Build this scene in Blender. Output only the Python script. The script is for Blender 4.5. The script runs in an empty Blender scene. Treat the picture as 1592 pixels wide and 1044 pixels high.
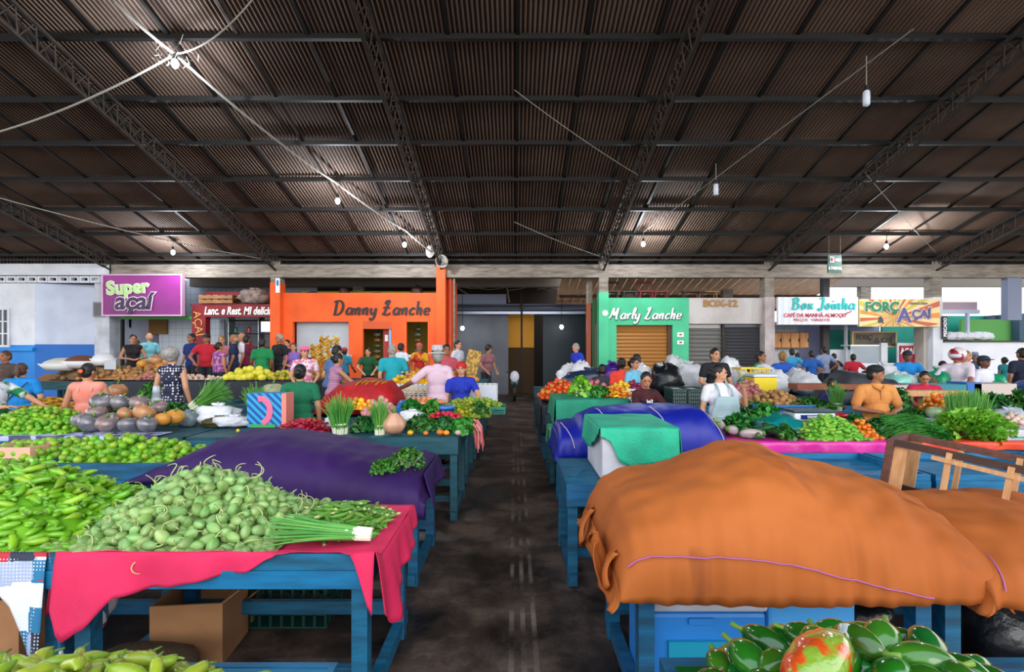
import bpy, bmesh, math, random
from mathutils import Vector, Matrix, noise
R = random.Random(7)
SC = bpy.context.scene
C = SC.collection
# ---------------- camera, daylight, exposure ----------------
cam_d = bpy.data.cameras.new('camera'); cam = bpy.data.objects.new('camera', cam_d); C.objects.link(cam)
cam.location = (0, 0, 1.85); cam.rotation_euler = (math.radians(90), 0, 0)
cam_d.sensor_width = 36; cam_d.lens = 800 / 1592 * 36; cam_d.clip_start = 0.05; cam_d.clip_end = 300
cam_d.shift_x = -4 / 1592; cam_d.shift_y = 18 / 1592
SC.camera = cam
SC.view_settings.view_transform = 'Standard'; SC.view_settings.look = 'None'
SC.view_settings.gamma = 1; SC.view_settings.use_curve_mapping = False
SC.view_settings.exposure = 1.38
W = bpy.data.worlds.new('sky'); SC.world = W; W.use_nodes = True
wn = W.node_tree.nodes; wl = W.node_tree.links
bg = wn['Background']; bg.inputs['Strength'].default_value = 1.0
tc = wn.new('ShaderNodeTexCoord'); sx = wn.new('ShaderNodeSeparateXYZ'); cr = wn.new('ShaderNodeValToRGB')
wl.new(tc.outputs['Generated'], sx.inputs[0]); wl.new(sx.outputs['Z'], cr.inputs[0]); wl.new(cr.outputs[0], bg.inputs[0])
cr.color_ramp.elements[0].position = 0.0; cr.color_ramp.elements[0].color = (1.0, 0.98, 0.95, 1)
cr.color_ramp.elements[1].position = 0.6; cr.color_ramp.elements[1].color = (0.74, 0.86, 1.0, 1)
sun_d = bpy.data.lights.new('sun', 'SUN'); sun = bpy.data.objects.new('sun', sun_d); C.objects.link(sun)
sun_d.energy = .55; sun_d.angle = math.radians(40); sun_d.color = (1, .96, .9); sun.rotation_euler = (math.radians(70), 0, math.radians(14))
SC.cycles.max_bounces = 6; SC.cycles.diffuse_bounces = 4; SC.cycles.glossy_bounces = 3; SC.cycles.transparent_max_bounces = 6
SC.cycles.use_denoising = True; SC.cycles.sample_clamp_indirect = 6
# ---------------- helpers ----------------
def P(px, py, d): return Vector(((px - 800) / 800 * d, d, 1.85 - (py - 540) / 800 * d))
def X(px, d): return (px - 800) / 800 * d
def Z(py, d): return 1.85 - (py - 540) / 800 * d
def hexc(h):
    h = h.lstrip('#'); v = [int(h[i:i+2], 16) / 255 for i in (0, 2, 4)]
    return tuple(c / 12.92 if c <= .04045 else ((c + .055) / 1.055) ** 2.4 for c in v) + (1,)
MATS = {}
def mat(name, col, rough=.6, metal=0, col2=None, scale=4, amt=.5, bump=0, bscale=30, var=0, stretch=None, spec=.5, alpha=1, trans=0, sharp=None, emit=None, coat=0):
    if name in MATS: return MATS[name]
    m = bpy.data.materials.new(name); m.use_nodes = True; MATS[name] = m
    nt = m.node_tree; N = nt.nodes; L = nt.links; b = N['Principled BSDF']
    c = hexc(col); b.inputs['Roughness'].default_value = rough; b.inputs['Metallic'].default_value = metal
    b.inputs['Specular IOR Level'].default_value = spec; b.inputs['Alpha'].default_value = alpha
    b.inputs['Transmission Weight'].default_value = trans; b.inputs['Coat Weight'].default_value = coat
    b.inputs['Base Color'].default_value = c
    if emit: b.inputs['Emission Color'].default_value = hexc(emit[0]); b.inputs['Emission Strength'].default_value = emit[1]
    out = None; co = None
    if col2 or bump:
        t = N.new('ShaderNodeTexCoord'); mp = N.new('ShaderNodeMapping'); L.new(t.outputs['Object'], mp.inputs[0])
        if stretch: mp.inputs['Scale'].default_value = stretch
        co = mp.outputs[0]
    if col2:
        n = N.new('ShaderNodeTexNoise'); n.inputs['Scale'].default_value = scale; n.inputs['Detail'].default_value = 6
        L.new(co, n.inputs['Vector'])
        r = N.new('ShaderNodeValToRGB'); L.new(n.outputs['Fac'], r.inputs[0])
        s = sharp if sharp is not None else .18
        r.color_ramp.elements[0].position = max(0, amt - s); r.color_ramp.elements[1].position = min(1, amt + s)
        r.color_ramp.elements[0].color = c; r.color_ramp.elements[1].color = hexc(col2); out = r.outputs[0]
    if var:
        oi = N.new('ShaderNodeObjectInfo'); hs = N.new('ShaderNodeHueSaturation')
        if out: L.new(out, hs.inputs['Color'])
        else: hs.inputs['Color'].default_value = c
        m1 = N.new('ShaderNodeMapRange'); m1.inputs[3].default_value = 1 - var; m1.inputs[4].default_value = 1 + var
        L.new(oi.outputs['Random'], m1.inputs[0]); L.new(m1.outputs[0], hs.inputs['Value'])
        mm = N.new('ShaderNodeMath'); mm.operation = 'MULTIPLY'; mm.inputs[1].default_value = 7.31; fr = N.new('ShaderNodeMath'); fr.operation = 'FRACT'
        L.new(oi.outputs['Random'], mm.inputs[0]); L.new(mm.outputs[0], fr.inputs[0])
        m2 = N.new('ShaderNodeMapRange'); m2.inputs[3].default_value = .5 - var * .09; m2.inputs[4].default_value = .5 + var * .09
        L.new(fr.outputs[0], m2.inputs[0]); L.new(m2.outputs[0], hs.inputs['Hue']); out = hs.outputs[0]
    if out: L.new(out, b.inputs['Base Color'])
    if bump:
        n2 = N.new('ShaderNodeTexNoise'); n2.inputs['Scale'].default_value = bscale; n2.inputs['Detail'].default_value = 4
        L.new(co, n2.inputs['Vector']); bp = N.new('ShaderNodeBump'); bp.inputs['Strength'].default_value = bump; bp.inputs['Distance'].default_value = .02
        L.new(n2.outputs['Fac'], bp.inputs['Height']); L.new(bp.outputs[0], b.inputs['Normal'])
    return m
def patmat(name, kind, c1, c2, scale, c3=None, rough=.7):
    """cloth prints: dots, stripes, checks, patches, floral, tiles"""
    if name in MATS: return MATS[name]
    m = mat(name, c1, rough); nt = m.node_tree; N = nt.nodes; L = nt.links; b = N['Principled BSDF']
    t = N.new('ShaderNodeTexCoord'); mp = N.new('ShaderNodeMapping'); mp.inputs['Scale'].default_value = (scale,) * 3; L.new(t.outputs['Object'], mp.inputs[0])
    mx = N.new('ShaderNodeMix'); mx.data_type = 'RGBA'; mx.inputs[6].default_value = hexc(c1); mx.inputs[7].default_value = hexc(c2)
    if kind == 'dots':
        v = N.new('ShaderNodeTexVoronoi'); v.inputs['Randomness'].default_value = .25; v.inputs['Scale'].default_value = 1
        lt = N.new('ShaderNodeMath'); lt.operation = 'LESS_THAN'; lt.inputs[1].default_value = .33
        L.new(mp.outputs[0], v.inputs['Vector']); L.new(v.outputs['Distance'], lt.inputs[0]); f = lt.outputs[0]
    elif kind == 'stripes':
        w = N.new('ShaderNodeTexWave'); w.inputs['Scale'].default_value = 1; w.inputs['Distortion'].default_value = .3; w.bands_direction = 'DIAGONAL' if c3 == 'diag' else ('Z' if c3 == 'z' else 'X')
        gt = N.new('ShaderNodeMath'); gt.operation = 'GREATER_THAN'; gt.inputs[1].default_value = .5
        L.new(mp.outputs[0], w.inputs['Vector']); L.new(w.outputs['Fac'], gt.inputs[0]); f = gt.outputs[0]
    elif kind == 'checks':
        k = N.new('ShaderNodeTexChecker'); k.inputs['Scale'].default_value = 1; L.new(mp.outputs[0], k.inputs[0]); f = k.outputs['Fac']
    elif kind == 'tiles':
        k = N.new('ShaderNodeTexBrick'); k.inputs['Scale'].default_value = 1; k.inputs['Mortar Size'].default_value = .012; k.offset = 0
        k.inputs['Brick Width'].default_value = .5; k.inputs['Row Height'].default_value = .5
        mp.inputs['Rotation'].default_value = (math.radians(90), 0, 0)
        L.new(mp.outputs[0], k.inputs['Vector']); f = k.outputs['Fac']
    elif kind == 'patches':
        v = N.new('ShaderNodeTexVoronoi'); v.distance = 'CHEBYCHEV'; v.inputs['Randomness'].default_value = .35; v.inputs['Scale'].default_value = 1; L.new(mp.outputs[0], v.inputs['Vector'])
        r = N.new('ShaderNodeValToRGB'); r.color_ramp.interpolation = 'CONSTANT'
        cols = ['#d8dce8', '#b8202c', '#1f6f9a', '#e8e6ea', '#20283c', '#c02832', '#9aa8c4']
        el = r.color_ramp.elements; el[0].color = hexc(cols[0]); el[1].position = .14; el[1].color = hexc(cols[1])
        for i in range(2, 7): e = el.new(i / 7); e.color = hexc(cols[i])
        s = N.new('ShaderNodeSeparateColor'); L.new(v.outputs['Color'], s.inputs[0]); L.new(s.outputs[0], r.inputs[0])
        k = N.new('ShaderNodeTexVoronoi'); k.inputs['Scale'].default_value = 7; k.inputs['Randomness'].default_value = 0; L.new(mp.outputs[0], k.inputs['Vector'])
        lt = N.new('ShaderNodeMath'); lt.operation = 'LESS_THAN'; lt.inputs[1].default_value = .25; L.new(k.outputs['Distance'], lt.inputs[0])
        L.new(r.outputs[0], mx.inputs[6]); mx.inputs[7].default_value = hexc('#d8d4dc'); f = lt.outputs[0]
    else:
        v = N.new('ShaderNodeTexNoise'); v.inputs['Scale'].default_value = 1; v.inputs['Detail'].default_value = 1; L.new(mp.outputs[0], v.inputs['Vector'])
        gt = N.new('ShaderNodeMath'); gt.operation = 'GREATER_THAN'; gt.inputs[1].default_value = .52; L.new(v.outputs['Fac'], gt.inputs[0]); f = gt.outputs[0]
    L.new(f, mx.inputs[0]); L.new(mx.outputs[2], b.inputs['Base Color'])
    return m
class MB:
    def __init__(s): s.v = []; s.f = []; s.m = []; s.k = 0
    def mi(s, k): s.k = k; return s
    def add(s, vs, fs, M=None):
        o = len(s.v); s.v += [tuple(M @ Vector(p)) if M else tuple(p) for p in vs]
        for f in fs: s.f.append(tuple(o + i for i in f)); s.m.append(s.k)
        return s
    def box(s, x0, x1, y0, y1, z0, z1, M=None):
        return s.add([(x0,y0,z0),(x1,y0,z0),(x1,y1,z0),(x0,y1,z0),(x0,y0,z1),(x1,y0,z1),(x1,y1,z1),(x0,y1,z1)],
            [(0,3,2,1),(4,5,6,7),(0,1,5,4),(1,2,6,5),(2,3,7,6),(3,0,4,7)], M)
    def bar(s, a, b, w, h=None, up=(0,0,1)):
        a = Vector(a); b = Vector(b); h = h or w; d = (b - a).normalized(); u = Vector(up)
        if abs(d.dot(u)) > .95: u = Vector((0, 1, 0))
        sd = d.cross(u).normalized(); u = sd.cross(d)
        vs = []
        for p in (a, b):
            for i, j in ((-1,-1),(1,-1),(1,1),(-1,1)): vs.append(p + sd * i * w / 2 + u * j * h / 2)
        return s.add(vs, [(0,1,2,3),(7,6,5,4),(0,4,5,1),(1,5,6,2),(2,6,7,3),(3,7,4,0)])
    def tube(s, pts, r, n=8, cap=True):
        pts = [Vector(p) for p in pts]; rs = r if isinstance(r, (list, tuple)) else [r] * len(pts); o = len(s.v); pu = None
        for i, p in enumerate(pts):
            d = (pts[min(i+1, len(pts)-1)] - pts[max(i-1, 0)]).normalized()
            if pu is None: pu = Vector((0,0,1)) if abs(d.z) < .9 else Vector((1,0,0))
            sd = d.cross(pu)
            if sd.length < 1e-4: sd = d.cross(Vector((1, .3, 0)))
            sd.normalize(); pu = sd.cross(d)
            for k in range(n):
                a = 2 * math.pi * k / n; s.v.append(tuple(p + (sd * math.cos(a) + pu * math.sin(a)) * rs[i]))
        for i in range(len(pts) - 1):
            for k in range(n):
                k2 = (k + 1) % n; s.f.append((o+i*n+k, o+i*n+k2, o+(i+1)*n+k2, o+(i+1)*n+k)); s.m.append(s.k)
        if cap:
            s.f.append(tuple(o + k for k in range(n))[::-1]); s.m.append(s.k)
            s.f.append(tuple(o + (len(pts)-1)*n + k for k in range(n))); s.m.append(s.k)
        return s
    def ell(s, c, r, nu=12, nv=8, M=None, fn=None):
        c = Vector(c); r = r if isinstance(r, (list, tuple, Vector)) else (r, r, r); vs = [Vector((0, 0, -1))]
        for j in range(1, nv):
            t = -math.pi/2 + math.pi * j / nv
            for i in range(nu): a = 2*math.pi*i/nu; vs.append(Vector((math.cos(t)*math.cos(a), math.cos(t)*math.sin(a), math.sin(t))))
        vs.append(Vector((0, 0, 1)))
        if fn: vs = [fn(v.copy()) for v in vs]
        vs = [Vector((v.x*r[0], v.y*r[1], v.z*r[2])) + c for v in vs]; fs = []
        for i in range(nu): fs.append((0, 1+(i+1)%nu, 1+i)); fs.append((len(vs)-1, 1+(nv-2)*nu+i, 1+(nv-2)*nu+(i+1)%nu))
        for j in range(nv-2):
            for i in range(nu): a = 1+j*nu; fs.append((a+i, a+(i+1)%nu, a+nu+(i+1)%nu, a+nu+i))
        return s.add(vs, fs, M)
    def lathe(s, prof, n=16, c=(0,0,0), M=None, cap=True):
        vs = []; fs = []
        for r, z in prof:
            for k in range(n): a = 2*math.pi*k/n; vs.append((c[0]+r*math.cos(a), c[1]+r*math.sin(a), c[2]+z))
        for i in range(len(prof)-1):
            for k in range(n): k2 = (k+1)%n; fs.append((i*n+k, i*n+k2, (i+1)*n+k2, (i+1)*n+k))
        if cap: fs.append(tuple(range(n))[::-1]); fs.append(tuple((len(prof)-1)*n+k for k in range(n)))
        return s.add(vs, fs, M)
    def grid(s, nu, nv, fn):
        vs = [fn(i/nu, j/nv) for j in range(nv+1) for i in range(nu+1)]
        fs = [(j*(nu+1)+i, j*(nu+1)+i+1, (j+1)*(nu+1)+i+1, (j+1)*(nu+1)+i) for j in range(nv) for i in range(nu)]
        return s.add(vs, fs)
    def xf(s, M): s.v = [tuple(M @ Vector(p)) for p in s.v]; return s
    def merge(s, o):
        n = len(s.v); s.v += o.v; s.f += [tuple(n+i for i in f) for f in o.f]; s.m += o.m; return s
    def mesh(s, name, mats, smooth=False):
        me = bpy.data.meshes.new(name); me.from_pydata(s.v, [], s.f)
        for m in (mats if isinstance(mats, (list, tuple)) else [mats]): me.materials.append(m)
        me.polygons.foreach_set('material_index', s.m)
        if smooth: me.polygons.foreach_set('use_smooth', [True]*len(s.f))
        me.update(); return me
    def obj(s, name, mats, parent=None, smooth=False, loc=None, rz=0, bevel=0, thick=0):
        o = bpy.data.objects.new(name, s.mesh(name, mats, smooth)); C.objects.link(o)
        if parent: o.parent = parent
        if loc is not None: o.location = loc
        o.rotation_euler.z = rz
        if bevel: b = o.modifiers.new('b', 'BEVEL'); b.width = bevel; b.segments = 2; b.limit_method = 'ANGLE'
        if thick: b = o.modifiers.new('t', 'SOLIDIFY'); b.thickness = thick; b.offset = 0
        return o
def tag(o, label, cat=None, group=None, kind=None):
    if label: o['label'] = label
    if cat: o['category'] = cat
    if group: o['group'] = group
    if kind: o['kind'] = kind
    return o
def empty(name, loc, label, cat, group=None, rz=0):
    o = bpy.data.objects.new(name, None); C.objects.link(o); o.location = loc; o.rotation_euler.z = rz
    return tag(o, label, cat, group)
def kids(o): return [c for c in bpy.data.objects if c.parent is o]
def dup(root, ch, loc, rot=(0,0,0), sc=1, label=None, group=None, cat=None):
    """copy of a thing and its parts; ch = [(part, [sub-parts])]"""
    r = root.copy(); C.objects.link(r); r.location = loc; r.rotation_euler = rot
    r.scale = (sc,)*3 if isinstance(sc, (int, float)) else sc
    if label: r['label'] = label
    if group: r['group'] = group
    if cat: r['category'] = cat
    for c, subs in ch:
        k = c.copy(); C.objects.link(k); k.parent = r
        for g in subs: q = g.copy(); C.objects.link(q); q.parent = k
    return r
def struct(name, mb, m, **k): o = mb.obj(name, m, **k); o['kind'] = 'structure'; return o
def text(body, size, m, loc, parent=None, rz=0, roll=0, shear=0, off=0, ext=.004, name='lettering', align='CENTER', sx=1, kind=None):
    c = bpy.data.curves.new(name, 'FONT'); c.body = body; c.size = size; c.extrude = ext; c.offset = off; c.shear = shear; c.align_x = align; c.align_y = 'CENTER'; c.resolution_u = 3
    t = bpy.data.objects.new(name, c); C.objects.link(t)
    bpy.context.view_layer.update()
    me = bpy.data.meshes.new_from_object(t.evaluated_get(bpy.context.evaluated_depsgraph_get()))
    bpy.data.objects.remove(t); me.materials.clear(); me.materials.append(m)
    o = bpy.data.objects.new(name, me); C.objects.link(o); o.location = loc
    o.matrix_basis = Matrix.Translation(loc) @ Matrix.Rotation(rz, 4, 'Z') @ Matrix.Rotation(math.pi/2, 4, 'X') @ Matrix.Rotation(roll, 4, 'Z') @ Matrix.Diagonal((sx, 1, 1, 1))
    if parent: o.parent = parent; o.matrix_parent_inverse = Matrix.Identity(4)
    return o
GL = dict(
 D=(.78, [[(.1,0),(.12,1)], [(-.12,.93),(.3,1.03),(.62,.75),(.6,.25),(.3,0),(-.02,.03)]]),
 a=(.52, [[(.45,.42),(.2,.5),(.02,.25),(.15,.02),(.38,.15),(.45,.47),(.42,.1),(.55,.03)]]),
 n=(.5, [[(.02,.48),(.08,.02)], [(.08,.3),(.25,.5),(.36,.4),(.36,.05),(.48,.03)]]),
 y=(.52, [[(.02,.48),(.08,.12),(.22,.03),(.36,.2),(.4,.48)], [(.4,.48),(.38,-.1),(.2,-.38),(.02,-.25)]]),
 L=(.62, [[(.12,.8),(.2,1.0),(.34,1.0),(.26,.6),(.12,.1),(.02,.02)], [(-.06,.06),(.1,.1),(.32,-.02),(.56,.12)]]),
 K=(.66, [[(.08,.78),(.2,1.02),(.38,.98),(.26,.6),(.12,.1),(.02,.02)], [(-.06,.06),(.1,.1),(.32,-.02),(.6,.12)], [(-.02,.5),(.2,.56),(.5,.5)]]),
 c=(.42, [[(.4,.4),(.22,.5),(.03,.25),(.15,.02),(.4,.1)]]),
 h=(.5, [[(.05,1),(.1,.02)], [(.1,.3),(.25,.5),(.37,.4),(.37,.05),(.48,.03)]]),
 e=(.45, [[(.05,.22),(.38,.3),(.3,.48),(.1,.45),(.03,.2),(.15,.02),(.42,.08)]]),
 M=(.85, [[(-.1,.05),(.05,.3),(.15,1),(.35,.3),(.6,1),(.62,.1),(.78,.02)]]),
 r=(.36, [[(.02,.48),(.07,.02)], [(.07,.3),(.2,.5),(.32,.44)]]),
 l=(.26, [[(.05,.2),(.2,.7),(.17,1),(.07,.85),(.08,.15),(.24,.03)]]),
 u=(.52, [[(.02,.48),(.05,.12),(.2,.02),(.36,.2),(.4,.48)], [(.4,.48),(.4,.08),(.5,.03)]]),
 i=(.24, [[(.05,.48),(.07,.08),(.2,.03)], [(.06,.68),(.07,.74)]]),
 B=(.68, [[(.1,0),(.12,1)], [(-.08,.88),(.3,1.02),(.5,.8),(.35,.55),(.15,.52)], [(.15,.52),(.5,.45),(.55,.15),(.3,-.02),(-.05,.06)]]),
 o=(.48, [[(.22,.5),(.03,.28),(.18,.02),(.38,.22),(.24,.5)]]),
 x=(.44, [[(0,.48),(.38,.02)], [(.38,.48),(0,.02)]]),
 J=(.5, [[(.05,.92),(.38,1),(.36,.2),(.18,-.12),(-.02,.08)]]))
def script(word, size, m, loc, parent, pen=.09, slant=.18, name='lettering', dy=0):
    """brush lettering swept from strokes; loc is the lower-left corner, facing -Y"""
    mb = MB(); x = 0
    for ch in word:
        if ch == ' ': x += .35; continue
        adv, strokes = GL[ch]
        for st in strokes:
            pts = []; n = len(st)
            for i in range(n-1):
                p0, p1, p2, p3 = st[max(i-1,0)], st[i], st[i+1], st[min(i+2,n-1)]
                for t in [k/5 for k in range(5)]:
                    pts.append(tuple(.5*((2*p1[a])+(-p0[a]+p2[a])*t+(2*p0[a]-5*p1[a]+4*p2[a]-p3[a])*t*t+(-p0[a]+3*p1[a]-3*p2[a]+p3[a])*t**3) for a in (0,1)))
            pts.append(st[-1]); vs = []
            for i, (a, b) in enumerate(pts):
                q = pts[min(i+1, len(pts)-1)]; w = pts[max(i-1, 0)]; dx, dz = q[0]-w[0], q[1]-w[1]; l = math.hypot(dx, dz) or 1
                wd = pen * (.45 + .75*abs(dz/l)) / 2; nx, nz = -dz/l*wd, dx/l*wd
                for s2 in (1, -1):
                    X_, Z_ = a + x + nx*s2, b + nz*s2; X_ += Z_*slant
                    vs.append((X_*size, -.012 - i*.0004 - len(mb.v) % 97*.00011, Z_*size)); vs.append((X_*size, .004, Z_*size))
            fs = []
            for i in range(len(pts)-1):
                o = i*4; fs += [(o, o+4, o+6, o+2), (o, o+1, o+5, o+4), (o+2, o+6, o+7, o+3)]
            fs += [(0, 2, 3, 1), (len(pts)*4-4, len(pts)*4-3, len(pts)*4-1, len(pts)*4-2)]
            mb.add(vs, fs)
        x += adv * 1.24
    return mb.obj(name, m, parent, loc=loc)
# ---------------- materials ----------------
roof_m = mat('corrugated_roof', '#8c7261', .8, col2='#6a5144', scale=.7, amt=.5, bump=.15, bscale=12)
steel_m = mat('rusty_steel', '#2c2826', .7, .3, col2='#453830', scale=6)
rod_m = mat('dark_steel', '#1c1a1a', .6, .4)
conc_m = mat('weathered_concrete', '#978c80', .9, col2='#6a6058', scale=3, amt=.55, stretch=(1, 1, 5), bump=.2, bscale=20)
white_m = mat('white_paint', '#dfe2ea', .7, col2='#c9ccd6', scale=2)
whiteb_m = mat('white_wall', '#ccd4e8', .7, col2='#b8c0d6', scale=1.5)
blueband_m = mat('blue_band', '#1488d8', .6, col2='#0a6ec0', scale=1)
orange_m = mat('orange_wall', '#f2601a', .65, col2='#d84c10', scale=1.2, amt=.6)
green_m = mat('green_wall', '#4cc492', .65, col2='#35ad7e', scale=1.2, amt=.6)
red_m = mat('dark_red_paint', '#8a1420', .6, col2='#6a0f1a', scale=2)
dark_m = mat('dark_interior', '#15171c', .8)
greyw_m = mat('grey_wall', '#7d828e', .7, col2='#676c78', scale=1)
yellow_m = mat('yellow_wall', '#e8a014', .6)
teal_m = mat('teal_wall', '#14a08c', .6, col2='#108070', scale=1)
wood_m = mat('raw_wood', '#a8764a', .7, col2='#7a4e2e', scale=3, stretch=(1, 8, 8), bump=.1)
dwood_m = mat('dark_wood', '#4a2c22', .65, col2='#33201c', scale=3, stretch=(1, 6, 6))
lwood_m = mat('light_wood', '#d6a878', .7, col2='#b98656', scale=4, stretch=(8, 8, 1.5))
btable = mat('blue_table_paint', '#0b6088', .55, col2='#093f58', scale=3, amt=.52, stretch=(1.2, 8, 8), bump=.12, bscale=25, var=.12)
btable2 = mat('bright_blue_paint', '#0b6f9e', .5, col2='#0a4f72', scale=3, amt=.55, stretch=(1.2, 8, 8), bump=.1, bscale=25)
dteal = mat('dark_teal_paint', '#0e4f5c', .6, col2='#0a3844', scale=3, stretch=(1.2, 8, 8), bump=.12, var=.1)
shutter_m = mat('metal_shutter', '#8c8a88', .45, .6)
shutterb_m = mat('brown_shutter', '#b0783c', .5, .2)
glass_m = mat('clear_glass', '#dfeef0', .05, alpha=.25)
black_m = mat('black', '#0c0c0e', .5)
tile_m = patmat('white_tiles', 'tiles', '#c4ccd6', '#8f98a4', 2.2)
text_w = mat('white_lettering', '#f0eef0', .5)
text_k = mat('black_lettering', '#1a1013', .5)
# ---------------- ground, floor ----------------
def floor_mat():
    m = mat('floor_concrete', '#4a3a32', .7); nt = m.node_tree; N = nt.nodes; L = nt.links; b = N['Principled BSDF']
    t = N.new('ShaderNodeTexCoord'); n = N.new('ShaderNodeTexNoise'); n.inputs['Scale'].default_value = 1.3; n.inputs['Detail'].default_value = 9; n.inputs['Roughness'].default_value = .65
    L.new(t.outputs['Object'], n.inputs['Vector']); r = N.new('ShaderNodeValToRGB'); L.new(n.outputs['Fac'], r.inputs[0])
    e = r.color_ramp.elements; e[0].position = .38; e[0].color = hexc('#1f1714'); e[1].position = .62; e[1].color = hexc('#6a564a'); q = e.new(.5); q.color = hexc('#46372f')
    n2 = N.new('ShaderNodeTexNoise'); n2.inputs['Scale'].default_value = 30; n2.inputs['Detail'].default_value = 4; L.new(t.outputs['Object'], n2.inputs['Vector'])
    mx = N.new('ShaderNodeMix'); mx.data_type = 'RGBA'; mx.blend_type = 'MULTIPLY'; mx.inputs[0].default_value = .6; L.new(r.outputs[0], mx.inputs[6])
    r2 = N.new('ShaderNodeValToRGB'); r2.color_ramp.elements[0].position = .3; r2.color_ramp.elements[0].color = (.4,.4,.4,1); r2.color_ramp.elements[1].position = .7; L.new(n2.outputs['Fac'], r2.inputs[0]); L.new(r2.outputs[0], mx.inputs[7])
    # three scuffed paint tracks along the aisle
    s = N.new('ShaderNodeSeparateXYZ'); L.new(t.outputs['Object'], s.inputs[0]); acc = None
    for c in (-.02, .055, .13):
        a = N.new('ShaderNodeMath'); a.operation = 'SUBTRACT'; a.inputs[1].default_value = c; L.new(s.outputs[0], a.inputs[0])
        b1 = N.new('ShaderNodeMath'); b1.operation = 'ABSOLUTE'; L.new(a.outputs[0], b1.inputs[0])
        c1 = N.new('ShaderNodeMath'); c1.operation = 'LESS_THAN'; c1.inputs[1].default_value = .016; L.new(b1.outputs[0], c1.inputs[0])
        if acc: ad = N.new('ShaderNodeMath'); ad.operation = 'ADD'; L.new(acc, ad.inputs[0]); L.new(c1.outputs[0], ad.inputs[1]); acc = ad.outputs[0]
        else: acc = c1.outputs[0]
    w = N.new('ShaderNodeTexNoise'); w.inputs['Scale'].default_value = 2.2; w.inputs['Detail'].default_value = 8; L.new(t.outputs['Object'], w.inputs['Vector'])
    wr = N.new('ShaderNodeValToRGB'); wr.color_ramp.elements[0].position = .48; wr.color_ramp.elements[1].position = .7; wr.color_ramp.elements[1].color = (.38,.38,.38,1); L.new(w.outputs['Fac'], wr.inputs[0])
    mu = N.new('ShaderNodeMath'); mu.operation = 'MULTIPLY'; L.new(acc, mu.inputs[0]); L.new(wr.outputs[0], mu.inputs[1])
    m2 = N.new('ShaderNodeMix'); m2.data_type = 'RGBA'; L.new(mu.outputs[0], m2.inputs[0]); L.new(mx.outputs[2], m2.inputs[6]); m2.inputs[7].default_value = hexc('#b8aca0'); L.new(m2.outputs[2], b.inputs['Base Color'])
    rr = N.new('ShaderNodeMapRange'); rr.inputs[1].default_value = .35; rr.inputs[2].default_value = .65; rr.inputs[3].default_value = .3; rr.inputs[4].default_value = .8; L.new(n.outputs['Fac'], rr.inputs[0]); L.new(rr.outputs[0], b.inputs['Roughness'])
    bp = N.new('ShaderNodeBump'); bp.inputs['Strength'].default_value = .25; bp.inputs['Distance'].default_value = .02; L.new(n2.outputs['Fac'], bp.inputs['Height']); L.new(bp.outputs[0], b.inputs['Normal'])
    return m
struct('floor', MB().box(-22, 22, -6, 26, -.2, 0), floor_mat())
struct('ground', MB().box(-70, 70, -40, 90, -.4, -.21), mat('outside_ground', '#c8c0b4', .9, col2='#b8b0a4', scale=.3))
# ---------------- roof: corrugated sheets on purlins and lattice trusses ----------------
SL = .271
def rz_(y): return 4.65 + (16 - y) * SL
YT = .4
mb = MB(); sheet = 1.1
rows = [16.6, 15.7, 14.4, 13.13, 11.85, 10.6, 9.4, 8.11, 6.85, 5.6, 4.3, 3.0, 1.7, YT]
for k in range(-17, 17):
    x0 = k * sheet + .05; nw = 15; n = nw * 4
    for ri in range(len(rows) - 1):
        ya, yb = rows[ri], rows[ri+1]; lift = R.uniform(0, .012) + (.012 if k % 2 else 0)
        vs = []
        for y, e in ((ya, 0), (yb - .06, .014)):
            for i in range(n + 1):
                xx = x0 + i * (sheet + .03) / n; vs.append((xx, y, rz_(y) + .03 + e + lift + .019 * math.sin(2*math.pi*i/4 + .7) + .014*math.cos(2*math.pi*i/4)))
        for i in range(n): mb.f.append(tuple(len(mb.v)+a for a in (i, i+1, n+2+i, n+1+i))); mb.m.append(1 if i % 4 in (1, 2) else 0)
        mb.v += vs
struct('ceiling', mb, [mat('roof_fold_shade', '#3c2e28', .9, col2='#2c221e', scale=.7), roof_m], smooth=True)  # shade between corrugations put into colour: upper folds dark, lower crests lighter
for i, y in enumerate(rows[1:-1]):
    z = rz_(y); mb = MB(); mb.box(-18.6, 18.6, y - .03, y + .03, z - .085, z); mb.box(-18.6, 18.6, y - .055, y + .03, z - .1, z - .085)
    struct('roof_purlin', mb, rod_m)
for x in [k * sheet + .05 for k in range(-16, 17)]:
    struct('roof_batten', MB().bar((x, 16.3, rz_(16.3) - .02), (x, YT, rz_(YT) - .02), .035 + .03 * R.random(), .04), rod_m)
COLX = [-17.6, -12.44, -7.36, -2.25, 2.74, 7.84, 13.0, 18.1]
for x in COLX:
    mb = MB(); z0 = -.12; h = .34
    for sx_ in (-.12, .12):
        mb.bar((x+sx_, 16.1, rz_(16.1)+z0-.02), (x+sx_, YT, rz_(YT)+z0-.02), .045, .045)
    mb.bar((x, 16.1, rz_(16.1)+z0-h), (x, YT, rz_(YT)+z0-h), .05, .05)
    y = 16.1; k = 0
    while y > YT + .3:
        for sx_ in (-.12, .12):
            a = (x+sx_, y, rz_(y)+z0); b = (x, y-.16, rz_(y-.16)+z0-h); c2 = (x+sx_, y-.32, rz_(y-.32)+z0)
            mb.tube([a, b], .011, 4); mb.tube([b, c2], .011, 4)
        mb.tube([(x-.12, y, rz_(y)+z0), (x+.12, y-.16, rz_(y-.16)+z0)], .01, 4); y -= .32
    struct('roof_truss', mb, steel_m)
    for yb in (16.0,):
        struct('column_head', MB().box(x-.16, x+.16, 15.86, 16.14, 4.41, 4.62), steel_m)
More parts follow.
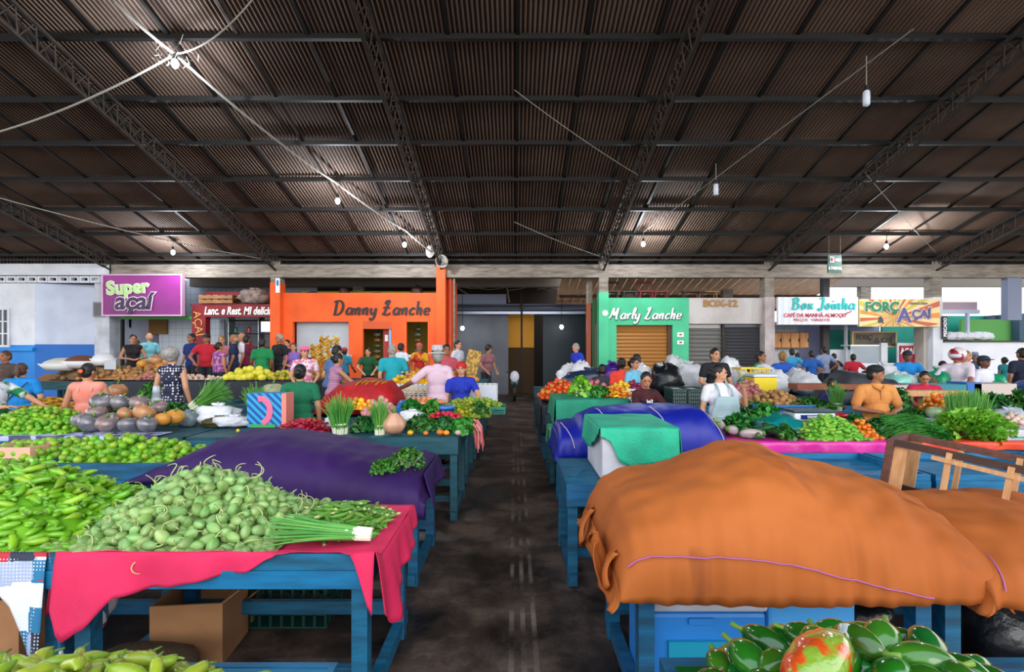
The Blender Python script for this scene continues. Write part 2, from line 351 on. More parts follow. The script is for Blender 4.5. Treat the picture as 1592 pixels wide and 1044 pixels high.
# tie rods under the far eave
struct('eave_rail', MB().box(-18.6, 18.6, 15.8, 15.86, 4.52, 4.56), steel_m)
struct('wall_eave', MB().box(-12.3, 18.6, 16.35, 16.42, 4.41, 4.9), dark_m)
mb = MB()
for k in range(60): mb.bar((-18.5+k*.105, 16.0, 4.42), (-18.5+k*.105, 16.0, 4.66), .035, .02)
struct('trim_vent_slats', mb, mat('grey_slats', '#3a3a3c', .7))
# ---------------- beam and columns at the shop line ----------------
struct('trim_ring_beam', MB().box(-12.6, 18.6, 15.85, 16.15, 4.01, 4.41), conc_m)
for x, m1, lo in ((-7.36, orange_m, 3.85), (2.74, green_m, 3.55), (7.84, mat('pink_white_paint', '#c8bcbc', .7, col2='#a89a98', scale=3), 3.4), (13.0, white_m, 3.4), (18.1, white_m, 3.0)):
    mb = MB(); mb.box(x-.15, x+.15, 15.8, 16.2, 0, lo); mb.mi(1).box(x-.14, x+.14, 15.82, 16.18, lo, 4.01); mb.box(x-.14, x+.14, 15.84, 16.16, 4.41, 4.5)
    struct('column', mb, [m1, conc_m])
# second line of columns and beam behind
struct('trim_back_beam', MB().box(-12, 22, 19.0, 19.3, 4.1, 4.5), mat('dark_beam', '#7a7068', .9))  # rear beam in one even dark grey-brown
for x in (-5.8, 4.3, 7.9, 13.0, 18.4): struct('column', MB().box(x-.18, x+.18, 19.02, 19.28, 0, 4.1), conc_m)
struct('column', MB().box(15.24, 15.68, 15.9, 16.12, 2.7, 4.01), mat('blue_grey_column', '#8088a0', .8))
# timber ceiling of the rear annexe, lit from outside
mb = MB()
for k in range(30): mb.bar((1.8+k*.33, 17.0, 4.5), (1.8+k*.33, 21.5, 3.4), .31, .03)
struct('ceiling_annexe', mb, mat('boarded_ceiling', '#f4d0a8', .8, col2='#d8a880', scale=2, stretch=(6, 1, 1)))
mb = MB()
for y in (17.6, 19.6, 21.2): mb.box(1.7, 11.7, y-.04, y+.04, 4.5-(y-17)*.244-.12, 4.5-(y-17)*.244-.03)
struct('annexe_rafters', mb, dwood_m)
struct('floor_walkway_left', MB().box(-18, -.95, 12.75, 24, 0, .36), conc_m); struct('floor_walkway_right', MB().box(1.6, 20, 12.75, 24, 0, .36), conc_m)
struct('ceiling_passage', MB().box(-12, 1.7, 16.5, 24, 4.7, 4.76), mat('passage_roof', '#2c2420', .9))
def wall_open(mb, x0, x1, z0, z1, y0, y1, ops):
    """wall slab with rectangular openings (x0,x1,z0,z1)"""
    xs = sorted({x0, x1, *[o[0] for o in ops], *[o[1] for o in ops]}); zs = sorted({z0, z1, *[o[2] for o in ops], *[o[3] for o in ops]})
    xs = [v for v in xs if x0 <= v <= x1]; zs = [v for v in zs if z0 <= v <= z1]
    for i in range(len(xs)-1):
        for j in range(len(zs)-1):
            cx, cz = (xs[i]+xs[i+1])/2, (zs[j]+zs[j+1])/2
            if not any(o[0] < cx < o[1] and o[2] < cz < o[3] for o in ops): mb.box(xs[i], xs[i+1], y0, y1, zs[j], zs[j+1])
    return mb
x6 = lambda px: X(px, 16); z6 = lambda py: Z(py, 16)
def shutter(name, x0, x1, z0, z1, y, m, step=.1, label=None):
    mb = MB(); n = int((z1-z0)/step)
    for i in range(n):
        za = z0 + i*step; mb.add([(x0,y,za),(x1,y,za),(x1,y-.03,za+step*.5),(x0,y-.03,za+step*.5),(x1,y,za+step*.95),(x0,y,za+step*.95)], [(0,1,2,3),(3,2,4,5)])
    mb.box(x0, x1, y+.005, y+.02, z0, z1)
    return tag(mb.obj(name, m), label, 'shutter')
# ---- 1 white and blue building ----
ops = [(x6(-12), x6(29), z6(537), z6(482))]
struct('wall_left', wall_open(MB(), -18.6, x6(68), z6(536), z6(442), 15.7, 15.9, ops), white_m)
struct('wall_left_band', wall_open(MB(), -18.6, x6(68), 0, z6(536), 15.7, 15.9, ops), blueband_m)
struct('wall_left_return', MB().add([(x6(68),15.7,z6(535)),(x6(155),16.2,z6(535)),(x6(155),16.2,z6(442)),(x6(68),15.7,z6(442)),(x6(68),15.9,z6(535)),(x6(155),16.4,z6(535)),(x6(155),16.4,z6(442)),(x6(68),15.9,z6(442))], [(0,1,2,3),(5,4,7,6),(3,2,6,7),(0,4,5,1)]), whiteb_m)  # duller white than the front wall: this face's shade put into colour
struct('wall_left_return_band', MB().add([(x6(68),15.7,0),(x6(155),16.2,0),(x6(155),16.2,z6(535)),(x6(68),15.7,z6(535)),(x6(68),15.9,0),(x6(155),16.4,0),(x6(155),16.4,z6(535)),(x6(68),15.9,z6(535))], [(0,1,2,3),(5,4,7,6),(3,2,6,7)]), mat('blue_band_shaded', '#0b62b8', .6))  # same blue band, darkened to paint in the shade of this face
mb = MB().box(-18.6, x6(178), 15.6, 15.9, z6(430), z6(413))
struct('trim_white_fascia', mb, white_m)
mb = MB()
for k in range(19):
    x0 = -18.4 + k*.32; z0, z1 = z6(441), z6(431)
    wall_open(mb, x0, x0+.3, z0, z1, 15.7, 15.85, [(x0+.05, x0+.25, z0+.06, z1-.05)])
struct('trim_vent_blocks', mb, white_m)
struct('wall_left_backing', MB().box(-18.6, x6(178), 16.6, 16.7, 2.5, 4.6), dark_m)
mb = MB().box(x6(155), x6(178), 15.8, 16.2, 0, z6(413)); struct('column', mb, mat('white_pilaster', '#ccd0da', .7, col2='#aab0bc', scale=3))
w = tag(MB().box(x6(155)-.02, x6(172)-.02, 15.76, 15.8, z6(493), z6(470)).obj('noticeboard', mat('grey_board', '#8a8c92', .6)), 'small grey board fixed on the white pilaster beside the purple sign', 'board')
mb = MB().box(.03, .29, -.02, 0, .04, .42); mb.obj('panel', mat('dark_panel', '#5a5c62', .5), w, loc=(x6(155), 15.76, z6(493)))
w = MB(); x0, x1, z0, z1 = ops[0]
w = struct('window_1', wall_open(MB(), x0-.05, x1+.05, z0-.05, z1+.05, 15.64, 15.7, [(x0, x1, z0, z1)]), white_m)
mb = MB()
for k in range(6): mb.bar((x0+(x1-x0)*k/5, 15.68, z0), (x0+(x1-x0)*k/5, 15.68, z1), .04)
for k in range(4): mb.bar((x0, 15.68, z0+(z1-z0)*k/3), (x1, 15.68, z0+(z1-z0)*k/3), .035)
mb.obj('window_grille', white_m, w); MB().box(x0, x1, 15.78, 15.79, z0, z1).obj('pane', mat('dark_pane', '#26384a', .1, spec=.8), w)
struct('window_sill_trim', MB().box(x0-.1, x1+.8, 15.6, 15.7, z0-.16, z0-.06), blueband_m)
# ---- 2 açaí shop ----
s = empty('shop_sign', (x6(239), 15.5, z6(461)), 'purple and magenta sign board reading Super açaí above a tiled shop', 'sign')
hw, hh = 61/800*15.5, 31/800*15.5
MB().box(-hw, hw, 0, .12, -hh, hh).obj('sign_board', mat('magenta_board', '#9a2a8a', .45, col2='#6e1468', scale=.6, amt=.5), s)
mb = MB(); wall_open(mb, -hw-.03, hw+.03, -hh-.03, hh+.03, -.02, .13, [(-hw+.01, hw-.01, -hh+.01, hh-.01)]); mb.obj('sign_frame', mat('pale_pink_frame', '#d8a8cc', .5), s)
lg = mat('lime_lettering', '#b4e08a', .5); pw = mat('pale_outline', '#f0e4ee', .5); pp = mat('aubergine_lettering', '#3a1c4a', .5)
text('Super', .54, pw, (-.42, -.03, .22), s, off=.035, roll=.06, name='lettering_outline'); text('Super', .54, lg, (-.42, -.045, .22), s, off=.012, roll=.06)
text('açaí', .74, pw, (-.25, -.03, -.2), s, off=.04, shear=.15, name='lettering_outline'); text('açaí', .74, pp, (-.25, -.045, -.2), s, off=.018, shear=.15)
xa, xb = x6(190), x6(303)
struct('trim_green_lintel', MB().box(xa, xb, 15.9, 16.1, z6(496), z6(491)), mat('green_lintel', '#3c8a3c', .6))
struct('wall_acai_back', MB().box(x6(178), x6(425), 19.5, 19.6, 0, 4.5), tile_m)
struct('wall_acai_side', MB().box(x6(178)-.1, x6(178), 16.2, 19.5, 0, 4.4), whiteb_m)
MB_ = MB().box(xa-.02, xa+.04, 15.95, 16.05, 0, z6(493)); struct('trim_dark_post', MB_, rod_m)
struct('wall_acai_tiled', MB().box(x6(192), x6(303), 17.6, 17.7, 0, z6(492)), tile_m)
tag(MB().box(X(230,17.5), X(259,17.5), 17.5, 17.58, Z(519,17.5), Z(495,17.5)).obj('hanging_board', mat('mustard_wood', '#8a6428', .6, col2='#6e4c1c', scale=2, stretch=(1,1,9))), 'mustard brown wooden board hanging on the tiled wall', 'board')
t = empty('wall_fan', (X(213,17.3), 17.3, Z(500,17.3)), 'black wall fan high in the tiled açaí shop', 'fan')
MB().lathe([(.02,-.05),(.2,-.03),(.22,0),(.2,.03),(.02,.05)], 16).xf(Matrix.Rotation(math.pi/2,4,'X')).obj('fan_cage', black_m, t); MB().bar((0,.05,0),(0,.22,0),.05).obj('bracket', black_m, t)
w = empty('serving_counter', (X(215,16.6), 16.6, 0), 'white serving counter with a bright green front under the purple sign', 'counter')
MB().box(-.2, 1.9, 0, .5, 1.25, 1.32).obj('counter_top', white_m, w); MB().box(-.2, 1.9, .05, .45, 0, 1.25).obj('counter_front', mat('lime_front', '#5cc820', .5), w)
struct('wall_shelf_box', MB().box(X(262,17.2), X(298,17.2), 17.2, 17.5, 1.3, 1.7), whiteb_m)
# ---- 3 red restaurant ----
struct('wall_red_pillar', MB().box(x6(303), x6(324), 15.85, 16.1, 0, z6(493)-.002), red_m)
s = struct('wall_red_fascia', MB().box(x6(303), x6(425), 15.85, 16.1, z6(493), z6(473)), red_m)
text('Lanc. e Rest. MI delícia', .33, text_w, (x6(374), 15.83, z6(484)), off=.01, shear=.25, sx=.68, name='painted_lettering')['kind'] = 'structure'
o = text('AÇAÍ', .34, mat('ochre_lettering', '#d89a4a', .5), (x6(313), 15.83, z6(503)), roll=-math.pi/2+.12, name='painted_lettering'); o['kind'] = 'structure'
struct('wall_red_upper', MB().box(x6(300), x6(425), 16.62, 16.7, z6(473), z6(450)), mat('maroon_upper', '#7a1420', .7))
def pallet(x, y, z, label):
    p = empty('wooden_pallet', (x, y, z), label, 'pallet', 'pallets stacked above the red shop')
    for k in range(5): MB().box(-.5+k*.22, -.35+k*.22, -.3, .3, .10, .12).obj('top_board', wood_m, p)
    for yy in (-.3, .24): MB().box(-.5, .53, yy, yy+.06, .02, .10).obj('bearer', wood_m, p)
    MB().box(-.5, .53, -.3, .3, 0, .02).obj('bottom_board', wood_m, p)
pz = z6(473)+.0
pallet(x6(340), 16.1, pz+.02, 'wooden pallet lying directly on the red shop front, lowest of two'); pallet(x6(340), 16.1, pz+.16, 'wooden pallet on top of the other pallet above the red shop')
struct('trim_red_roof', MB().box(x6(300), x6(425), 15.9, 17.5, pz-.04, pz), dark_m)
def sack(w, h, d, seed, tied=True, n=20):
    mb = MB(); rr = random.Random(seed); ph = rr.uniform(0, 9)
    def fn(v):
        s = 1 + .30*noise.noise(v*1.6+Vector((ph, 0, seed))) + .16*noise.noise(v*3.6+Vector((seed, ph, 0))) + .07*noise.noise(v*8+Vector((ph, seed, 0)))
        v.x = math.copysign(abs(v.x)**.75, v.x); v.y = math.copysign(abs(v.y)**.75, v.y)
        v = v*s; v.z = max(v.z, -.92); return v
    mb.ell((0, 0, h*.45), (w/2, d/2, h*.5), n, n*2//3, fn=fn)
    if tied:
        for q in range(5): mb.tube([(w*.03, 0, h*.86), (w*.03+w*.1*math.cos(q*1.26+ph), d*.1*math.sin(q*1.26+ph), h*.98), (w*.03+w*.17*math.cos(q*1.26+ph), d*.17*math.sin(q*1.26+ph), h*(1.0+.05*math.sin(q+ph)))], [w*.05, w*.045, w*.02], 6)
    return mb
plasw = mat('white_plastic_bag', '#e2e2e8', .35, col2='#c2c4cc', scale=5, bump=.5, bscale=14, var=.08)
plasg = mat('green_plastic', '#12a070', .4, col2='#0e8058', scale=5, bump=.5, bscale=14)
plasb = mat('black_plastic', '#15171c', .3, bump=.6, bscale=12)
o = sack(.9, .5, .6, 3).obj('bundle', mat('mottled_bundle', '#a08a80', .8, col2='#5c4c48', scale=6), smooth=True, loc=(x6(395), 16.0, pz)); tag(o, 'mottled grey bundle lying above the red shop beside the pallets', 'bundle')
mb = MB().box(x6(324), x6(415), 16.0, 16.35, 0, 1.55); struct('wall_red_counter', mb, mat('pale_counter', '#b0bcc0', .6))
g = empty('display_cabinet', (x6(366), 17.2, 1.2), 'glass display cabinet with shelves inside the red lunch shop', 'cabinet')
for k in range(4): MB().box(-.9, .9, 0, .4, .2+k*.45, .23+k*.45).obj('shelf', steel_m, g)
for xx in (-.9, .1, .88): MB().box(xx, xx+.03, 0, .4, -.84, 1.7).obj('post', mat('aluminium', '#a8b4b8', .3, .8), g)
for k in range(12):
    j = MB().lathe([(.05,0),(.06,.03),(.06,.18),(.03,.22),(.03,.25)], 8).obj('jar', mat('jar_colour_%d' % (k % 4), ['#1c7a5a', '#c02028', '#3060a0', '#b0a890'][k % 4], .3), loc=(x6(366)-.75+.5*(k % 4)*.9, 17.4, 1.43+.45*(k//4)))
    tag(j, 'small jar standing on a shelf of the glass display cabinet', 'jar', 'jars in the display cabinet')
o = MB().box(x6(411), x6(425), 15.78, 15.82, z6(516), z6(500)).obj('notice', text_w); tag(o, 'white paper notice at the right end of the red shop', 'notice')
# ---- 4 orange shop ----
xo0, xo1 = x6(440), x6(680)
w1 = (x6(455), x6(542), z6(551), z6(500)); dr = (x6(564), x6(609), 0, z6(499)); w2 = (x6(632), x6(665), z6(551), z6(500))
struct('wall_orange', wall_open(MB(), xo0, xo1, 0, z6(455), 16.0, 16.15, [w1, dr, w2]), orange_m)
struct('wall_orange_side', MB().box(xo0-.02, xo0+.05, 16.15, 19, 0, z6(455)), orange_m)
struct('trim_yellow_top', MB().box(xo0, xo1, 17.4, 17.5, z6(457), z6(445)), mat('olive_yellow', '#a89a20', .7))
for k, (px, ww, hh_) in enumerate(((470, .5, .25), (520, .3, .4), (575, .7, .2), (640, .4, .45))):
    o = sack(ww, hh_, .4, 20+k).obj('stored_bundle', [mat('dusty_tarp', '#3a3a3c', .8), dwood_m][k % 2], smooth=True, loc=(x6(px), 16.9, z6(455)-.1)); tag(o, 'dark bundle stored on top of the orange shop, %s' % ('near its left end', 'left of the lettering', 'over the lettering', 'near its right end')[k], 'bundle', None)
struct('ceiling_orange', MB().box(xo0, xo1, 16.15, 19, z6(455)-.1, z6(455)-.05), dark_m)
struct('wall_orange_inside', MB().box(xo0, xo1, 18.2, 18.3, 0, 3.5), mat('olive_wall', '#a08a20', .7, col2='#8a7818', scale=1))
sc_ = script('Danny Kanche', .50, text_k, (x6(519), 15.98, z6(489)), None, pen=.165, name='painted_lettering'); sc_['kind'] = 'structure'
sc_.scale = (.79, 1, .85)
o = MB(); o.box(w1[0], w1[1], 16.3, 16.34, w1[2], w1[3]); struct('window_2', o, mat('pale_tiles', '#b4bcc4', .4, col2='#989ca4', scale=.8, amt=.6))
for (a, b, nm) in ((w1[0]-.1, w1[1]+.1, 'left'), (w2[0]-.05, w2[1]+.05, 'right')):
    tag(MB().box(a, b, 15.7, 16.3, z6(555), z6(551)).obj('serving_ledge', white_m), 'white serving ledge below the %s window of the orange shop' % nm, 'ledge')
d = struct('door_1', MB().box(x6(592), x6(607), 16.3, 16.34, 0, z6(511)), mat('red_door', '#a8281c', .5)); MB().box(x6(595), x6(600), 16.27, 16.3, z6(530), z6(520)).obj('door_notice', text_w, d); MB().ell((x6(594),16.27,1.5), .03, 8, 6).obj('door_handle', steel_m, d)
struct('trim_door_head', MB().box(dr[0], dr[1], 16.0, 16.4, z6(511), z6(499)), mat('orange_shutter_box', '#c8501c', .6))
struct('trim_door_jamb', MB().box(x6(604), x6(608), 16.05, 16.3, 0, z6(511)), mat('pale_blue_jamb', '#8aa8d0', .6))
for px, nm in ((571, 'doorway'), (637, 'right window')):
    g = empty('hanging_rack', (x6(px)+.12, 16.7, 1.3), 'tall rack of snack packets seen through the %s of the orange shop' % nm, 'rack')
    for k in range(7):
        MB().ell((0, 0, .07+k*.18), (.13, .1, .07), 8, 5).obj('packet', mat('packet_%d' % (k % 3), ['#4a5a2c', '#8a5a20', '#6a6a60'][k % 3], .4), g)
    MB().bar((0, .12, -1.3), (0, .12, 1.3), .03).obj('pole', rod_m, g)
# orange pillar and pipe
struct('column', MB().box(x6(680), x6(694), 15.75, 16.25, 0, 4.41), orange_m)
struct('wall_orange_end', MB().box(x6(694), x6(704), 16.25, 17.2, 0, 3.98), orange_m)
struct('trim_orange_pipe', MB().tube([(x6(699), 16.1, 0), (x6(699), 16.1, 4.0)], .07, 10), mat('orange_pipe', '#d84a18', .4))
struct('trim_grey_pipe', MB().tube([(x6(706), 16.0, 0), (x6(706), 16.0, 4.0)], .03, 8), conc_m)
o = MB().box(x6(434), x6(440), 15.76, 15.8, z6(456), z6(434)).obj('notice_plate', text_w); tag(o, 'narrow white plate with a blue mark on the orange column', 'plate'); MB().ell((x6(437),15.76,z6(441)), (.04,.01,.1), 8, 6).obj('blue_mark', blueband_m, o)
# ---- 5 passage at the centre (d = 20) ----
x20 = lambda px: X(px, 20); z20 = lambda py: Z(py, 20)
struct('wall_passage_left', MB().box(x20(706), x20(790), 20.4, 20.5, 0, z20(487)), greyw_m)
struct('wall_passage_upper', MB().box(x20(706), x20(787), 20.0, 20.1, z20(472), z20(457)), mat('blue_grey_board', '#8a94ac', .7))
struct('wall_passage_yellow', MB().box(x20(788), x20(832), 21.2, 21.3, z20(540), z20(484)), yellow_m)
struct('wall_passage_lower', MB().box(x20(788), x20(832), 21.0, 21.2, 0, z20(541)), mat('brown_low_wall', '#4a3418', .8))
struct('wall_passage_teal', MB().box(x20(845), x20(915), 20.4, 20.5, 0, z20(487)), mat('dark_teal_wall', '#142a34', .5))
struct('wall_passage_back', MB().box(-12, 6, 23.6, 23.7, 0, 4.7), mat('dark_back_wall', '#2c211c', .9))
for a, b, k in ((708, 810, 'left'), (812, 915, 'right')):
    s = empty('rolled_shutter', (x20(a), 20, z20(480)), 'rolled up grey metal shutter over the %s half of the central passage' % k, 'shutter')
    mb = MB(); wd = x20(b)-x20(a); mb.tube([(0, .1, .02), (wd, .1, .02)], .13, 12); mb.obj('roll', mat('blue_grey_metal', '#6a7082', .4, .5), s)
    MB().box(0, wd, -.05, .0, -.2, -.1).obj('bottom_rail', mat('pale_metal', '#9aa4bc', .3, .6), s); MB().box(0, wd, 0, .2, .14, .2).obj('cover', mat('grey_metal', '#4c5060', .5, .5), s)
for px in (706, 811, 916): struct('trim_passage_post', MB().box(x20(px)-.04, x20(px)+.04, 19.95, 20.1, 0, z20(440)), rod_m)
struct('trim_passage_bits', MB().bar((x20(788),20,z20(445)), (x20(792),20,z20(470)), .06).bar((x20(700),20,z20(440)),(x20(727),20,z20(457)),.05).bar((x20(868),20,z20(440)),(x20(868),20,z20(458)),.08), conc_m)
mb = MB()
for k in range(5):
    pts = [P(700+k*45+i*16, 440+6*math.sin(i*.8+k)+k*3+i*1.2, 19.5) for i in range(8)]; mb.tube(pts, .012, 4)
struct('trim_passage_wires', mb, conc_m)
for px, py in ((719, 510), (873, 508)):
    b = empty('light_bulb', P(px, py, 19.6), 'lit bulb hanging in the passage before the %s' % ('pale grey wall' if px < 800 else 'dark teal wall'), 'light bulb')
    MB().ell((0,0,0), (.07,.07,.09), 10, 8).obj('bulb_glass', mat('lit_bulb', '#ffffff', .3, emit=('#f4f8ff', 12)), b); MB().tube([(0,0,.08),(0,0,4.72-b.location.z)], .012, 6).obj('flex', rod_m, b)
struct('trim_brown_pole', MB().box(x6(914), x6(921), 16.3, 16.5, 0, z6(470)), mat('red_brown_pole', '#a0421c', .5)).data
struct('trim_grey_pole', MB().box(x6(914), x6(923), 16.3, 16.5, z6(470), 4.01), conc_m)
# scooter-like cart of goods at the end of the aisle
t = empty('parked_motorcycle', (X(800, 18.2), 18.2, 0), 'motorcycle with white fairing parked at the far end of the aisle', 'motorcycle')
for yy in (-.6, .6): MB().lathe([(.22,-.05),(.3,-.05),(.32,0),(.3,.05),(.22,.05)], 20, cap=False).xf(Matrix.Translation((0,yy,.32))@Matrix.Rotation(math.pi/2,4,'Y')).obj('wheel', black_m, t)
MB().ell((0,.1,.62), (.14,.5,.16), 12, 8).obj('body_shell', mat('pale_blue_fairing', '#4a8aa0', .3), t, smooth=True); MB().ell((0,.35,.82), (.13,.35,.06), 12, 8).obj('saddle', black_m, t, smooth=True)
MB().bar((0,-.6,.32),(0,-.35,.95),.06).bar((-.3,-.35,1.0),(.3,-.35,1.0),.035).obj('fork', rod_m, t); MB().ell((0,-.5,.85), (.16,.1,.2), 10, 8).obj('headlamp_cowl', white_m, t, smooth=True)
# ---- 6 green shop and BOX-12 ----
xg0, xg1 = x6(943), x6(1070); gs = (x6(958), x6(1045), 0, z6(505))
struct('wall_green', wall_open(MB(), xg0, xg1, 0, z6(463), 15.95, 16.2, [gs]), green_m)
struct('wall_green_side', MB().box(x6(923), x6(935), 16.3, 16.4, 0, z6(465)), mat('dull_green', '#3a6a3c', .7))
struct('wall_green_side_panel', MB().box(x6(926), x6(934), 16.2, 16.28, 0, z6(503)), mat('grey_brown_panel', '#6a6058', .6))
shutter('roller_shutter', gs[0], gs[1]-.12, 0, gs[3], 16.16, shutterb_m, .115, 'brown ribbed roller shutter closing the green shop')
struct('trim_green_reveal', MB().box(gs[1]-.12, gs[1], 16.05, 16.2, 0, gs[3]), mat('dark_reveal', '#5a3a2c', .7))
sc_ = script('Marly Lanche', .36, text_w, (x6(947), 15.93, z6(496)), None, pen=.15, slant=.3, name='painted_lettering'); sc_['kind'] = 'structure'; sc_.scale = (.86, 1, .95)
sh = script('Marly Lanche', .36, mat('dark_green_shadow', '#1a5a44', .6), (x6(947)+.02, 15.94, z6(496)-.02), None, pen=.2, slant=.3, name='painted_lettering_shadow'); sh['kind'] = 'structure'; sh.scale = (.86, .4, .95)
for px, py, hh_ in ((1057, 520, 7), (1057, 532, 6)):
    o = MB().box(x6(px)-.1, x6(px)+.1, 15.93, 15.95, z6(py)-hh_/100, z6(py)+hh_/100).obj('notice', text_w); tag(o, '%s white paper notice on the green wall beside the brown shutter' % ('upper' if py < 525 else 'lower'), 'notice'); MB().box(x6(px)-.04, x6(px)+.04, 15.925, 15.93, z6(py)-.02, z6(py)+.02).obj('red_print', red_m, o)
o = MB().lathe([(.09,0),(.09,.02)], 14).xf(Matrix.Rotation(math.pi/2,4,'X')).obj('round_sticker', text_w, loc=(x6(939), 15.8, z6(487))); tag(o, 'round white sticker on the green column', 'sticker')
struct('ceiling_green', MB().box(xg0, x6(1186), 16.2, 19, z6(463)-.12, z6(463)-.02), dark_m)
xb0, xb1 = x6(1070), x6(1186)
struct('wall_box', MB().box(xb0, xb1, 15.98, 16.2, z6(503), z6(463)), mat('stained_white', '#ccc6c4', .75, col2='#aca4a0', scale=1.3, amt=.62))
text('BOX-12', .30, mat('ochre_paint', '#a8783c', .6), (x6(1119), 15.96, z6(472)), off=.012, sx=1.05, name='painted_lettering')['kind'] = 'structure'
shutter('roller_shutter', xb0+.03, x6(1124), 0, z6(503), 16.15, shutter_m, .13, 'pale grey metal roller shutter left below BOX-12')
shutter('roller_shutter', x6(1128), xb1-.02, 0, z6(503), 16.15, mat('dark_shutter', '#57585e', .45, .6), .1, 'dark grey metal roller shutter right below BOX-12')
struct('trim_shutter_post', MB().box(x6(1124), x6(1128), 16.05, 16.2, 0, z6(503)), steel_m)
# clutter on top of the green shop and BOX-12
for k, (px, m) in enumerate(((955, dwood_m), (985, black_m), (1010, red_m), (1035, red_m), (1085, dwood_m), (1110, wood_m))):
    t = empty('stored_chair', (x6(px), 16.5+.1*(k % 2), z6(463)-.02), '%s stored on the shop roofs above %s' % (['upturned brown chair', 'black low stool', 'red plastic frame chair', 'red metal stool', 'dark bench', 'pale wooden bench'][k], ['the green column', 'the start of the white lettering', 'the middle of the white lettering', 'the end of the white lettering', 'the left of BOX-12', 'the number of BOX-12'][k]), 'chair' if k in (0, 2) else 'bench' if k > 3 else 'stool')
    w_ = .5 if k < 4 else .7; MB().box(-w_/2, w_/2, -.15, .15, .25, .29).obj('seat', m, t)
    for a in (-1, 1):
        for b in (-1, 1): MB().bar((a*w_*.42, b*.12, 0), (a*w_*.36, b*.12, .27), .03).obj('leg', m, t)
    if k in (0, 2): MB().bar((-.2,.13,.29), (-.24,.16,.6), .03).bar((.2,.13,.29), (.24,.16,.6), .03).bar((-.24,.16,.58), (.24,.16,.58), .06).obj('backrest', m, t)
# ---- 7 Box Joinha, Força açaí ----
s = empty('shop_sign', (x6(1263), 15.7, z6(484)), 'white panelled sign reading Box Joinha in turquoise brush letters', 'sign')
hw, hh = 61/50, 21/50
MB().box(-hw, hw, 0, .1, -hh, hh).obj('sign_board', patmat('pale_stripes', 'stripes', '#eceef4', '#dfe4f0', 1.6), s)
tq = mat('turquoise_lettering', '#12b4b0', .5); rd = mat('crimson_lettering', '#c8304a', .5)
script('Box Joinha', .34, tq, (-.80, -.01, .05), s, pen=.17, slant=.1)
text('CAFÉ DA MANHÃ-ALMOÇO', .16, rd, (-.1, -.01, -.14), s, off=.004, sx=.95); text('PREÇOS   VARIADOS', .12, rd, (-.2, -.01, -.28), s, sx=1.0); text('servimos', .1, rd, (.85, -.01, -.08), s, roll=.45, shear=.3)
s = empty('shop_sign', (x6(1388), 15.7, z6(487)), 'sunburst sign reading FORÇ\' AÇAÍ in green and purple letters', 'sign')
MB().box(-hw-.02, hw, 0, .1, -hh, hh).obj('sign_board', mat('cream_board', '#ecd49a', .5), s)
mb = MB()
for k in range(26):
    a0 = math.pi*2*k/26; a1 = a0 + .11; o0 = Vector((-.2, -.012, -.15)); q = [o0]
    for a in (a0, a1):
        dx, dz = math.cos(a), math.sin(a); t1 = min(((hw-.02-o0.x)/dx if dx > 0 else (-hw-o0.x)/dx) if abs(dx) > 1e-6 else 9, ((hh-.01-o0.z)/dz if dz > 0 else (-hh+.01-o0.z)/dz) if abs(dz) > 1e-6 else 9)
        q.append(Vector((o0.x+dx*t1, -.012, o0.z+dz*t1)))
    mb.mi(k % 3).add(q, [(0, 1, 2)])
mb.obj('sunburst_rays', [mat('ray_orange', '#e8902a', .5), mat('ray_brick', '#c85a3a', .5), mat('ray_olive', '#c8b83a', .5)], s)
text('FORÇ', .40, text_w, (-.58, -.03, .17), s, off=.03, name='lettering_outline'); text('FORÇ', .40, mat('deep_green_lettering', '#1c7a4c', .5), (-.58, -.045, .17), s, off=.016)
text("A", .62, text_w, (.1, -.03, -.1), s, off=.03, name='lettering_outline'); text("A", .62, mat('violet_lettering', '#5c4c8c', .5), (.1, -.045, -.1), s, off=.016)
text("ÇAÍ", .36, text_w, (.62, -.03, -.05), s, off=.03, name='lettering_outline'); text("ÇAÍ", .36, MATS['violet_lettering'], (.62, -.045, -.05), s, off=.014)
text("TAPIOCARIA", .1, MATS['violet_lettering'], (.55, -.02, .28), s); text("&", .26, mat('navy_lettering', '#2c3a5c', .5), (-.6, -.02, -.22), s, off=.01)
# interior
struct('wall_joinha_back', MB().box(x6(1195), x6(1290), 17.8, 17.9, 0, z6(503)), tile_m)
struct('wall_forca_back', MB().box(x6(1290), x6(1460), 18.6, 18.7, 0, 3.4), mat('lilac_wall', '#a8acd0', .7, col2='#9498c0', scale=1))
struct('wall_joinha_side', MB().box(x6(1200), x6(1204), 16.1, 17.8, 0, 3.4), mat('pale_side_wall', '#d0c8c8', .7))
struct('ceiling_joinha', MB().box(x6(1200), x6(1450), 16.0, 18.6, z6(503), z6(503)+.06), whiteb_m)
t = empty('wall_cupboard', (X(1201, 17.4), 17.4, Z(541, 17.4)), 'honey coloured wooden wall cupboard with four doors below the Box Joinha sign', 'cupboard')
cw = X(1258, 17.4)-X(1201, 17.4); chh = Z(516, 17.4)-Z(541, 17.4)
MB().box(0, cw, .05, .4, 0, chh).obj('cabinet_body', wood_m, t)
hw_m = mat('honey_wood', '#e0a060', .5, col2='#c07c40', scale=3, stretch=(3, 1, .6))
for k in range(4): dd = MB().box(k*cw/4+.01, (k+1)*cw/4-.01, .01, .05, .02, chh-.02).obj('door', hw_m, t, bevel=.01); MB().box((k+.85)*cw/4, (k+.92)*cw/4, -.01, .01, chh*.4, chh*.6).obj('handle', steel_m, dd)
struct('column', MB().box(X(1280,17), X(1290,17), 17, 17.2, 0, 4.2), mat('dark_column', '#4a4648', .8))
struct('wall_green_booth', MB().box(X(1291,17.6), X(1322,17.6), 17.6, 17.65, Z(543,17.6), Z(512,17.6)), teal_m)
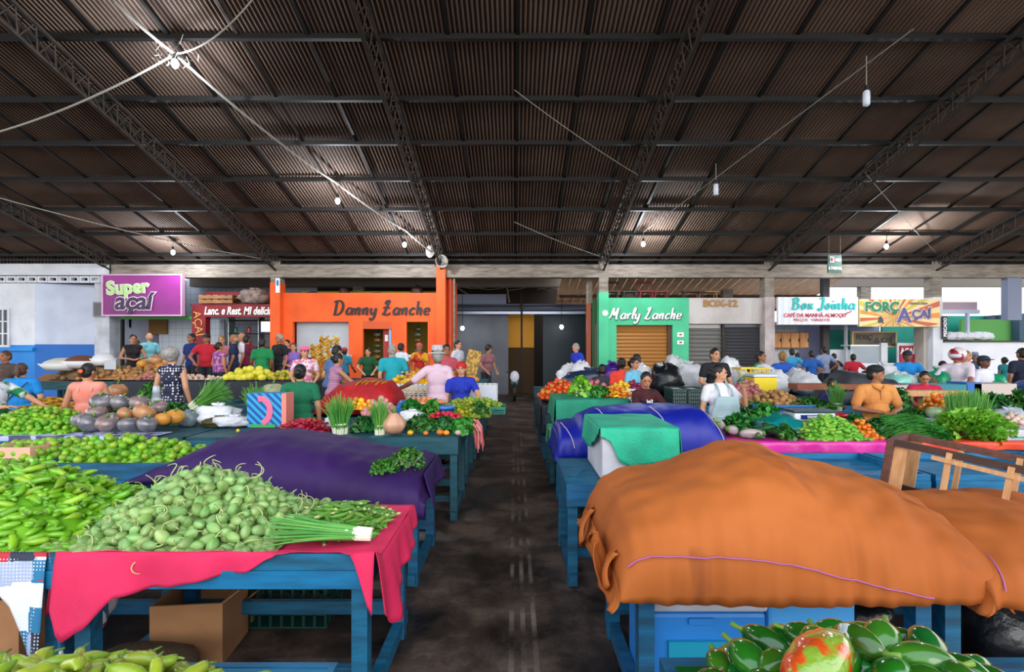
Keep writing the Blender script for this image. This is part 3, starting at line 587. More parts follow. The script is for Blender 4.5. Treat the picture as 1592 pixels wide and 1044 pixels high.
mb = MB(); mb.box(X(1289,17), X(1326,17), 17, 17.3, 0, Z(543, 17)); struct('wall_white_counter', mb, white_m)
struct('trim_white_post', MB().box(X(1315,16.8), X(1318,16.8), 16.8, 16.9, 0, 3.3), white_m)
s = empty('menu_board', (X(1359, 16.6), 16.6, Z(527, 16.6)), 'dark menu board reading FORÇ\' AÇAÍ under the sunburst sign', 'sign')
MB().box(-.68, .68, 0, .05, -.21, .21).obj('board_panel', mat('dark_sunburst', '#6a5638', .5, col2='#2a2c22', scale=2.5), s); text('FORÇ', .2, text_k, (-.32, -.01, .06), s, off=.014); text('A ÇAÍ', .22, text_k, (.3, -.01, -.04), s, off=.012)
mb = MB(); wall_open(mb, -.72, .72, -.25, .25, -.02, .06, [(-.68, .68, -.21, .21)]); mb.obj('board_frame', mat('tan_frame', '#b89a68', .6), s)
t = empty('steel_counter', (X(1352, 16.5) , 16.42, 0), 'glass fronted stainless counter below the dark menu board', 'counter')
MB().box(-.6, .6, .1, .6, 0, 1.0).obj('counter_body', mat('stainless', '#b8bcc4', .25, .8), t); MB().box(-.6, .6, .1, .12, 1.0, 1.9).obj('glass_front', glass_m, t); MB().box(-.6, .6, .1, .6, 1.9, 1.94).obj('counter_top', mat('alu_top', '#c8ccd4', .3, .8), t)
MB().box(.35, .55, .05, .25, 1.2, 2.0).obj('dispenser', white_m, t)
mb = MB().box(x6(1325), x6(1450), 16.1, 16.4, 0, 1.36); struct('wall_forca_counter', mb, white_m)
struct('column', MB().box(x6(1436), x6(1452), 16.0, 16.4, 0, z6(508)), mat('sand_column', '#b8b0a8', .8))
s = MB().box(x6(1413), x6(1436), 16.35, 16.4, z6(571), z6(537)).obj('poster', mat('crimson_poster', '#a01838', .5)); tag(s, 'dark red poster reading AÇAÍ beside the sand coloured pillar', 'poster')
o = text('AÇAÍ', .26, text_w, (x6(1424), 16.34, z6(546)), s, off=.008, sx=.75)
struct('trim_poster_backing', MB().box(x6(1410), x6(1437), 16.4, 16.45, 1.1, 2.0), white_m)
o = MB().box(x6(1454), x6(1461), 15.72, 15.76, z6(527), z6(492)).obj('vertical_sign', mat('dark_strip', '#2c2430', .5)); tag(o, 'narrow dark upright sign on the white column at right', 'sign'); text('PESCADO', .13, text_w, (x6(1457.5), 15.71, z6(509)), o, roll=math.pi/2, off=.004)
# ---- 8 right hand block ----
struct('wall_right_low', MB().box(x6(1461), 22, 16.6, 16.8, 0, z6(531)), mat('white_low_wall', '#ececf2', .7, col2='#dcdce6', scale=1.5))
struct('trim_right_coping', MB().box(x6(1461), 22, 16.5, 16.85, z6(531), z6(529)), steel_m)
struct('wall_right_teal', MB().box(x6(1461), X(1530, 18.5), 18.5, 18.6, 0, z6(483)), teal_m)
struct('wall_right_return', MB().box(X(1530,18.5), X(1546,18.5), 17.2, 18.6, 0, z6(483)), mat('slate_wall', '#3c566a', .7))
struct('wall_right_slate', MB().box(X(1546,18), X(1560,18), 18.0, 18.1, 0, z6(483)), mat('slate_shutter', '#4a5868', .6))
struct('wall_right_green', MB().box(x6(1560), 22, 17.5, 17.6, 0, z6(492)), mat('leaf_green_wall', '#5ca050', .7))
struct('trim_right_fascia', MB().box(x6(1461), x6(1560), 16.9, 17.1, z6(478), z6(465)), mat('dusty_pink_fascia', '#b098a4', .7))
struct('trim_right_lintel', MB().box(x6(1461), x6(1560), 16.8, 16.9, z6(485), z6(478)), whiteb_m)
for px in (1476, 1539): struct('trim_right_post', MB().box(x6(px)-.04, x6(px)+.04, 16.75, 16.85, z6(530), z6(483)), whiteb_m)
text('A', .35, mat('navy_paint', '#123a50', .6), (x6(1467), 18.45, z6(491)), off=.01, name='painted_letter')['kind'] = 'structure'
for k in range(5):
    o = sack(.5, .26, .3, 40+k).obj('white_bag', plasw, smooth=True, loc=(X(1478+k*13, 16.7), 16.7, z6(529)+.02)); tag(o, 'small white bag on the ledge of the low wall before the teal wall', 'bag', 'white bags on the low wall ledge')
# faint distant outline outside: pale houses
o = MB().box(10, 34, 60, 64, 0, 4.2).box(16, 22, 58, 64, 0, 5.5).obj('distant_building', mat('hazy_white', '#e8e4e0', .9)); tag(o, 'pale building outside beyond the openings at right', 'building')
# hanging green sign
s = empty('hanging_sign', (X(1298, 14.5), 14.5, Z(410, 14.5)), 'small green hanging sign reading AREA & FARINHA below the roof', 'sign', rz=.25)
gm = mat('bottle_green', '#0c5c40', .5); u = 14.5/800
MB().box(-13*u, 13*u, 0, .03, -14*u, 14*u).obj('sign_board', gm, s); MB().box(-10*u, -2*u, -.01, 0, 2*u, 11*u).obj('picture_panel', text_w, s); MB().ell((-6*u,-.015,6.5*u), (.05,.008,.06), 10, 6).obj('red_emblem', rd, s)
text('AREA', .12, text_w, (5*u, -.01, 6*u), s, off=.006, sx=.8); text('& FARINHA', .13, text_w, (0, -.01, -7*u), s, off=.006, sx=.7)
for xx in (-.2, .2): MB().tube([(xx, .01, 14*u), (xx, .01, rz_(14.5)-s.location.z)], .006, 5).obj('hanging_wire', conc_m, s)
# ---- bulbs, cables ----
bulb_m = MATS['lit_bulb']; web_m = mat('dusty_cable', '#9c978e', .9)
BL = [(272, 97, 8.0, 'lit bulb at the crossing of the cobwebbed cables, nearest and brightest'), (525, 311, 11.9, 'lit bulb hanging under the long cable halfway along it'), (629, 379, 14.2, 'lit bulb near the loudspeakers at the far end of the long cable'),
      (269, 391, 14.8, 'lit bulb above the purple sign'), (1000, 378, 14.2, 'lit bulb above the green shop'), (1378, 382, 14.4, 'lit bulb to the right of the hanging green sign')]
def roofz(px, py, d): return rz_(d)
bulbs = []
for px, py, d, lb in BL:
    p = P(px, py, d); b = empty('light_bulb', p, lb, 'light bulb'); bulbs.append(p)
    MB().ell((0, 0, -.02), (.055, .055, .07), 12, 8).obj('bulb_glass', bulb_m, b, smooth=True); MB().lathe([(.03, .05), (.03, .13), (.015, .15)], 10).obj('socket', black_m, b)
    top = rz_(d) - .1 if not (px in (272, 525, 629)) else p.z + (.32 if px != 272 else .15)
    MB().tube([(0, 0, .14), (.01, 0, top - p.z)], .008, 5).obj('flex', web_m, b)
    l = bpy.data.lights.new('bulb_light', 'POINT'); l.energy = 60; l.color = (.85, .93, 1); l.shadow_soft_size = .06; lo = bpy.data.objects.new('bulb_light', l); C.objects.link(lo); lo.location = p + Vector((0, -.02, -.16))
for px, py, d, lb in ((1347, 152, 8.4, 'unlit white tube lamp hanging at upper right'), (1113, 294, 11.2, 'unlit white tube lamp hanging nearer the centre')):
    b = empty('hanging_lamp', P(px, py, d), lb, 'lamp'); MB().lathe([(.03,-.13),(.05,-.12),(.055,0),(.05,.1),(.03,.12)], 12).obj('lamp_glass', mat('opal', '#dfe6f4', .3), b, smooth=True)
    MB().lathe([(.035,.12),(.03,.2)], 10).obj('socket', black_m, b); MB().tube([(0,0,.2),(0,0,rz_(d)-.1-b.location.z)], .008, 5).obj('flex', web_m, b)
def sag(a, b, s, n=18): return [a.lerp(b, i/n) - Vector((0, 0, s*4*(i/n)*(1-i/n))) for i in range(n+1)]
def cable(pts, r, label, name='overhead_cable'): return tag(MB().tube(pts, r, 6).obj(name, web_m), label, 'cable')
c0 = P(180, 4, 7.0); c1 = P(272, 84, 8.0); c2 = P(524, 285, 11.8); c3 = P(630, 358, 14.0); c4 = P(678, 397, 15.7)
cable(sag(c0, c1, .03, 6) + sag(c1, c2, .1)[1:] + sag(c2, c3, .04, 8)[1:] + sag(c3, c4, .02, 6)[1:], .023, 'thick pale cobwebbed cable running from upper left to the loudspeakers')
cable(sag(P(-20, 210, 8.6), c1, .12), .016, 'thin cobwebbed cable from the left edge to the nearest bulb'); cable(sag(c1, P(400, -10, 7.4), .18), .013, 'thin drooping cable from the nearest bulb to the top of the roof')
mb = MB()
for k in range(26):
    a = c1 + Vector((R.uniform(-.3,.3), R.uniform(-.2,.2), R.uniform(-.15,.1))); mb.tube([a, a + Vector((R.uniform(-.15,.15), R.uniform(-.1,.1), R.uniform(-.12,.12)))], .004, 3)
tag(mb.obj('cobweb', web_m), 'dusty cobweb tangle where the cables cross above the nearest bulb', 'cobweb', kind='stuff')
cable(sag(P(-10, 305, 10.5), P(420, 404, 15.6), .1), .012, 'thin sagging wire low on the left from roof to column'); cable(sag(P(800, 140, 9.0), P(992, 272, 11.4), .05), .008, 'fine wire slanting from the roof centre to a truss')
cable(sag(P(1345, 268, 11.4), P(1455, 392, 15.6), .05), .009, 'fine wire slanting down to the truss at right'); cable(sag(P(1000, 378, 14.2)+Vector((0,0,.3)), P(1420, 45, 7.6), .0), .008, 'fine wire following the seam past the unlit tube lamps')
cable(sag(P(800, 345, 13.2), P(938, 400, 15.7), .04), .009, 'fine wire slanting down to the green column')
# loudspeakers at the orange column
for px, py, d, yaw, lb in ((675, 391, 15.4, -.7, 'upper grey horn loudspeaker at the head of the orange column'), (684, 407, 15.5, .5, 'lower grey horn loudspeaker at the head of the orange column')):
    s = empty('horn_loudspeaker', P(px, py, d), lb, 'loudspeaker', rz=yaw)
    MB().lathe([(.2,-.16),(.13,-.08),(.07,.0),(.05,.14)], 16, cap=False).xf(Matrix.Rotation(math.pi/2,4,'X')@Matrix.Rotation(math.pi,4,'X')).obj('horn', mat('grey_horn', '#a8a49c', .5), s, smooth=True, thick=.01)
    MB().ell((0,.16,0), (.08,.08,.08), 10, 8).obj('driver', steel_m, s); MB().bar((0,.1,0),(0,.4,-.05),.03).obj('bracket', steel_m, s)
# ---------------- stalls ----------------
ORD = ['beside the aisle', 'second from the aisle', 'third from the aisle', 'fourth from the aisle', 'fifth from the aisle', 'sixth from the aisle', 'seventh from the aisle', 'eighth from the aisle']
def table(x0, x1, y0, y1, z, label, m=None, lip=0, ap=.1, leg=.075, shelf=True, group=None):
    m = m or btable; t = empty('market_table', ((x0+x1)/2, (y0+y1)/2, 0), label, 'table', group)
    w = (x1-x0)/2; d = (y1-y0)/2; j = R.uniform(-.004, .004)
    mb = MB(); n = 5
    for k in range(n): mb.box(-w+.01, w-.01, -d+.02+k*(2*d-.04)/n, -d+.012+(k+1)*(2*d-.04)/n, z-.03, z-R.uniform(0, .004))
    mb.obj('tabletop', m, t)
    MB().box(-w, w, -d-.0, -d+.025, z-ap, z-.001).obj('front_board', btable2 if m is btable and lip else m, t)
    if lip: MB().box(-w, w, -d+.006, -d+.03, z+.001, z+lip).obj('front_lip', m, t)
    MB().box(-w, w, d-.025, d, z-ap, z+(lip if lip > .1 or lip == .05 else -.001)).obj('back_board', m, t)
    for s, nm in ((-1, 0), (1, 0)): MB().box(*sorted((s*w, s*(w-.025))), -d+.03, d-.026, z-ap, z+(lip if lip > .1 or lip == .05 else -.001)).obj('side_board', m, t)
    l = leg
    for sx_ in (-1, 1):
        for sy in (-1, 1):
            cx = sx_*(w-.05); cy = sy*(d-.07); MB().box(cx-l/2, cx+l/2, cy-l/2, cy+l/2, 0, z-.031).obj('leg', m, t)
        MB().box(sx_*(w-.05)-.03, sx_*(w-.05)+.03, -d-.02, d+.06, .03, .11).obj('runner', m, t)
    if shelf: MB().box(-w+.06, w-.06, d-.11, d-.07, .16, .24).obj('rail', m, t); MB().box(-w+.06, w-.06, -d+.2, -d+.24, .16, .22).obj('rail', m, t)
    return t
def rowtables(side, y0, n, z, lip, ap, rn, x_in, m=None, skip=(), depth=.95, w=1.42, pitch=1.46):
    for k in range(n):
        if k in skip: continue
        a = x_in + k*pitch; x0, x1 = (a, a+w) if side > 0 else (-a-w, -a)
        table(x0, x1, y0, y0+depth, z, 'blue painted wooden market table in the %s row on the %s, %s' % (rn, 'right' if side > 0 else 'left', ORD[k]), m, lip, ap, leg=.075 if y0 < 6 else .07)
def fold(x, k, s): return math.sin(x*k+s) * .6 + math.sin(x*k*2.3+s*1.7)*.3
def cloth(name, label, cat, m, x0, x1, y0, y1, z, front=None, right=None, left=None, back=None, dip=0, amp=.02, freq=14, seed=0, nu=40, group=None, thick=.003, flare=.05):
    """cloth lying on a table; front/right/left/back give the hanging length as a function of 0..1"""
    mb = MB(); w, d = x1-x0, y1-y0
    mb.grid(nu, 24, lambda u, v: (x0+w*u, y0+d*v, z + .006*noise.noise(Vector((u*6*w, v*6, seed)))+.003 - dip*min(1, v*8)))
    def skirt(fn, pos, nrm, L):
        def g(u, v):
            h = max(0, fn(u)); p = Vector(pos(u)); o = (amp*fold(u*L, freq, seed)*v + flare*h*v) ; n_ = Vector(nrm)
            p.z -= dip*min(1, u*8) if nrm[0] > 0 else dip if nrm[1] > 0 else dip*min(1, (1-u)*8) if nrm[0] < 0 else 0
            return p + n_*(.004+o+.006*math.sin(min(v,.3)/.3*1.57)) + Vector((0, 0, -h*v))
        mb.grid(nu, 10, g)
    if front: skirt(front, lambda u: (x0+w*u, y0, z+.003), (0,-1,0), w)
    if back: skirt(back, lambda u: (x1-w*u, y1, z+.003), (0,1,0), w)
    if right: skirt(right, lambda u: (x1, y0+d*u, z+.003), (1,0,0), d)
    if left: skirt(left, lambda u: (x0, y1-d*u, z+.003), (-1,0,0), d)
    o = mb.obj(name, m, smooth=True, thick=thick); return tag(o, label, cat, group)
def interp(pts, x):
    if x <= pts[0][0]: return pts[0][1]
    for (a, b), (c, d) in zip(pts, pts[1:]):
        if x <= c:
            t = (x-a)/(c-a); t = t*t*(3-2*t)*.5 + t*.5; return b+(d-b)*t
    return pts[-1][1]
class Tarp:
    """a sheet pulled over a heap: silhouette heights H(x) at the ridge, hem heights front and back"""
    def __init__(s, H, y0, y1, hem, hemb, ridge=.5, a=.8, b=.85, shear=0, wr=.012, seed=1, sharp=2.2, x0=None, x1=None, wk=3):
        s.__dict__.update(locals()); s.x0 = H[0][0] if x0 is None else x0; s.x1 = H[-1][0] if x1 is None else x1
    def pt(s, u, v):
        x = s.x0+(s.x1-s.x0)*u; h = interp(s.H, x); th = math.pi*v; c = math.cos(th); sn = max(0, math.sin(th))
        yc = s.y0+(s.y1-s.y0)*s.ridge; hy = (yc-s.y0) if c > 0 else (s.y1-yc); y = yc - math.copysign(abs(c)**s.a, c)*hy
        he = s.hem(u) if callable(s.hem) else s.hem
        hm = he if v < .5 else s.hemb; z = hm + (h-hm)*sn**s.b
        xs = x + s.shear*u*(y-s.y0)
        n1 = noise.noise(Vector((x*s.wk, y*s.wk*1.2, s.seed)))*s.wr*2 + noise.noise(Vector((x*9, y*7+z*4, s.seed+5)))*s.wr
        g = noise.noise(Vector((x*14, 0, s.seed)))*s.wr*1.8*(1-sn)
        return Vector((xs, y - (g+n1*.5)*(1 if v < .5 else -1), z + n1*(.3+.7*sn)))
    def build(s, name, label, cat, m, nu=90, nv=60, extra=None, closeL=True, closeR=True, group=None, thick=.004):
        mb = MB(); mb.grid(nu, nv, lambda u, v: s.pt(u, v))
        for cl, u in ((closeL, 0), (closeR, 1)):
            if cl:
                ring = [s.pt(u, j/nv) for j in range(nv+1)]; zc = s.hemb
                mb.grid(nv, 6, lambda a, b: ring[round(a*nv)].lerp(Vector((ring[round(a*nv)].x+(.04*b+.012*fold(a*3,9,s.seed)*b)*(1 if u else -1), ring[round(a*nv)].y, min(ring[round(a*nv)].z, zc-.02 if ring[round(a*nv)].z > zc else ring[round(a*nv)].z))), b))
        if extra: extra(mb)
        return tag(mb.obj(name, m, smooth=True, thick=thick), label, cat, group)
    def line(s, u0, v0, u1, v1, n=24, off=.012):
        o = []
        for i in range(n+1):
            t = i/n; p = s.pt(u0+(u1-u0)*t, v0+(v1-v0)*t); q = s.pt(u0+(u1-u0)*t, v0+(v1-v0)*t+.01)-p; r = s.pt(u0+(u1-u0)*t+.01, v0+(v1-v0)*t)-p
            nn = r.cross(q); nn.normalize(); o.append(p + nn*off)
        return o
# rows on the left
table(-2.14, -.59, .75, 1.72, .80, 'blue wooden market table nearest the camera on the left, under the pale peppers', lip=0)
rowtables(-1, 2.42, 3, .80, .078, .085, 'second', .69)
rowtables(-1, 3.95, 4, .80, .0, .17, 'third', .74, skip=(1, 2, 3))
for k in (1, 2, 3):
    a = .74+k*1.46; table(-a-1.42, -a, 3.95, 4.9, .83, 'blue tray table of limes in the third row on the left, %s' % ORD[k], lip=.13, ap=.12)
    if k == 1:
        tt = [q for q in bpy.data.objects if q.name.startswith('market_table')][-1]; text('159', .085, mat('faded_number', '#3c8cc0', .7), (X(90, 4.0)-tt.location.x, -.477, Z(727, 4.0)), tt, name='painted_number')
rowtables(-1, 5.45, 5, .90, .0, .18, 'fourth', .60, m=dteal)
rowtables(-1, 6.95, 6, .85, .05, .14, 'fifth', .62, m=dteal)
rowtables(-1, 8.45, 6, .85, .05, .14, 'sixth', .62, m=dteal)
rowtables(-1, 9.95, 1, .85, .05, .14, 'seventh', .62, m=dteal)
rowtables(-1, 11.45, 8, 1.05, .05, .14, 'rearmost', .62, m=dteal)
# rows on the right
table(.50, 1.95, .75, 1.78, .78, 'blue wooden market table nearest the camera on the right, under the dark green peppers', lip=.02)
rowtables(1, 2.42, 3, .79, .0, .12, 'second', .58)
rowtables(1, 3.95, 4, .80, .0, .17, 'third', .40, skip=(1, 2, 3))
for k in (1, 2, 3):
    a = .40+k*1.46; table(a, a+1.42, 4.05, 4.9, .80, 'empty weathered blue tray table in the third row on the right, %s' % ORD[k], lip=.05, ap=.1, m=btable2)
rowtables(1, 5.45, 5, .84, .0, .16, 'fourth', .50, m=btable2)
rowtables(1, 6.95, 6, .82, .0, .14, 'fifth', .46, m=dteal)
rowtables(1, 8.45, 7, .85, .05, .14, 'sixth', .46)
rowtables(1, 10.1, 8, .85, .05, .14, 'seventh', .46, m=dteal)
rowtables(1, 11.7, 8, .85, .05, .14, 'rearmost', .46, m=dteal)
# ---------------- cloths and tarps ----------------
pinkc = mat('pink_cloth', '#e02458', .8, col2='#c81a4c', scale=3, bump=.2, bscale=18, alpha=1)
bk = lambda a, b: (lambda u: a+(b-a)*u)
def pf(u):  # pink cloth on the second left row: long at the left corner, rising to nothing
    return interp([(0, .17), (.1, .155), (.35, .1), (.62, .035), (.72, .0), (1, 0)], u)
cloth('tablecloth', 'bright pink cloth draped over the second left row under the spiny gourds and okra', 'cloth', pinkc, -2.16, -.66, 2.43, 3.36, .885,
      front=lambda u: interp([(0, .26), (.04, .40), (.12, .33), (.2, .20), (.35, .15), (.6, .09), (.68, .02), (.7, .0), (.93, 0), (1, .28)], u),
      right=lambda u: interp([(0, .30), (.2, .36), (.35, .24), (.6, .2), (1, .12)], u), left=bk(.2, .3), dip=.062, amp=.03, freq=16, seed=4, nu=70, flare=.16)
patch = patmat('patchwork_print', 'patches', '#d8dce8', '#b8202c', 9)
cloth('tablecloth', 'red white and blue patchwork cloth hanging over the table of bright green peppers', 'cloth', patch, -3.6, -2.2, 2.425, 3.36, .883,
      front=lambda u: interp([(0, .10), (.7, .1), (.8, .12), (.88, .24), (.95, .5), (1, .62)], u), right=lambda u: interp([(0, .6), (.2, .45), (.5, .36), (.8, .3), (1, .2)], u), dip=.06, amp=.03, freq=22, seed=8, nu=60, flare=.05)
bell = patmat('bell_print', 'floral', '#b4bce0', '#4a4a6c', 9)
cloth('tablecloth', 'pale lilac cloth with dark motifs hanging below the pumpkins and limes', 'cloth', bell, -6.2, -3.8, 5.44, 5.72, .91, front=lambda u: interp([(0, .05), (.2, .07), (.5, .15), (.85, .13), (1, 0)], u), amp=.01, freq=9, seed=2)
magp = mat('magenta_plastic', '#e43aa8', .35, col2='#c81e8c', scale=4, bump=.3, bscale=12)
cloth('plastic_sheet', 'magenta plastic sheet hanging along the stall behind the orange tarpaulin', 'cloth', magp, 2.0, 4.05, 5.43, 6.3, .85, front=lambda u: interp([(0, .10), (.2, .13), (.6, .11), (.85, .12), (1, .16)], u), left=bk(.1, .1), amp=.02, freq=18, seed=3)
orp = mat('orange_plastic', '#e8502c', .35, col2='#d03a1c', scale=4, bump=.3, bscale=12)
cloth('plastic_sheet', 'orange red plastic sheet under the lettuce and long beans at right', 'cloth', orp, 4.05, 6.9, 5.42, 6.3, .852, front=lambda u: interp([(0, .24), (.06, .12), (.4, .08), (.7, .1), (1, .14)], u), amp=.02, freq=15, seed=6)
navy = mat('navy_tarp', '#141c2c', .6, col2='#0e1420', scale=2, bump=.2, bscale=10)
cloth('stall_skirt', 'long dark navy cloth skirting the rearmost left stalls', 'cloth', navy, -8.9, -2.6, 11.42, 12.3, 1.12, front=bk(.62, .62), amp=.02, freq=5, seed=3, nu=80)
netg = mat('green_net', '#0f9070', .7, col2='#0b7458', scale=4, bump=.3, bscale=60)
cloth('shade_net', 'green net covering the raised crates beside the aisle on the right', 'cloth', netg, .55, 1.55, 6.9, 7.85, 1.15, front=lambda u: interp([(0, .30), (.3, .3), (.5, .25), (1, .3)], u), left=bk(.3, .34), right=bk(.3, .3), amp=.03, freq=9, seed=1)
cloth('shade_net', 'pale green net hanging off the table edge behind the blue tarpaulin', 'cloth', mat('pale_net', '#3c9468', .75, col2='#2a7a54', scale=5), .44, .95, 6.6, 6.88, .83, front=bk(.2, .14), left=bk(.16, .22), amp=.02, freq=16, seed=5)
cloth('stall_skirt', 'dark navy cloth over the table beside the aisle below the tomatoes', 'cloth', navy, .44, 1.9, 8.42, 9.4, .92, front=bk(.5, .5), left=bk(.5, .5), amp=.02, freq=5, seed=9)
# orange tarpaulin, nearest right
orm = mat('orange_tarp', '#b4622a', .75, col2='#9c501e', scale=1.6, amt=.55, bump=.12, bscale=6, spec=.25)
def stain(m, scale, col, lo=.63):
    nt = m.node_tree; N = nt.nodes; L = nt.links; b = N['Principled BSDF']; src = b.inputs['Base Color'].links[0].from_socket
    t = N.new('ShaderNodeTexCoord'); n = N.new('ShaderNodeTexNoise'); n.inputs['Scale'].default_value = scale; n.inputs['Detail'].default_value = 7; n.inputs['Distortion'].default_value = .6; L.new(t.outputs['Object'], n.inputs[0])
    r = N.new('ShaderNodeValToRGB'); r.color_ramp.elements[0].position = lo; r.color_ramp.elements[1].position = lo+.1; r.color_ramp.elements[1].color = (.6, .6, .6, 1); L.new(n.outputs['Fac'], r.inputs[0])
    x = N.new('ShaderNodeMix'); x.data_type = 'RGBA'; L.new(r.outputs[0], x.inputs[0]); L.new(src, x.inputs[6]); x.inputs[7].default_value = hexc(col); L.new(x.outputs[2], b.inputs['Base Color'])
stain(orm, 2.3, '#7a3e1e', .6)
HO = [(.47, .80), (.5, .93), (.56, 1.05), (.64, 1.115), (.80, 1.15), (.98, 1.215), (1.14, 1.265), (1.23, 1.28), (1.33, 1.27), (1.45, 1.215), (1.62, 1.165), (1.8, 1.12), (1.98, 1.05), (2.1, 1.0), (2.17, .93), (2.2, .84)]
T1 = Tarp(HO, 2.30, 3.55, lambda u: .71-.02*math.sin(u*3.1)-.0, .68, ridge=.55, a=.72, b=.72, shear=.30, wr=.018, seed=11, wk=2.2)
def flaps(mb):
    for k in range(7):  # gathered corner hanging by the aisle
        y = 2.42+.11*k; x = .49-.03*math.sin(k*1.3); L_ = .14+.12*((k*7) % 5)/5
        mb.grid(4, 8, lambda u, v: Vector((x-.055*math.sin(v*2.2+k)-.02*math.sin(u*6+k), y+.1*u+.02*math.sin(v*5+k), .88-L_*v-.05*math.sin(u*3+k)*v)))
T1.build('tarpaulin', 'large orange tarpaulin pulled over the heap of goods at front right', 'tarpaulin', orm, 130, 80, extra=flaps)
HO2 = [(2.12, .86), (2.18, .93), (2.3, .96), (2.6, .98), (3.0, .95), (3.4, .9), (3.7, .84)]
T2 = Tarp(HO2, 2.28, 3.5, .69, .68, ridge=.55, a=.72, b=.6, shear=.28, wr=.016, seed=23, wk=2.6)
T2.build('tarpaulin', 'second lower orange tarpaulin at the right edge, tied against the large one', 'tarpaulin', orm, 80, 60)
rope_m = mat('mauve_cord', '#a85a94', .6); string_m = mat('pale_string', '#c8b4c8', .6)
tag(MB().tube(T1.line(.03, .13, .80, .012, 40, .016), .0035, 6).obj('cord', rope_m), 'mauve cord tied along the lower front of the large orange tarpaulin', 'cord')
tag(MB().tube([p+Vector((.0,-.012,.0)) for p in T1.line(.985, .05, .985, .4, 20, .01)], .0035, 6).obj('cord', rope_m), 'short mauve cord in the groove between the two orange tarpaulins', 'cord')
# purple tarpaulin
pum = mat('purple_tarp', '#341058', .7, col2='#280a48', scale=1.5, bump=.1, bscale=8, spec=.4)
HP = [(-2.98, .80), (-2.9, .86), (-2.72, .95), (-2.55, 1.03), (-2.38, 1.105), (-2.0, 1.12), (-1.75, 1.08), (-1.5, 1.04), (-1.25, .97), (-1.0, .92), (-.85, .89), (-.74, .87), (-.71, .82)]
T3 = Tarp(HP, 3.83, 4.97, lambda u: .84-.27*min(1, max(0, u-.18)/.2), .70, ridge=.6, a=.62, b=.5, wr=.012, seed=31, wk=2)
def pflap(mb): mb.grid(10, 12, lambda u, v: Vector((-.70+.05*v+.03*math.sin(u*5+v*2)*v, 3.98+.75*u, .885-.01-(.05+.23*(1-u*.4))*v)))
T3.build('tarpaulin', 'deep purple tarpaulin over the stall beside the aisle on the left', 'tarpaulin', pum, 110, 60, extra=pflap)
# blue tarpaulin
blm = mat('blue_tarp', '#0a1ea0', .5, col2='#081888', scale=1.5, bump=.1, bscale=8)
HB = [(.46, .92), (.5, .99), (.68, 1.02), (.76, 1.1), (.95, 1.17), (1.3, 1.19), (1.8, 1.19), (2.05, 1.18), (2.18, 1.05), (2.3, .86), (2.34, .76)]
T4 = Tarp(HB, 5.38, 6.45, .66, .68, ridge=.5, a=.75, b=.5, wr=.01, seed=41, wk=2)
T4.build('tarpaulin', 'royal blue tarpaulin tied over the stall behind the foam box', 'tarpaulin', blm, 90, 50)
mb = MB()
for u in (.09, .3, .62, .93): mb.tube(T4.line(u, .05, u-.06, .45, 24), .005, 5)
tag(mb.obj('string', string_m), 'pale string lashed over the royal blue tarpaulin', 'string')
# red cloth heap and black tarp
HR = [(X(508,8), .88), (X(520,8), 1.2), (X(540,8), 1.37), (X(575,8), 1.42), (X(610,8), 1.40), (X(622,8), 1.25), (X(628,8), .9)]
HR = [(a, b-.06) for a, b in HR]
Tarp(HR, 7.35, 8.35, .90, .88, ridge=.5, a=.8, b=.7, wr=.02, seed=51).build('cloth_cover', 'bright red cloth with a yellow pattern covering a heap on a left stall', 'cloth', mat('red_cloth', '#c01018', .75, col2='#8c0a14', scale=5, bump=.3, bscale=14), 60, 30)
mb = MB(); Tr = Tarp(HR, 7.35, 8.35, .90, .88, ridge=.5, a=.8, b=.7, wr=.02, seed=51)
for k in range(6): mb.tube(Tr.line(.5+.06*k, .30+.05*(k % 2), .54+.06*k, .42, 8, .012), .012, 5)
tag(mb.obj('yellow_ribbon', mat('mustard_pattern', '#b08418', .6)), 'mustard yellow squiggle lying over the bright red cloth', 'ribbon')
HK = [(X(1262,9.2), .9), (X(1275,9.2), 1.2), (X(1295,9.2), 1.45), (X(1330,9.2), 1.40), (X(1365,9.2), 1.3), (X(1385,9.2), 1.1), (X(1392,9.2), .9)]
Tarp(HK, 8.6, 9.4, .9, .88, a=.8, b=.7, wr=.02, seed=61).build('tarpaulin', 'charcoal tarpaulin over a heap behind the man in the orange shirt', 'tarpaulin', mat('charcoal_tarp', '#2c3038', .6, bump=.2, bscale=8), 60, 30)
HL = [(X(1548,9.4), .9), (X(1560,9.4), 1.2), (X(1592,9.4), 1.3), (X(1640,9.4), 1.25), (X(1680,9.4), .9)]
Tarp(HL, 8.6, 9.5, .9, .88, a=.8, b=.7, wr=.03, seed=71).build('tarpaulin', 'dark blue tarpaulin heap at the far right edge', 'tarpaulin', mat('dark_blue_tarp', '#0c3a8c', .45, bump=.4, bscale=8), 40, 24)
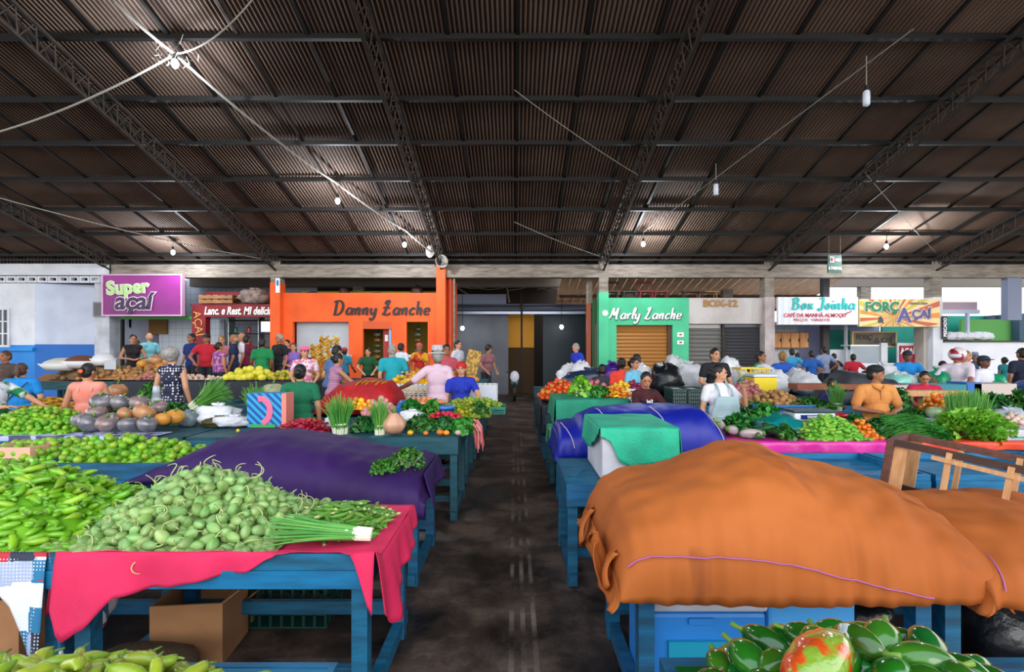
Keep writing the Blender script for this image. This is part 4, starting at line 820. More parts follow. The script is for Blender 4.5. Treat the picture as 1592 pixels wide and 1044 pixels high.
# ---------------- foam box with green net, coolers, crates ----------------
foam = mat('foam_white', '#d4d4dc', .6, col2='#b8b6c0', scale=3, bump=.15, bscale=40)
b = empty('foam_box', (.965, 4.40, .801), 'white polystyrene box on the table beside the aisle, under a green net', 'box')
mb = MB(); mb.grid(1, 1, lambda u, v: (0,0,0)); mb = MB().box(-.285, .285, -.4, .4, 0, .34); mb.obj('box_body', foam, b, bevel=.02); MB().box(-.295, .295, -.41, .41, .342, .42).obj('box_lid', foam, b, bevel=.015)
tl = text('frágil', .07, mat('faint_print', '#3c3c48', .6), (.1, -.402, .2), b, name='printed_mark')
gnet = mat('bright_green_net', '#14b48c', .6, col2='#109474', scale=5, bump=.3, bscale=80)
cloth('net_cover', 'bright green net folded over the white foam box', 'net', gnet, .662, 1.268, 3.98, 4.82, 1.226, front=lambda u: interp([(0, .06), (.12, .10), (.25, .26), (.4, .30), (.7, .28), (.9, .24), (1, .22)], u), left=lambda u: interp([(0, .22), (.4, .24), (.8, .14), (1, .05)], u), right=bk(.24, .2), amp=.02, freq=8, seed=2, flare=.06)
def cooler(x0, x1, y0, y1, h, label, m, ml, lid=.07):
    c = empty('cooler_box', ((x0+x1)/2, (y0+y1)/2, 0), label, 'cooler box'); w = (x1-x0)/2; d = (y1-y0)/2
    MB().box(-w, w, -d, d, 0, h-lid).obj('cooler_body', m, c, bevel=.02); MB().box(-w-.008, w+.008, -d-.008, d+.008, h-lid+.004, h).obj('cooler_lid', ml, c, bevel=.02); return c
bluec = mat('blue_cooler', '#2a86d8', .4, col2='#1c6ec0', scale=1.5)
c = cooler(.665, 1.235, 2.52, 3.0, .62, 'blue and white cooler box under the large orange tarpaulin, nearer the aisle', bluec, mat('dirty_white_lid', '#c8cedc', .5, col2='#888e9c', scale=3, amt=.65))
MB().box(-.2, .1, -.26, -.245, .02, .42).obj('handle_recess', mat('teal_recess', '#1494b4', .4), c); MB().box(-.1, .02, -.255, -.243, .5, .53).obj('latch', bluec, c)
cooler(1.26, 1.70, 2.56, 3.05, .66, 'light blue cooler box under the large orange tarpaulin, farther from the aisle', mat('light_blue_cooler', '#48a0e4', .4), mat('light_blue_lid', '#5cb0ec', .4))
tag(sack(.35, .5, .4, 5).obj('black_bag', plasb, smooth=True, loc=(2.0, 3.0, .0)), 'dark plastic bag on the floor behind the blue table legs', 'bag'); tag(sack(.6, .55, .5, 6).obj('black_bag', plasb, smooth=True, loc=(2.75, 2.95, .0)), 'large dark bag on the floor under the second orange tarpaulin', 'bag')
card = mat('cardboard', '#a87850', .85, col2='#8e6340', scale=3)
def carton(loc, w, d, h, label, m=None, rz=0, flaps=True, name='cardboard_box', open_=True, cat='box'):
    c = empty(name, loc, label, cat, rz=rz); t = .012; m = m or card
    mb = MB().box(-w, w, -d, d, 0, t)
    for a in ((-w, w, -d, -d+t), (-w, w, d-t, d), (-w, -w+t, -d+t, d-t), (w-t, w, -d+t, d-t)): mb.box(*a, t, h)
    mb.obj('box_body', m, c)
    if flaps: MB().add([(w,-d,h),(w,d,h),(w+.09,d,h+.07),(w+.09,-d,h+.07)], [(0,1,2,3)]).obj('box_flap', m, c, thick=.006)
    if not open_: MB().box(-w, w, -d, d, h, h+t).obj('box_top', m, c)
    return c
carton((-1.92, 3.16, 0), .20, .18, .36, 'open cardboard box on the floor under the spiny gourd table', rz=.1); carton((-2.95, 3.0, 0), .3, .25, .5, 'cardboard box on the floor under the bright green pepper table')
carton((-1.9, 3.42, 0), .14, .1, .2, 'small cardboard box on the floor behind the larger one'); carton((-4.05, 4.25, .83), .17, .13, .22, 'pale pink carton at the left edge among the limes', mat('pale_pink_card', '#e0a890', .8), flaps=False)
o = MB().ell((0,0,.1), (.35,.25,.13), 14, 8, fn=lambda v: v*(1+.15*noise.noise(v*2))).obj('burlap_bundle', mat('burlap', '#5c4a34', .95, bump=.5, bscale=60), smooth=True, loc=(-2.05, 2.75, 0)); tag(o, 'brown burlap bundle on the floor below the patchwork cloth', 'bundle')
def crate(loc, w, d, h, label, m, rz=0, nx=7, nz=3, group=None, name='plastic_crate'):
    c = empty(name, loc, label, 'crate', group, rz); t = .012; mb = MB().box(-w, w, -d, d, 0, t)
    for s in (-1, 1):
        for k in range(nx+1): xx = -w+t/2+(2*w-t)*k/nx; mb.box(xx-t*.7, xx+t*.7, *sorted((s*d, s*(d-t))), t, h)
        n2 = max(3, int(nx*d/w))
        for k in range(n2+1): yy = -d+t/2+(2*d-t)*k/n2; mb.box(*sorted((s*w, s*(w-t))), yy-t*.7, yy+t*.7, t, h)
        for k in range(1, nz): zz = h*k/nz; mb.box(-w, w, *sorted((s*d, s*(d-t))), zz-.008, zz+.008); mb.box(*sorted((s*w, s*(w-t))), -d, d, zz-.008, zz+.008)
    mb.obj('crate_body', m, c); mb = MB()
    wall_open(mb, -w-.008, w+.008, -d-.008, d+.008, -h-.004, -h+.022, [(-w+t, w-t, -d+t, d-t)]); mb.v = [(x, z, -y) for x, y, z in mb.v]; mb.obj('crate_rim', m, c)
    return c
dkg = mat('dark_green_crate', '#0c3c34', .5); wcr = mat('white_crate', '#d8dadc', .5); ycr = mat('yellow_crate', '#e8c81c', .5); bcr = mat('blue_crate', '#2468b8', .5); tcr = mat('teal_crate', '#1c8070', .5)
crate((-1.5, 3.55, 0), .26, .16, .28, 'dark green plastic crate on the floor beneath the okra table', dkg)
# wooden stool lying on its side on the orange tarpaulin
st = empty('wooden_stool', (2.33, 3.2, 1.16), 'wooden stool lying on its side on top of the orange tarpaulins', 'stool')
L0 = .72
red_w = mat('red_brown_wood', '#6e4436', .6, col2='#54322a', scale=3, stretch=(8, 1, 8))
stm = Matrix.Identity(4)
MB().box(-.045, .0, -.02, .40, -.2, .2).obj('seat', red_w, st, bevel=.004); MB().box(0, .07, .0, .02, -.17, .17).obj('seat_rail', lwood_m, st); MB().box(0, .07, .36, .38, -.17, .17).obj('seat_rail', lwood_m, st)
for y_, z_, m_, e in ((0, .185, dwood_m, .46), (.36, .185, red_w, .80), (0, -.185, dwood_m, .46), (.36, -.185, dwood_m, .80)):
    MB().bar((0, y_, z_), (L0, y_+.03, z_*1.05 + (-.06 if z_ < 0 and y_ == 0 else 0)), .045, .04).obj('leg', m_, st)
for xx in (.28, .56):
    for y_ in (0, .37): MB().bar((xx, y_, -.2), (xx, y_, .2), .03, .035).obj('stretcher', lwood_m, st)
for z_ in (.15, -.15): MB().bar((.2, -.02, z_), (.66, -.02, z_), .02, .025).bar((.28, 0, z_), (.28, .37, z_), .025).obj('long_stretcher', lwood_m, st)
st.rotation_euler = (0, math.radians(8), math.radians(-50)); st.location = (2.50, 3.42, 1.04); st.scale = (1.0,)*3
# ---------------- produce ----------------
def obj_of(name, mb, m, parent=None, smooth=True): return mb.obj(name, m, parent, smooth=smooth)
def place(protos, spots, label, cat, group):
    """protos: list of (root, [(part, [subs])]); spots: (loc, rot, scale)"""
    for i, (loc, rot, sc) in enumerate(spots):
        r, ch = protos[i % len(protos)]
        if i < len(protos): r.location = loc; r.rotation_euler = rot; r.scale = (sc,)*3; tag(r, label, cat, group)
        else: dup(r, ch, loc, rot, sc, label, group, cat)
def mound(cx, cy, rx, ry, z0, h, n, dmin, seed=0, p=2.5, e=.9, peak=(0, 0), zpow=1, hfun=None, tries=60):
    """spread n points over a heap of height h on a rounded rectangle"""
    rr = random.Random(seed); out = []; cell = {}
    def H(u, v):
        r = (abs(u)**p + abs(v)**p)**(1/p)
        if r >= 1: return 0
        hh = h*(1-r**1.6)**e
        return hh*(hfun(u, v) if hfun else 1)
    t = 0
    while len(out) < n and t < n*tries:
        t += 1; u, v = rr.uniform(-1, 1), rr.uniform(-1, 1)
        if abs(u)**p + abs(v)**p > 1: continue
        q = Vector((cx+u*rx, cy+v*ry, z0+H(u, v)*1.0)); k = (int(q.x/dmin), int(q.y/dmin), int(q.z/dmin)); ok = True
        for a in (-1,0,1):
            for b in (-1,0,1):
                for c in (-1,0,1):
                    for w in cell.get((k[0]+a, k[1]+b, k[2]+c), ()):
                        if (w-q).length < dmin: ok = False; break
                    if not ok: break
                if not ok: break
            if not ok: break
        if ok: cell.setdefault(k, []).append(q); out.append((q, u, v))
    return out, H
def spots_of(pts, lift, rr, tilt=1.0, flat=False, s=(.85, 1.15)):
    o = []
    for q, u, v in pts:
        if flat: rot = (rr.uniform(-.35, .35)*tilt, rr.uniform(-.35, .35)*tilt, rr.uniform(0, 6.28))
        else: rot = (rr.uniform(0, 6.28), rr.uniform(0, 6.28), rr.uniform(0, 6.28))
        o.append((q+Vector((0, 0, lift+rr.uniform(-.006, .008))), rot, rr.uniform(*s)))
    return o
def filler(name, label, cat, m, cx, cy, rx, ry, z0, H, item, sink, n, seed=3, group=None):
    """the buried rest of a heap, one lumpy mesh of the same produce"""
    rr = random.Random(seed); mb = MB()
    for k in range(n):
        u, v = rr.uniform(-1, 1), rr.uniform(-1, 1)
        z = z0 + H(u, v) - sink
        if H(u, v) <= 0 and (abs(u) > .95 or abs(v) > .95): continue
        M = Matrix.Translation((cx+u*rx, cy+v*ry, max(z0+item[2]*.6, z))) @ Matrix.Rotation(rr.uniform(0, 6.28), 4, 'Z') @ Matrix.Rotation(rr.uniform(-.4, .4), 4, 'X')
        mb.ell((0, 0, 0), item, 7, 5, M)
    mb.grid(16, 10, lambda a, b: (cx+(a*2-1)*rx*.97, cy+(b*2-1)*ry*.97, z0+max(0, H(a*2-1, b*2-1)-sink*1.6)+.004))
    return tag(mb.obj(name, m, smooth=True), label, cat, kind='stuff')
# materials
pep_g = mat('pale_green_pepper', '#84b428', .32, col2='#5c9418', scale=6, var=.25, coat=.2)
pep_g2 = mat('yellow_green_pepper', '#a0b030', .3, col2='#7c9c24', scale=8, var=.22, coat=.2)
stem_g = mat('green_stem', '#6a8c34', .6, var=.15); stem_p = mat('pale_stem', '#b4c078', .6, var=.1)
gourd_m = mat('spiny_gourd', '#9cbc74', .45, col2='#5c8838', scale=22, amt=.52, stretch=(1, 1, .25), var=.22)
lime_m = mat('lime_skin', '#94b828', .35, col2='#4c8c18', scale=7, amt=.52, sharp=.25, var=.3, bump=.15, bscale=120)
okra_m = mat('okra_skin', '#5a8c30', .5, var=.25); cap_m = mat('dark_green_capsicum', '#174e12', .18, col2='#2a7a1a', scale=5, coat=.5, var=.35)
leaf_d = mat('dark_leaf', '#1f5a1c', .5, col2='#2e7a28', scale=9, var=.2); leaf_m = mat('mid_leaf', '#3c8a2a', .5, col2='#2a6c20', scale=9, var=.2); leaf_l = mat('lettuce_leaf', '#8cc83c', .45, col2='#5ca82a', scale=9, var=.12)
blade_m = mat('chive_green', '#3c8a34', .5, col2='#62a848', scale=6); blade_y = mat('chive_light', '#74aa48', .5); white_b = mat('onion_white', '#e2e4cc', .5)
potato_m = mat('potato_skin', '#b08850', .75, col2='#8c6638', scale=9, var=.25); onion_m = mat('red_onion', '#9a5460', .4, col2='#b8786a', scale=7, var=.25); tom_m = mat('orange_tomato', '#d8601c', .25, var=.3, coat=.3)
orange_f = mat('orange_fruit', '#e89020', .4, var=.25, bump=.1, bscale=150); yel_f = mat('yellow_fruit', '#e0b41c', .4, var=.22); ypep = mat('yellow_orange_pepper', '#eca01c', .25, var=.35, coat=.3); red_f = mat('red_fruit', '#b81c20', .35, var=.3)
ban_m = mat('banana_skin', '#dca81c', .45, col2='#a87818', scale=9, var=.15); garlic_m = mat('garlic_skin', '#d8c4b0', .6, col2='#b8988c', scale=10, var=.12)
def pepper_mb(l=.1, r=.016, bend=.2, seed=0, n=8):
    rr = random.Random(seed); pts = []; rs = []
    for i in range(8):
        t = i/7; pts.append((bend*l*math.sin(t*2.4), 0, l*(t-.5))); rs.append(max(.0015, r*(.75+.35*math.sin(t*3.0))*(1-t**5)*(1+rr.uniform(-.08, .08))))
    return MB().tube(pts, rs, n).xf(Matrix.Rotation(math.pi/2, 4, 'X'))
def pepper_proto(name, m, l, r, k, stem=True):
    root = obj_of(name, pepper_mb(l, r, .12+.1*k, k), m); ch = []
    if stem: s = obj_of('stem', MB().tube([(0, l*.5, 0), (.003, l*.62, .004), (.008, l*.8, .002)], [r*.5, r*.22, r*.18], 5).ell((0, l*.5, 0), (r*.75, r*.25, r*.75), 7, 5), stem_g, root); ch = [(s, [])]
    return root, ch
def ball_proto(name, m, r, sq=.92, stem=None, nu=12, nv=8, rib=0, part=None):
    def fn(v):
        if rib: a = math.atan2(v.y, v.x); k = 1-.10*abs(math.cos(a*rib/2))**3*math.hypot(v.x, v.y); v = Vector((v.x*k, v.y*k, v.z*(1-.18*(v.z > 0)*abs(v.z)**6)))
        return v
    root = obj_of(name, MB().ell((0, 0, 0), (r, r, r*sq), nu, nv, fn=fn), m); ch = []
    if stem: s = obj_of(part or 'stem', MB().tube([(0, 0, r*sq*.9), (.1*r, 0, r*sq*1.15), (.2*r, .05*r, r*sq*1.3)], [r*stem*1.5, r*stem, r*stem*1.2], 6), stem_g, root); ch = [(s, [])]
    return root, ch
def gourd_proto(k):
    rr = random.Random(k)
    root = obj_of('spiny_gourd', MB().ell((0, 0, 0), (.026, .026, .038), 12, 8, fn=lambda v: v*(1+.05*math.cos(6*math.atan2(v.y, v.x)))), gourd_m)
    if k % 3 == 0:
        pts = [(0, 0, .036)]; a = rr.uniform(0, 6); L_ = rr.uniform(.05, .13)
        for i in range(1, 9): t = i/8; pts.append((math.cos(a+t*2)*L_*t*.5, math.sin(a+t*2.5)*L_*t*.5, .036+L_*t*(1-.55*t*t)))
        rs = [.004-.0022*i/8 for i in range(9)]
    else: pts = [(0, 0, .036), (.004, 0, .05), (.012, .004, .062)]; rs = [.004, .003, .002]
    s = obj_of('stem', MB().tube(pts, rs, 5), stem_p, root); return root, [(s, [])]
rr = random.Random(5)
# pale peppers, nearest left
pts, H = mound(-1.22, 1.25, .46, .42, .80, .22, 90, .042, 1, p=3, e=.7, hfun=lambda u, v: 1-.18*u)
place([pepper_proto('pale_pepper', pep_g2, .10, .019, k) for k in range(3)], spots_of(pts, .0, rr, flat=True), 'yellowish pale green pepper in the heap nearest the camera', 'pepper', 'pale peppers nearest the camera')
filler('pepper_heap', 'rest of the pale pepper heap nearest the camera', 'peppers', pep_g2, -1.22, 1.25, .46, .42, .80, H, (.017, .045, .017), .02, 320)
# bright green peppers
pts, H = mound(-2.80, 2.93, .66, .46, .85, .33, 210, .046, 2, p=2.6, e=.8, hfun=lambda u, v: 1-.15*u)
place([pepper_proto('green_pepper', pep_g, .105, .0175, k) for k in range(4)], spots_of(pts, .0, rr, flat=True, tilt=1.5), 'bright light green pepper in the tall heap at the left edge', 'pepper', 'bright green peppers at the left edge')
filler('pepper_heap', 'rest of the bright green pepper heap at the left edge', 'peppers', pep_g, -2.80, 2.93, .66, .46, .85, H, (.016, .05, .016), .02, 620)
# spiny gourds
pts, H = mound(-1.76, 2.92, .60, .46, .84, .31, 285, .050, 3, p=2.1, e=.95, hfun=lambda u, v: 1.0-.25*abs(u+.1))
place([gourd_proto(k) for k in range(9)], spots_of(pts, .004, rr, s=(.85, 1.2)), 'pale green spiny gourd with a thin stem heaped on the pink cloth', 'gourd', 'spiny gourds on the pink cloth')
filler('gourd_heap', 'rest of the spiny gourd heap on the pink cloth', 'gourds', gourd_m, -1.76, 2.92, .60, .46, .84, H, (.026, .036, .026), .028, 560)
mb = MB()
for k in range(34):
    q = pts[(k*7) % len(pts)][0]; a = rr.uniform(0, 6.28); L_ = rr.uniform(.08, .2); pp_ = []
    for i in range(10): t = i/9; pp_.append(q + Vector((math.cos(a+t*2.5)*L_*.45*t, math.sin(a+t*2)*L_*.3*t, .03+L_*(t-.75*t*t))))
    mb.tube(pp_, [.0036*(1-.5*i/9) for i in range(10)], 5)
tag(mb.obj('gourd_tendrils', stem_p, smooth=True), 'curly pale stems sticking out over the spiny gourd heap', 'stems', kind='stuff')
# okra
pts, H = mound(-1.0, 2.98, .26, .25, .83, .10, 80, .042, 4, p=2.2)
def okra_proto(k):
    root = obj_of('okra_pod', pepper_mb(.12, .012, .15, k, 6), okra_m); s = obj_of('cap', MB().tube([(0, .058, 0), (0, .066, 0), (.002, .08, 0)], [.011, .008, .005], 6), stem_p, root); return root, [(s, [])]
place([okra_proto(k) for k in range(3)], spots_of(pts, .01, rr, flat=True, tilt=.8), 'green okra pod in the pile on the pink cloth by the aisle', 'okra', 'okra pods on the pink cloth')
filler('okra_heap', 'rest of the okra pile on the pink cloth', 'okra', okra_m, -1.0, 2.98, .26, .25, .83, H, (.011, .055, .011), .012, 160)
def blades(n, l, r0, r1, seed, h0=.0, droop=.25, w=.004, white=.2):
    mb = MB(); rr = random.Random(seed)
    for k in range(n):
        a = rr.uniform(0, 6.28); q = math.sqrt(rr.random()); bx_, by = q*r0*math.cos(a), q*r0*math.sin(a); ll = l*rr.uniform(.75, 1.08); dx, dy = math.cos(a)*q*r1, math.sin(a)*q*r1
        if rr.random() < .12: dx, dy = dx*2, dy*2
        pts = []; n_ = 6
        for i in range(n_+1): t = i/n_; pts.append((bx_+dx*t**1.6, by+dy*t**1.6, h0+ll*(t-droop*t**4*q)))
        mb.mi(1).tube(pts[:2], w*1.2, 4, cap=False); mb.mi(2 if rr.random() < .3 else 0).tube(pts[1:], [w*(1.1-.8*i/n_) for i in range(n_)], 4, cap=False)
    return mb
CH = [blade_m, white_b, blade_y]
def bunch(kind, loc, label, rot=(0,0,0), **k):
    name, cat = dict(chives=('chive_bunch', 'chives'), herbs=('herb_bunch', 'herbs'), lettuce=('lettuce', 'lettuce'), greens=('leafy_greens', 'greens'))[kind]
    g = k.pop('group', None)
    if kind == 'chives':
        o = empty(name, loc, label, cat, g); o.rotation_euler = rot; kk = dict(n=90, l=.3, r0=.05, r1=.08, seed=1); kk.update(k); r0 = kk['r0']; l = kk['l']
        blades(**kk).obj('leaves', CH, o); MB().lathe([(r0*1.05, l*.22), (r0*1.1, l*.24), (r0*1.05, l*.26)], 14, cap=False).obj('tie', white_b, o)
        return o
    o = empty(name, loc, label, cat, g); o.rotation_euler = rot
    leafy(kind=kind, **k).obj('foliage', {'lettuce': leaf_l, 'herbs': leaf_m, 'greens': leaf_d}[kind] if 'm' not in k else k['m'], o, smooth=True)
    rx, ry, h = k.get('rx', .15), k.get('ry', .15), k.get('h', .15)
    mb = MB()
    for i in range(6): a = i*1.05; mb.tube([(0, 0, .005), (rx*.5*math.cos(a), ry*.5*math.sin(a), h*.4), (rx*.8*math.cos(a), ry*.8*math.sin(a), h*.75)], [.007, .005, .002], 5)
    mb.obj('stems', stem_p, o)
    return o
def leafy(kind='greens', n=260, rx=.15, ry=.15, h=.15, s=.05, seed=1, m=None):
    mb = MB(); rr = random.Random(seed)
    for k in range(n):
        a = rr.uniform(0, 6.28); q = rr.random()**.5; el = rr.uniform(.05, 1.5); f = rr.uniform(.72, 1.05)
        n_ = Vector((math.cos(a)*math.cos(el), math.sin(a)*math.cos(el), math.sin(el))); c = Vector((n_.x*rx*f, n_.y*ry*f, n_.z*h*f))
        if kind == 'lettuce':
            d = (n_+Vector((rr.uniform(-.5,.5), rr.uniform(-.5,.5), rr.uniform(-.2,.6)))).normalized(); sd = d.cross(Vector((rr.random()-.5, rr.random()-.5, .3))).normalized(); ph = rr.uniform(0, 6); ss = s*rr.uniform(.7, 1.3); nn = d.cross(sd)
            mb.grid(5, 3, lambda u, v: c + sd*(u-.5)*2*ss*(.5+.5*v) + d*(v-.5)*ss*1.3 + nn*(math.sin(u*11+ph)*ss*.28*v + ss*.25*v*v))
        else:
            d = (n_*.6+Vector((rr.uniform(-.8,.8), rr.uniform(-.8,.8), rr.uniform(-.3,.5)))).normalized(); sd = d.cross(n_+Vector((.1, .2, .05))).normalized(); nn = sd.cross(d); ss = s*rr.uniform(.6, 1.3); w = ss*(.28 if kind == 'greens' else .42)
            mb.add([c-d*ss*.5, c+sd*w+nn*w*.4, c-sd*w+nn*w*.4, c+d*ss*.5-nn*w*.4, c], [(0, 1, 4), (0, 4, 2), (4, 1, 3), (2, 4, 3)])
    return mb
bunch('chives', (-1.33, 2.62, .93), 'bunch of scallions lying at the front of the pink cloth below the okra', rot=(math.radians(90), 0, math.radians(-97)), n=60, l=.52, r0=.03, r1=.05, seed=3, droop=.1, w=.006).rotation_euler = (math.radians(84), 0, math.radians(-84))
o = bpy.data.objects[[x.name for x in bpy.data.objects if x.name.startswith('chive_bunch')][0]]; o.location = (-.74, 2.66, .885)
# limes on the third row
pts, H = mound(-3.55, 4.40, 1.24, .42, .86, .20, 190, .062, 6, p=4, e=.8, hfun=lambda u, v: 1+.12*math.sin(u*7)-.15*u)
protos = [ball_proto('lime', lime_m, .029, .95) for k in range(3)]
for r, c in protos: s = obj_of('stem_nub', MB().ell((0, 0, .027), (.005, .005, .004), 6, 4), stem_g, r); c.append((s, []))
sp = spots_of(pts, .015, rr)
pts2, H2 = mound(-5.45, 5.93, .62, .40, .90, .25, 110, .062, 7, p=2.8)
filler('lime_heap', 'rest of the long lime heap on the third left row', 'limes', lime_m, -3.55, 4.40, 1.24, .42, .86, H, (.028, .028, .026), .028, 760)
place(protos, sp, 'green lime in the long heap on the blue tray behind the peppers', 'lime', 'limes in the long blue tray')
place([(protos[0][0].copy(), [])] if False else [ball_proto('lime', lime_m, .031, .95)], spots_of(pts2, .015, rr), 'bright lime in the rounded heap at the left edge beside the pumpkins', 'lime', 'limes beside the pumpkins')
filler('lime_heap', 'rest of the rounded lime heap beside the pumpkins', 'limes', lime_m, -5.45, 5.93, .62, .40, .90, H2, (.03, .03, .028), .03, 420)
# dark green capsicums, nearest right
def cap_proto(k):
    def fn(v):
        a = math.atan2(v.y, v.x); t = (v.z+1)/2; f = (1-.13*abs(math.cos(a*1.5+k))**4)*(.62+.42*math.sin(t*2.3+.35)); return Vector((v.x*f, v.y*f, v.z))
    root = obj_of('green_capsicum', MB().ell((0, 0, 0), (.038, .038, .065), 16, 10, fn=fn), cap_m); s = obj_of('stem', MB().tube([(0, 0, .055), (.003, 0, .072), (.01, .004, .09)], [.012, .006, .007], 6), stem_g, root); return root, [(s, [])]
pts, H = mound(.98, 1.37, .47, .33, .80, .22, 62, .072, 9, p=3, e=.7, hfun=lambda u, v: .85+.2*math.cos((u-.1)*2.2))
place([cap_proto(k) for k in range(4)], [(a, (1.5+.25*b[0], b[1]*.2, b[2]), c) for a, b, c in spots_of(pts, .02, rr, flat=True, s=(1.0, 1.35))], 'glossy dark green capsicum in the heap at the bottom right', 'capsicum', 'dark green capsicums at the bottom right')
filler('capsicum_heap', 'rest of the capsicum heap at the bottom right', 'capsicums', cap_m, .98, 1.37, .47, .33, .80, H, (.035, .05, .035), .03, 160)
baggy = patmat('mixed_pepper_bag', 'patches', '#d8dce8', '#b8202c', 26)
bagm = mat('bagged_peppers', '#cc4a1c', .12, col2='#7c9c30', scale=16, amt=.5, sharp=.04, coat=1, bump=.5, bscale=22)
for loc, s, rz, lb in (((.77, 1.30, 1.06), (.065, .15, .06), -.9, 'clear bag of mixed red and green peppers lying on the capsicum heap at left'), ((.99, 1.19, .985), (.06, .13, .05), -1.1, 'clear bag of mixed peppers at the bottom edge among the capsicums')):
    o = obj_of('pepper_bag', MB().ell((0,0,0), s, 22, 14, fn=lambda v: v*(1+.10*noise.noise(v*4+Vector((rz, 0, 0))))), bagm); o.location = loc; o.rotation_euler.z = rz; tag(o, lb, 'bag')
    MB().lathe([(.008, 0), (.012, .02), (.03, .05)], 8, cap=False).xf(Matrix.Translation((0, s[1]*.95, 0))@Matrix.Rotation(-math.pi/2, 4, 'X')).obj('bag_neck', mat('clear_film', '#e8eef0', .1, alpha=.5), o, smooth=True)
o = sack(.1, .12, .1, 9).obj('garlic_bag', mat('netted_white', '#e4e0d8', .4, col2='#c8b8a8', scale=20), smooth=True, loc=(1.29, 1.26, .93)); tag(o, 'white crinkled bag at the bottom right corner', 'bag')
# coriander on the purple tarpaulin
for i, (x, y, z, rx, h, sd) in enumerate(((-.86, 4.15, .88, .15, .16, 2), (-1.02, 4.05, .87, .12, .10, 4))):
    bunch('herbs', (x, y, z), ['tall leafy coriander bunch at the aisle end of the purple tarpaulin', 'low coriander bunch spilling left on the purple tarpaulin'][i], n=420, rx=rx, ry=.12, h=h, s=.034, seed=sd)
# ---- fourth left row (z .90) ----
zt = .903
def pumpkin(px, py, r, m, label, d=5.9, sq=.8, wrap=True):
    x, z = X(px, d), Z(py, d); root, ch = ball_proto('pumpkin', m, r, sq, .09, 20, 12, rib=12); root.location = (x, d, z); root.rotation_euler = (R.uniform(-.5,.5), R.uniform(-.5,.5), R.uniform(0,6)); tag(root, label, 'pumpkin')
film = mat('grey_film_pumpkin', '#4c525e', .25, col2='#8c8488', scale=7, stretch=(1, 1, .3), coat=.6, bump=.4, bscale=20); tanp = mat('tan_pumpkin', '#c08a5c', .4, col2='#9a6440', scale=5, coat=.3); filmp = mat('pink_grey_pumpkin', '#94746c', .25, col2='#6c6c74', scale=6, coat=.6, bump=.4, bscale=20); ochp = mat('ochre_pumpkin', '#d89a3c', .45, col2='#b87828', scale=4)
PK = [(158,622,.13,film,'grey film wrapped pumpkin on the left top of the pumpkin pile',6.1), (188,623,.12,film,'grey film wrapped pumpkin at the top middle of the pumpkin pile',6.12), (217,624,.12,filmp,'pinkish film wrapped pumpkin at the top right of the pile',6.1),
      (247,630,.10,filmp,'pale ribbed pumpkin standing behind the ochre ones',6.05), (150,640,.12,filmp,'pinkish grey pumpkin left in the middle of the pile',5.85), (196,641,.10,tanp,'reddish tan pumpkin in the middle of the pile',5.85), (225,639,.13,tanp,'large tan striped pumpkin in the middle of the pile',5.82),
      (125,650,.10,film,'dark grey wrapped pumpkin at the left end of the pile',5.65), (138,655,.12,film,'grey film wrapped pumpkin low at the left of the pile',5.62), (167,655,.12,filmp,'film wrapped pumpkin with orange patch low in the pile',5.6), (199,657,.11,film,'grey wrapped pumpkin low in the middle of the pile',5.6), (229,656,.11,film,'shiny silver wrapped pumpkin low beside the ochre ones',5.62), (253,649,.09,ochp,'cut ochre pumpkin at the right of the pile',5.75), (272,645,.11,ochp,'round ochre pumpkin at the right end of the pile',5.9)]
for px, py, r, m, lb, d in PK: pumpkin(px, py+2, r*.95, m, lb, d)
# rectangle printed bag (generic stripes and bands)
b = empty('printed_gift_box', (X(414, 6.1), 6.1, zt), 'box with bright blue stripes and pink band beside the woman in green', 'box'); u = 6.1/800
MB().box(-30*u, 24*u, 0, .22, 0, 53*u).obj('box_body', patmat('blue_striping', 'stripes', '#2c9cd8', '#14508c', 7, 'diag'), b)
MB().box(24*u, 31*u, -.005, .21, .0, 53*u).obj('side_panel', mat('salmon', '#e88478', .5), b)
mb = MB(); pts = [(-8*u+14*u*math.cos(t), -.006, 26*u+19*u*math.sin(t)) for t in [1.9-.3*i for i in range(12)]]; mb.tube([(p[0], p[1], p[2]) for p in pts], 4.5*u, 8); mb.v = [(x, -.008+(y+.008)*.08, z) for x, y, z in mb.v]; mb.obj('pink_band', mat('pink_print', '#e4688c', .5), b)
MB().box(-26*u, 14*u, -.004, 0, .0, 5*u).obj('green_band', mat('green_print', '#3ca04c', .5), b)
chil = mat('red_chilli', '#b8101c', .3, col2='#8c0a14', scale=8, var=.2)
pts, H = mound(X(476, 5.9), 5.85, .29, .22, zt, .14, 60, .04, 12)
place([pepper_proto('red_chilli', chil, .11, .013, k, stem=False) for k in range(2)], spots_of(pts, .0, rr, flat=True), 'red chilli in the pile beside the striped box', 'chilli', 'red chillies beside the striped box')
filler('chilli_heap', 'rest of the red chilli pile beside the striped box', 'chillies', chil, X(476, 5.9), 5.85, .29, .22, zt, H, (.014, .05, .014), .015, 130)
bunch('chives', (X(529, 5.65), 5.65, zt), 'tall upright bunch of chives on the left stall, beside the red chillies', n=190, l=.46, r0=.075, r1=.10, seed=5, w=.005)
bunch('chives', (X(590, 5.6), 5.6, zt), 'narrower upright bunch of chives just left of the big pale gourd', n=120, l=.42, r0=.05, r1=.07, seed=6, w=.005)
def fn(v):
    a = math.atan2(v.y, v.x); k = (1-.12*abs(math.cos(a*4))**2)*(1-.35*max(0, v.z)**1.0); return Vector((v.x*k, v.y*k, v.z+.25*max(0, 1-math.hypot(v.x, v.y)*3)*(v.z > 0)))
